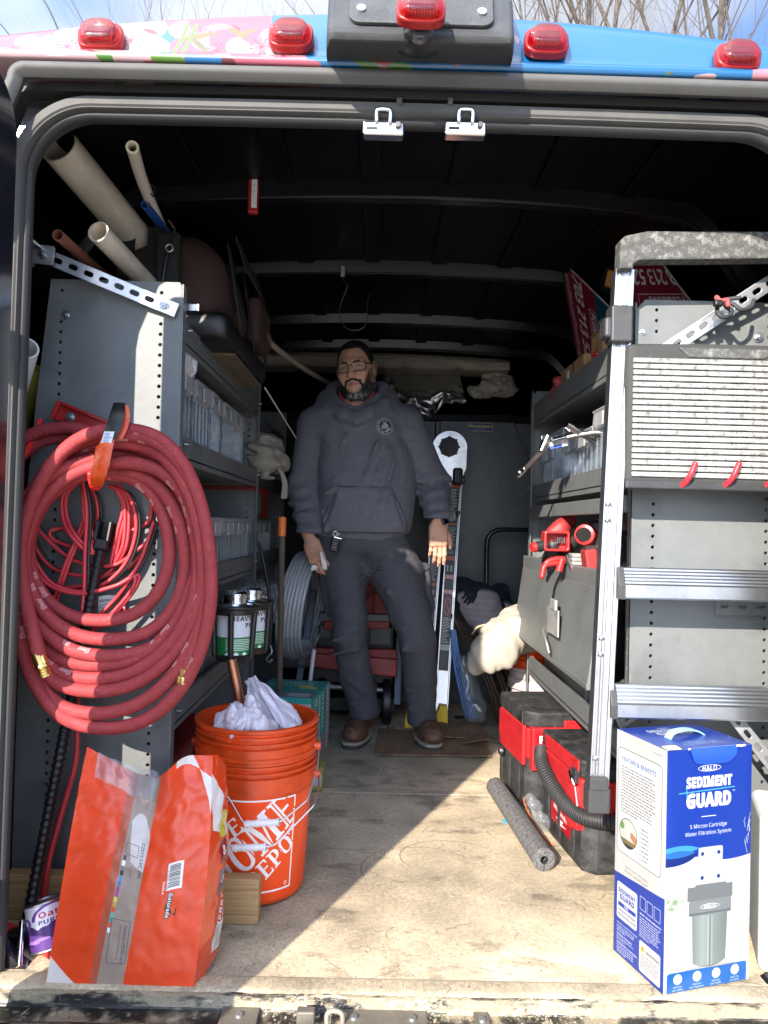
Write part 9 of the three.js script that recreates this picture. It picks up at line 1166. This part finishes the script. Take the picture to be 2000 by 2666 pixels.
  const beardF = (x, y, z) => { const ax = Math.abs(x), e = 0.0035 * ns(x * 70, y * 70, z * 70) + 0.002 * ns(x * 190, y * 190, z * 190); const jaw = y - (-0.1 + 18 * ax * ax), mo = Math.min(c2(ax, y, 0.003, -0.0425, 0.029, -0.0475) - 0.0058, c2(ax, y, 0.029, -0.0475, 0.0405, -0.082) - 0.0052), sp = c2(ax, y, 0, -0.0775, 0, -0.082) - 0.0042; let r = smin(jaw, mo, 0.01) + e + 0 * sp; r = Math.max(r, -0.13 - y, -0.014 - z, Math.min(ax - 0.069, y + 0.055)); const th = 0.001 + 0.0022 * smoothstep(-r, 0, 0.014) + 0.006 * smoothstep(-y, 0.085, 0.12) * smoothstep(z, 0.02, 0.06); return Math.max(faceB(x, y, z) - th - 0.0012 * ns(x * 150, y * 60, z * 150), r * 0.8); };
  const hairF = (x, y, z) => { const ax = Math.abs(x), hl = z > 0.02 ? lerp(0.02, 0.09, smoothstep(z + 0.02 * (1 - ax / 0.07), 0.02, 0.062)) : lerp(-0.055, 0.012, smoothstep(z, -0.05, 0.005)); return Math.max(crn(x, y, z) - 0.0035 - 0.004 * smoothstep(y, 0.06, 0.12) - 0.002 * ns(x * 90, y * 90, z * 90), hl - y + 0.003 * ns(x * 120, z * 120, 3)); };
  // hands: wrist at the origin, fingers along +y, thumb side +x, back of the hand +z
  const hand = (sx, curl, thumb, cell = 0.0028) => {
    const fk = [[0.029, 0.094, [0.043, 0.026, 0.021], 0.0094], [0.0095, 0.099, [0.047, 0.03, 0.022], 0.0096], [-0.0105, 0.096, [0.044, 0.028, 0.021], 0.0092], [-0.029, 0.087, [0.035, 0.021, 0.019], 0.0082]], ch = [];
    fk.forEach(([x, y, ls, r], i) => { let q = V(x, y - 0.012, 0.001), a = 0, sp = (x) * 1.4; const pts = [q]; ls.forEach((l, k) => { a += curl[i][k]; q = q.clone().add(V(Math.sin(sp * 0.5) * l * Math.cos(a), Math.cos(a) * l + (k ? 0 : 0.012), -Math.sin(a) * l)); pts.push(q); }); ch.push([pts, r]); });
    ch.push([thumb.map((t) => V(...t)), 0.0118]);
    const F = (x, y, z) => { x *= sx; let f = rbox(x - 0.001 + 0.0, y - 0.056, z + 0.001, 0.041 - 0.06 * Math.max(0, 0.05 - y), 0.05, 0.0155, 0.014); f = smin(f, cap(x, y, z, V(0.026, 0.03, -0.008), V(0.03, 0.06, -0.012), 0.016, 0.013), 0.012); f = smin(f, Math.max(cap(x, y, z * 1.25, V(0, -0.07, 0), V(0, 0.02, 0), 0.029, 0.027)), 0.02); for (const [pt, r] of ch) for (let i = 0; i < pt.length - 1; i++) { const r0 = r * (1 - 0.07 * i), r1 = r * (1 - 0.07 * (i + 1)); f = smin(f, cap(x, y, z, pt[i], pt[i + 1], r0, r1), 0.0042); } for (const [pt, r] of ch.slice(0, 4)) { const k = pt[0]; f = smin(f, len(x - k.x, y - k.y - 0.004, z - 0.008) - 0.0085, 0.01); f -= 0.0007 * Math.exp(-((len(x - pt[1].x, y - pt[1].y, z - pt[1].z - 0.008) / 0.006) ** 2)); } return f - 0.0008 * ns(x * 60, y * 60, z * 60); };
    const C = (x, y, z) => { const n = 0.1 * ns(x * 70, y * 50, z * 70), t = smoothstep(y, 0.1, 0.2); return [lerp(0.56, 0.62, t) * (1 + n), lerp(0.31, 0.32, t) * (1 + n), lerp(0.21, 0.225, t) * (1 + n)]; };
    return [sn(F, [-0.085, -0.075, -0.11], [0.085, 0.215, 0.045], cell, C), ch];
  };
  const frame = (o, along, back) => { const y = along.clone().normalize(), z = back.clone().addScaledVector(y, -back.dot(y)).normalize(), x = y.clone().cross(z); return new THREE.Matrix4().makeBasis(x, y, z).setPosition(o); };
  const fL = J.wrL.clone().add(V(0.002, -0.03, 0.008)), fR = J.wrR.clone().add(V(0.0, -0.018, 0.008));
  const mL = frame(fL, p(842, 1492, 3.25).sub(p(806, 1396, 3.30)), V(-0.55, 0.25, 0.85)), mR = frame(fR, p(1142, 1450, 3.26).sub(p(1141, 1362, 3.28)), V(0.1, 0.2, 1));
  const [gL] = hand(1, [[0.5, 0.75, 0.5], [0.4, 0.65, 0.45], [0.35, 0.6, 0.4], [0.3, 0.55, 0.4]], [[0.026, 0.028, -0.008], [0.042, 0.06, -0.026], [0.038, 0.088, -0.044], [0.028, 0.108, -0.052]]);
  const [gR] = hand(-1, [[0.25, 0.3, 0.2], [0.3, 0.4, 0.25], [0.36, 0.45, 0.3], [0.42, 0.5, 0.3]], [[0.026, 0.026, -0.006], [0.048, 0.052, -0.016], [0.056, 0.08, -0.022], [0.056, 0.102, -0.026]]);
  const core = sn((x, y, z) => { let f = smin(cap(x, y, z, J.neck, p(944, 1400), 0.055, 0.1), cap(x, y, z, J.shL, J.shR, 0.05, 0.05), 0.03); f = smin(f, Math.min(cap(x, y, z, J.shL, J.elL, 0.045, 0.04), cap(x, y, z, J.elL, fL, 0.04, 0.024), cap(x, y, z, J.shR, J.elR, 0.045, 0.04), cap(x, y, z, J.elR, fR, 0.04, 0.024)), 0.02); for (const l of LG) for (let i = 0; i < l.length - 1; i++) f = smin(f, cap(x, y, z, l[i][0], l[i + 1][0], l[i][1] - 0.03, l[i + 1][1] - 0.022), 0.02); return f; }, [lo[0], 0.12, Zc - 0.24], [hi[0], J.neck.y + 0.06, Zc + 0.24], 0.014, () => skin);
  const head = sn(faceB, [-0.1, -0.2, -0.13], [0.1, 0.135, 0.13], 0.0026, faceC);
  const body = partW('body', merge(hp(head), gL.applyMatrix4(mL), gR.applyMatrix4(mR), core), std([1, 1, 1], 0.55, 0, { vertexColors: true, specularIntensity: 0.7 }), man);
  const hairM = std([0.014, 0.012, 0.011], 0.7), bv = std([1, 1, 1], 0.8, 0, { vertexColors: true });
  partW('hair', hp(sn(hairF, [-0.1, -0.08, -0.13], [0.1, 0.145, 0.1], 0.0032)), hairM, man);
  partW('beard', hp(sn(beardF, [-0.1, -0.15, -0.03], [0.1, 0.02, 0.12], 0.0024, (x, y, z) => { const g = smoothstep(-y, 0.085, 0.115) * smoothstep(z, 0.01, 0.06), n = clamp(0.5 + 1.6 * ns(x * 130, y * 26, z * 130), 0, 1), k = 0.014 + g * n * 0.26 + 0.012 * n + 0.035 * smoothstep(Math.abs(x), 0.045, 0.07) * n; return [k, k * 0.95, k * 0.9]; })), bv, man);
  for (const s of [-1, 1]) {
    partW('eyebrow', hp(sn((x, y, z) => { x *= s; return smin(cap(x, y, z, V(0.014, 0.0285, 0.0935), V(0.034, 0.033, 0.086), 0.0034, 0.0036), cap(x, y, z, V(0.034, 0.033, 0.086), V(0.05, 0.028, 0.073), 0.0036, 0.0016), 0.004) + 0.0015 * ns(x * 200, y * 100, z * 100); }, s > 0 ? [0.004, 0.02, 0.06] : [-0.06, 0.02, 0.06], s > 0 ? [0.06, 0.046, 0.105] : [-0.004, 0.046, 0.105], 0.0016)), hairM, man);
    partW('eyelash', hp(tube([V(s * 0.0195, 0.0085, 0.0895), V(s * 0.027, 0.0118, 0.0905), V(s * 0.036, 0.0115, 0.088), V(s * 0.0455, 0.0075, 0.0815)], 0.0013, 20, 6)), hairM, man);
    const eg = new THREE.SphereGeometry(0.0125, 24, 18).rotateX(Math.PI / 2), ec = new Float32Array(eg.attributes.position.count * 3), ep = eg.attributes.position; for (let i = 0; i < ep.count; i++) { const r = Math.hypot(ep.getX(i) + 0.001, ep.getY(i) - 0.0), k = ep.getZ(i) < 0 ? [0.5, 0.45, 0.42] : r < 0.0026 ? [0.004, 0.004, 0.004] : r < 0.0072 ? [0.03, 0.015, 0.009] : [0.42, 0.37, 0.34]; ec.set(k, i * 3); } eg.setAttribute('color', new THREE.BufferAttribute(ec, 3));
    partW('eye', hp(plain(eg).translate(s * 0.032, 0.0085, 0.0715)), std([1, 1, 1], 0.12, 0, { vertexColors: true, clearcoat: 1 }), man);
  }
  // glasses
  { const gm = std([0.012, 0.012, 0.014], 0.3), rim = (s) => { const pts = []; for (let i = 0; i < 28; i++) { const a = i / 28 * Math.PI * 2, c = Math.cos(a), n = Math.sin(a); pts.push(V(s * (0.0355 + Math.sign(c) * Math.abs(c) ** 0.45 * 0.028), 0.0075 + Math.sign(n) * Math.abs(n) ** 0.5 * 0.0185, 0.1005 - 0.02 * Math.abs(c > 0 ? c : 0) ** 2)); } return pts; };
    const gl = partW('glasses', hp(merge(tube(rim(1), 0.0016, 80, 6, true), tube(rim(-1), 0.0016, 80, 6, true), tube([V(-0.0085, 0.014, 0.101), V(0, 0.0165, 0.106), V(0.0085, 0.014, 0.101)], 0.0016, 16, 6), ...[-1, 1].flatMap((s) => [tube([V(s * 0.0605, 0.019, 0.081), V(s * 0.068, 0.02, 0.072), V(s * 0.077, 0.019, 0.04), V(s * 0.0815, 0.018, -0.002), V(s * 0.083, 0.008, -0.018)], 0.0022, 40, 6)]))), gm, man);
    for (const s of [-1, 1]) { const sh = new THREE.Shape(rim(s).map((v) => new THREE.Vector2(v.x, v.y))); partW('lens', hp(plain(new THREE.ShapeGeometry(sh)).translate(0, 0, 0.0945)), new THREE.MeshPhysicalMaterial({ color: 0xf4f6f7, roughness: 0.02, transmission: 0.97, thickness: 0, ior: 1.35, side: THREE.DoubleSide }), gl); } }
  // pink shirt collar, watch, ring
  partW('shirt_collar', sn((x, y, z) => { const a = cap(x, y, z, V(J.neck.x, J.neck.y - 0.04, J.neck.z + 0.015), V(J.neck.x + 0.006, J.neck.y + 0.055, J.neck.z + 0.008), 0.083, 0.078); const cut = y - (J.neck.y + 0.012 + 0.9 * Math.max(0, Math.abs(x - J.neck.x) - 0.02) - 0.35 * Math.max(0, z - J.neck.z)); return Math.max(Math.abs(a) - 0.003, cut, J.neck.y - 0.05 - y); }, [J.neck.x - 0.11, J.neck.y - 0.06, J.neck.z - 0.1], [J.neck.x + 0.11, J.neck.y + 0.1, J.neck.z + 0.12], 0.0045), std([0.5, 0.05, 0.1], 0.8), man);
  { const q = new THREE.Quaternion().setFromUnitVectors(V(0, 1, 0), fR.clone().sub(J.elR).normalize()), w = fR.clone().add(V(-0.002, 0.008, -0.002)); partW('watch', merge(lathe([[0.0335, -0.011], [0.036, -0.01], [0.036, 0.01], [0.0335, 0.011]], 36).applyQuaternion(q).translate(w.x, w.y, w.z), sn((x, y, z) => rbox(x, y, z, 0.017, 0.02, 0.0065, 0.006), [-0.022, -0.024, -0.01], [0.022, 0.024, 0.01], 0.003).rotateY(0.75).rotateZ(0.35).translate(w.x + 0.028, w.y + 0.004, w.z + 0.026)), std([0.05, 0.055, 0.065], 0.35, 0.3), man); partW('watch_glass', merge(bx(0.028, 0.034, 0.002, 0, 0, 0.0068, 0.0008).rotateY(0.75).rotateZ(0.35).translate(w.x + 0.028, w.y + 0.004, w.z + 0.026)), std([0.004, 0.004, 0.005], 0.06, 0, { clearcoat: 1 }), man); }
  // key fob at the belt
  { const k = p(872, 1418, 3.16), o = thing('key_fob', 'black car key fob hanging from the mans belt below the sweatshirt', 'key fob', k); part('fob', bx(0.036, 0.062, 0.014, 0, 0, 0, 0.007, 3).rotateZ(-0.2), std([0.008, 0.008, 0.009], 0.5), o); part('cap', bx(0.034, 0.006, 0.0145, 0.006, 0.03, 0, 0.002, 2).rotateZ(-0.2), M.chrome, o); for (const y of [-0.012, 0.003]) part('button', bx(0.012, 0.007, 0.002, 0, y, 0.0072, 0.0008).rotateZ(-0.2), std([0.12, 0.12, 0.12], 0.5), o); part('split_ring', merge(new THREE.TorusGeometry(0.01, 0.0014, 8, 24).translate(0.002, 0.045, 0), new THREE.TorusGeometry(0.008, 0.0014, 8, 24).rotateY(0.8).translate(0.012, 0.044, 0.002)), M.chrome, o); part('clip', bx(0.008, 0.02, 0.006, -0.006, 0.058, -0.004, 0.002), M.black, o); }
  // white tissue in the hand
  { const a = p(836, 1440, 3.215), b = p(846, 1476, 3.21); solo('tissue', merge(sn((x, y, z) => cap(x, y, z, a, b, 0.006, 0.012) + 0.014 * (Math.abs(ns(x * 50, y * 40, z * 50)) - 0.15), [a.x - 0.05, b.y - 0.05, b.z - 0.05], [b.x + 0.05, a.y + 0.05, a.z + 0.05], 0.004), sn((x, y, z) => len(x - p(818, 1478, 3.24).x, y - p(818, 1478, 3.24).y, z - p(818, 1478, 3.24).z) - 0.014 + 0.01 * ns(x * 60, y * 60, z * 60), [p(818, 1478, 3.24).x - 0.03, p(818, 1478, 3.24).y - 0.03, p(818, 1478, 3.24).z - 0.03], [p(818, 1478, 3.24).x + 0.03, p(818, 1478, 3.24).y + 0.03, p(818, 1478, 3.24).z + 0.03], 0.004)), std([0.78, 0.77, 0.76], 0.9), 'crumpled white tissue held in the mans right hand', 'tissue'); }
}

// ================================================================ beyond the van: bare trees and a wire
{
  const bark = std([0.11, 0.09, 0.07], 0.9, 0, { map: tW(tint(256, { mottle: 0.5, grain: 0.3 }), 0.4) }), twigM = std([0.085, 0.062, 0.05], 0.85);
  function tree(label, x, z, h, spread, n) {
    const o = thing('bare_tree', label, 'tree', [x, -0.68, z], 0, null); const limbs = [], twigs = [];
    const seg = (a, b, r, r2, s) => { const g = rod(a, b, r, r2, s); g.deleteAttribute('uv'); return g; };
    const grow = (p, d, L, r, k) => {
      const steps = k < 2 ? 4 : 3; let q = p, dd = d.clone();
      for (let i = 0; i < steps; i++) { dd = dd.clone().add(V(rr(-1, 1), rr(-0.4, 0.7), rr(-1, 1)).multiplyScalar(0.16)).normalize(); const e = q.clone().addScaledVector(dd, L / steps), r2 = r * (1 - 0.18); (k < 2 ? limbs : twigs).push(seg(q, e, r, r2, k < 2 ? 8 : 4)); q = e; r = r2; if (k < 5 && i > 0) { const c = k < 1 ? 2 : k < 4 ? 2 : 1; for (let j = 0; j < c; j++) if (k > 0 || rnd() < 0.8) grow(q, dd.clone().add(V(rr(-1, 1), rr(-0.1, 0.8), rr(-1, 1)).multiplyScalar(spread)).normalize(), L * rr(0.5, 0.75), r * rr(0.42, 0.62), k + 1); } }
    };
    for (let i = 0; i < n; i++) grow(V(rr(-0.3, 0.3) * (n > 1), 0, rr(-0.3, 0.3)), V(rr(-0.2, 0.2) + (n > 1 ? (i - (n - 1) / 2) * 0.14 : 0), 1, rr(-0.15, 0.15)).normalize(), h * rr(0.6, 0.75), 0.11, 0);
    part('trunk', boxUV(merge(limbs)), bark, o); part('crown', merge(twigs), twigM, o);
  }
  tree('bare multi-stemmed tree rising above the blue roof edge at the right', 2.9, -8.0, 10.5, 0.75, 3);
  tree('bare tree with fine twigs right beside the black lamp housing', 1.7, -9.2, 9.6, 0.8, 2);
  tree('bare tree at the far right edge above the last red lamp', 5.2, -8.5, 9.8, 0.8, 3);
  tree('bare treetop with upright twigs showing above the pink roof edge', -2.2, -9.5, 6.5, 0.55, 2);
  solo('overhead_wire', tube([at(60, -80, 14), at(120, 10, 12), at(165, 105, 10.5), at(300, 380, 8)], 0.012, 30, 6), M.black, 'thin dark overhead wire at the top left against the cloud', 'wire');
  solo('overhead_wire', tube([at(-80, -20, 14), at(0, 62, 12), at(40, 110, 10.5), at(200, 300, 8)], 0.01, 30, 6), M.black, 'second thin overhead wire at the very left edge', 'wire');
}

renderer.render(scene, camera);
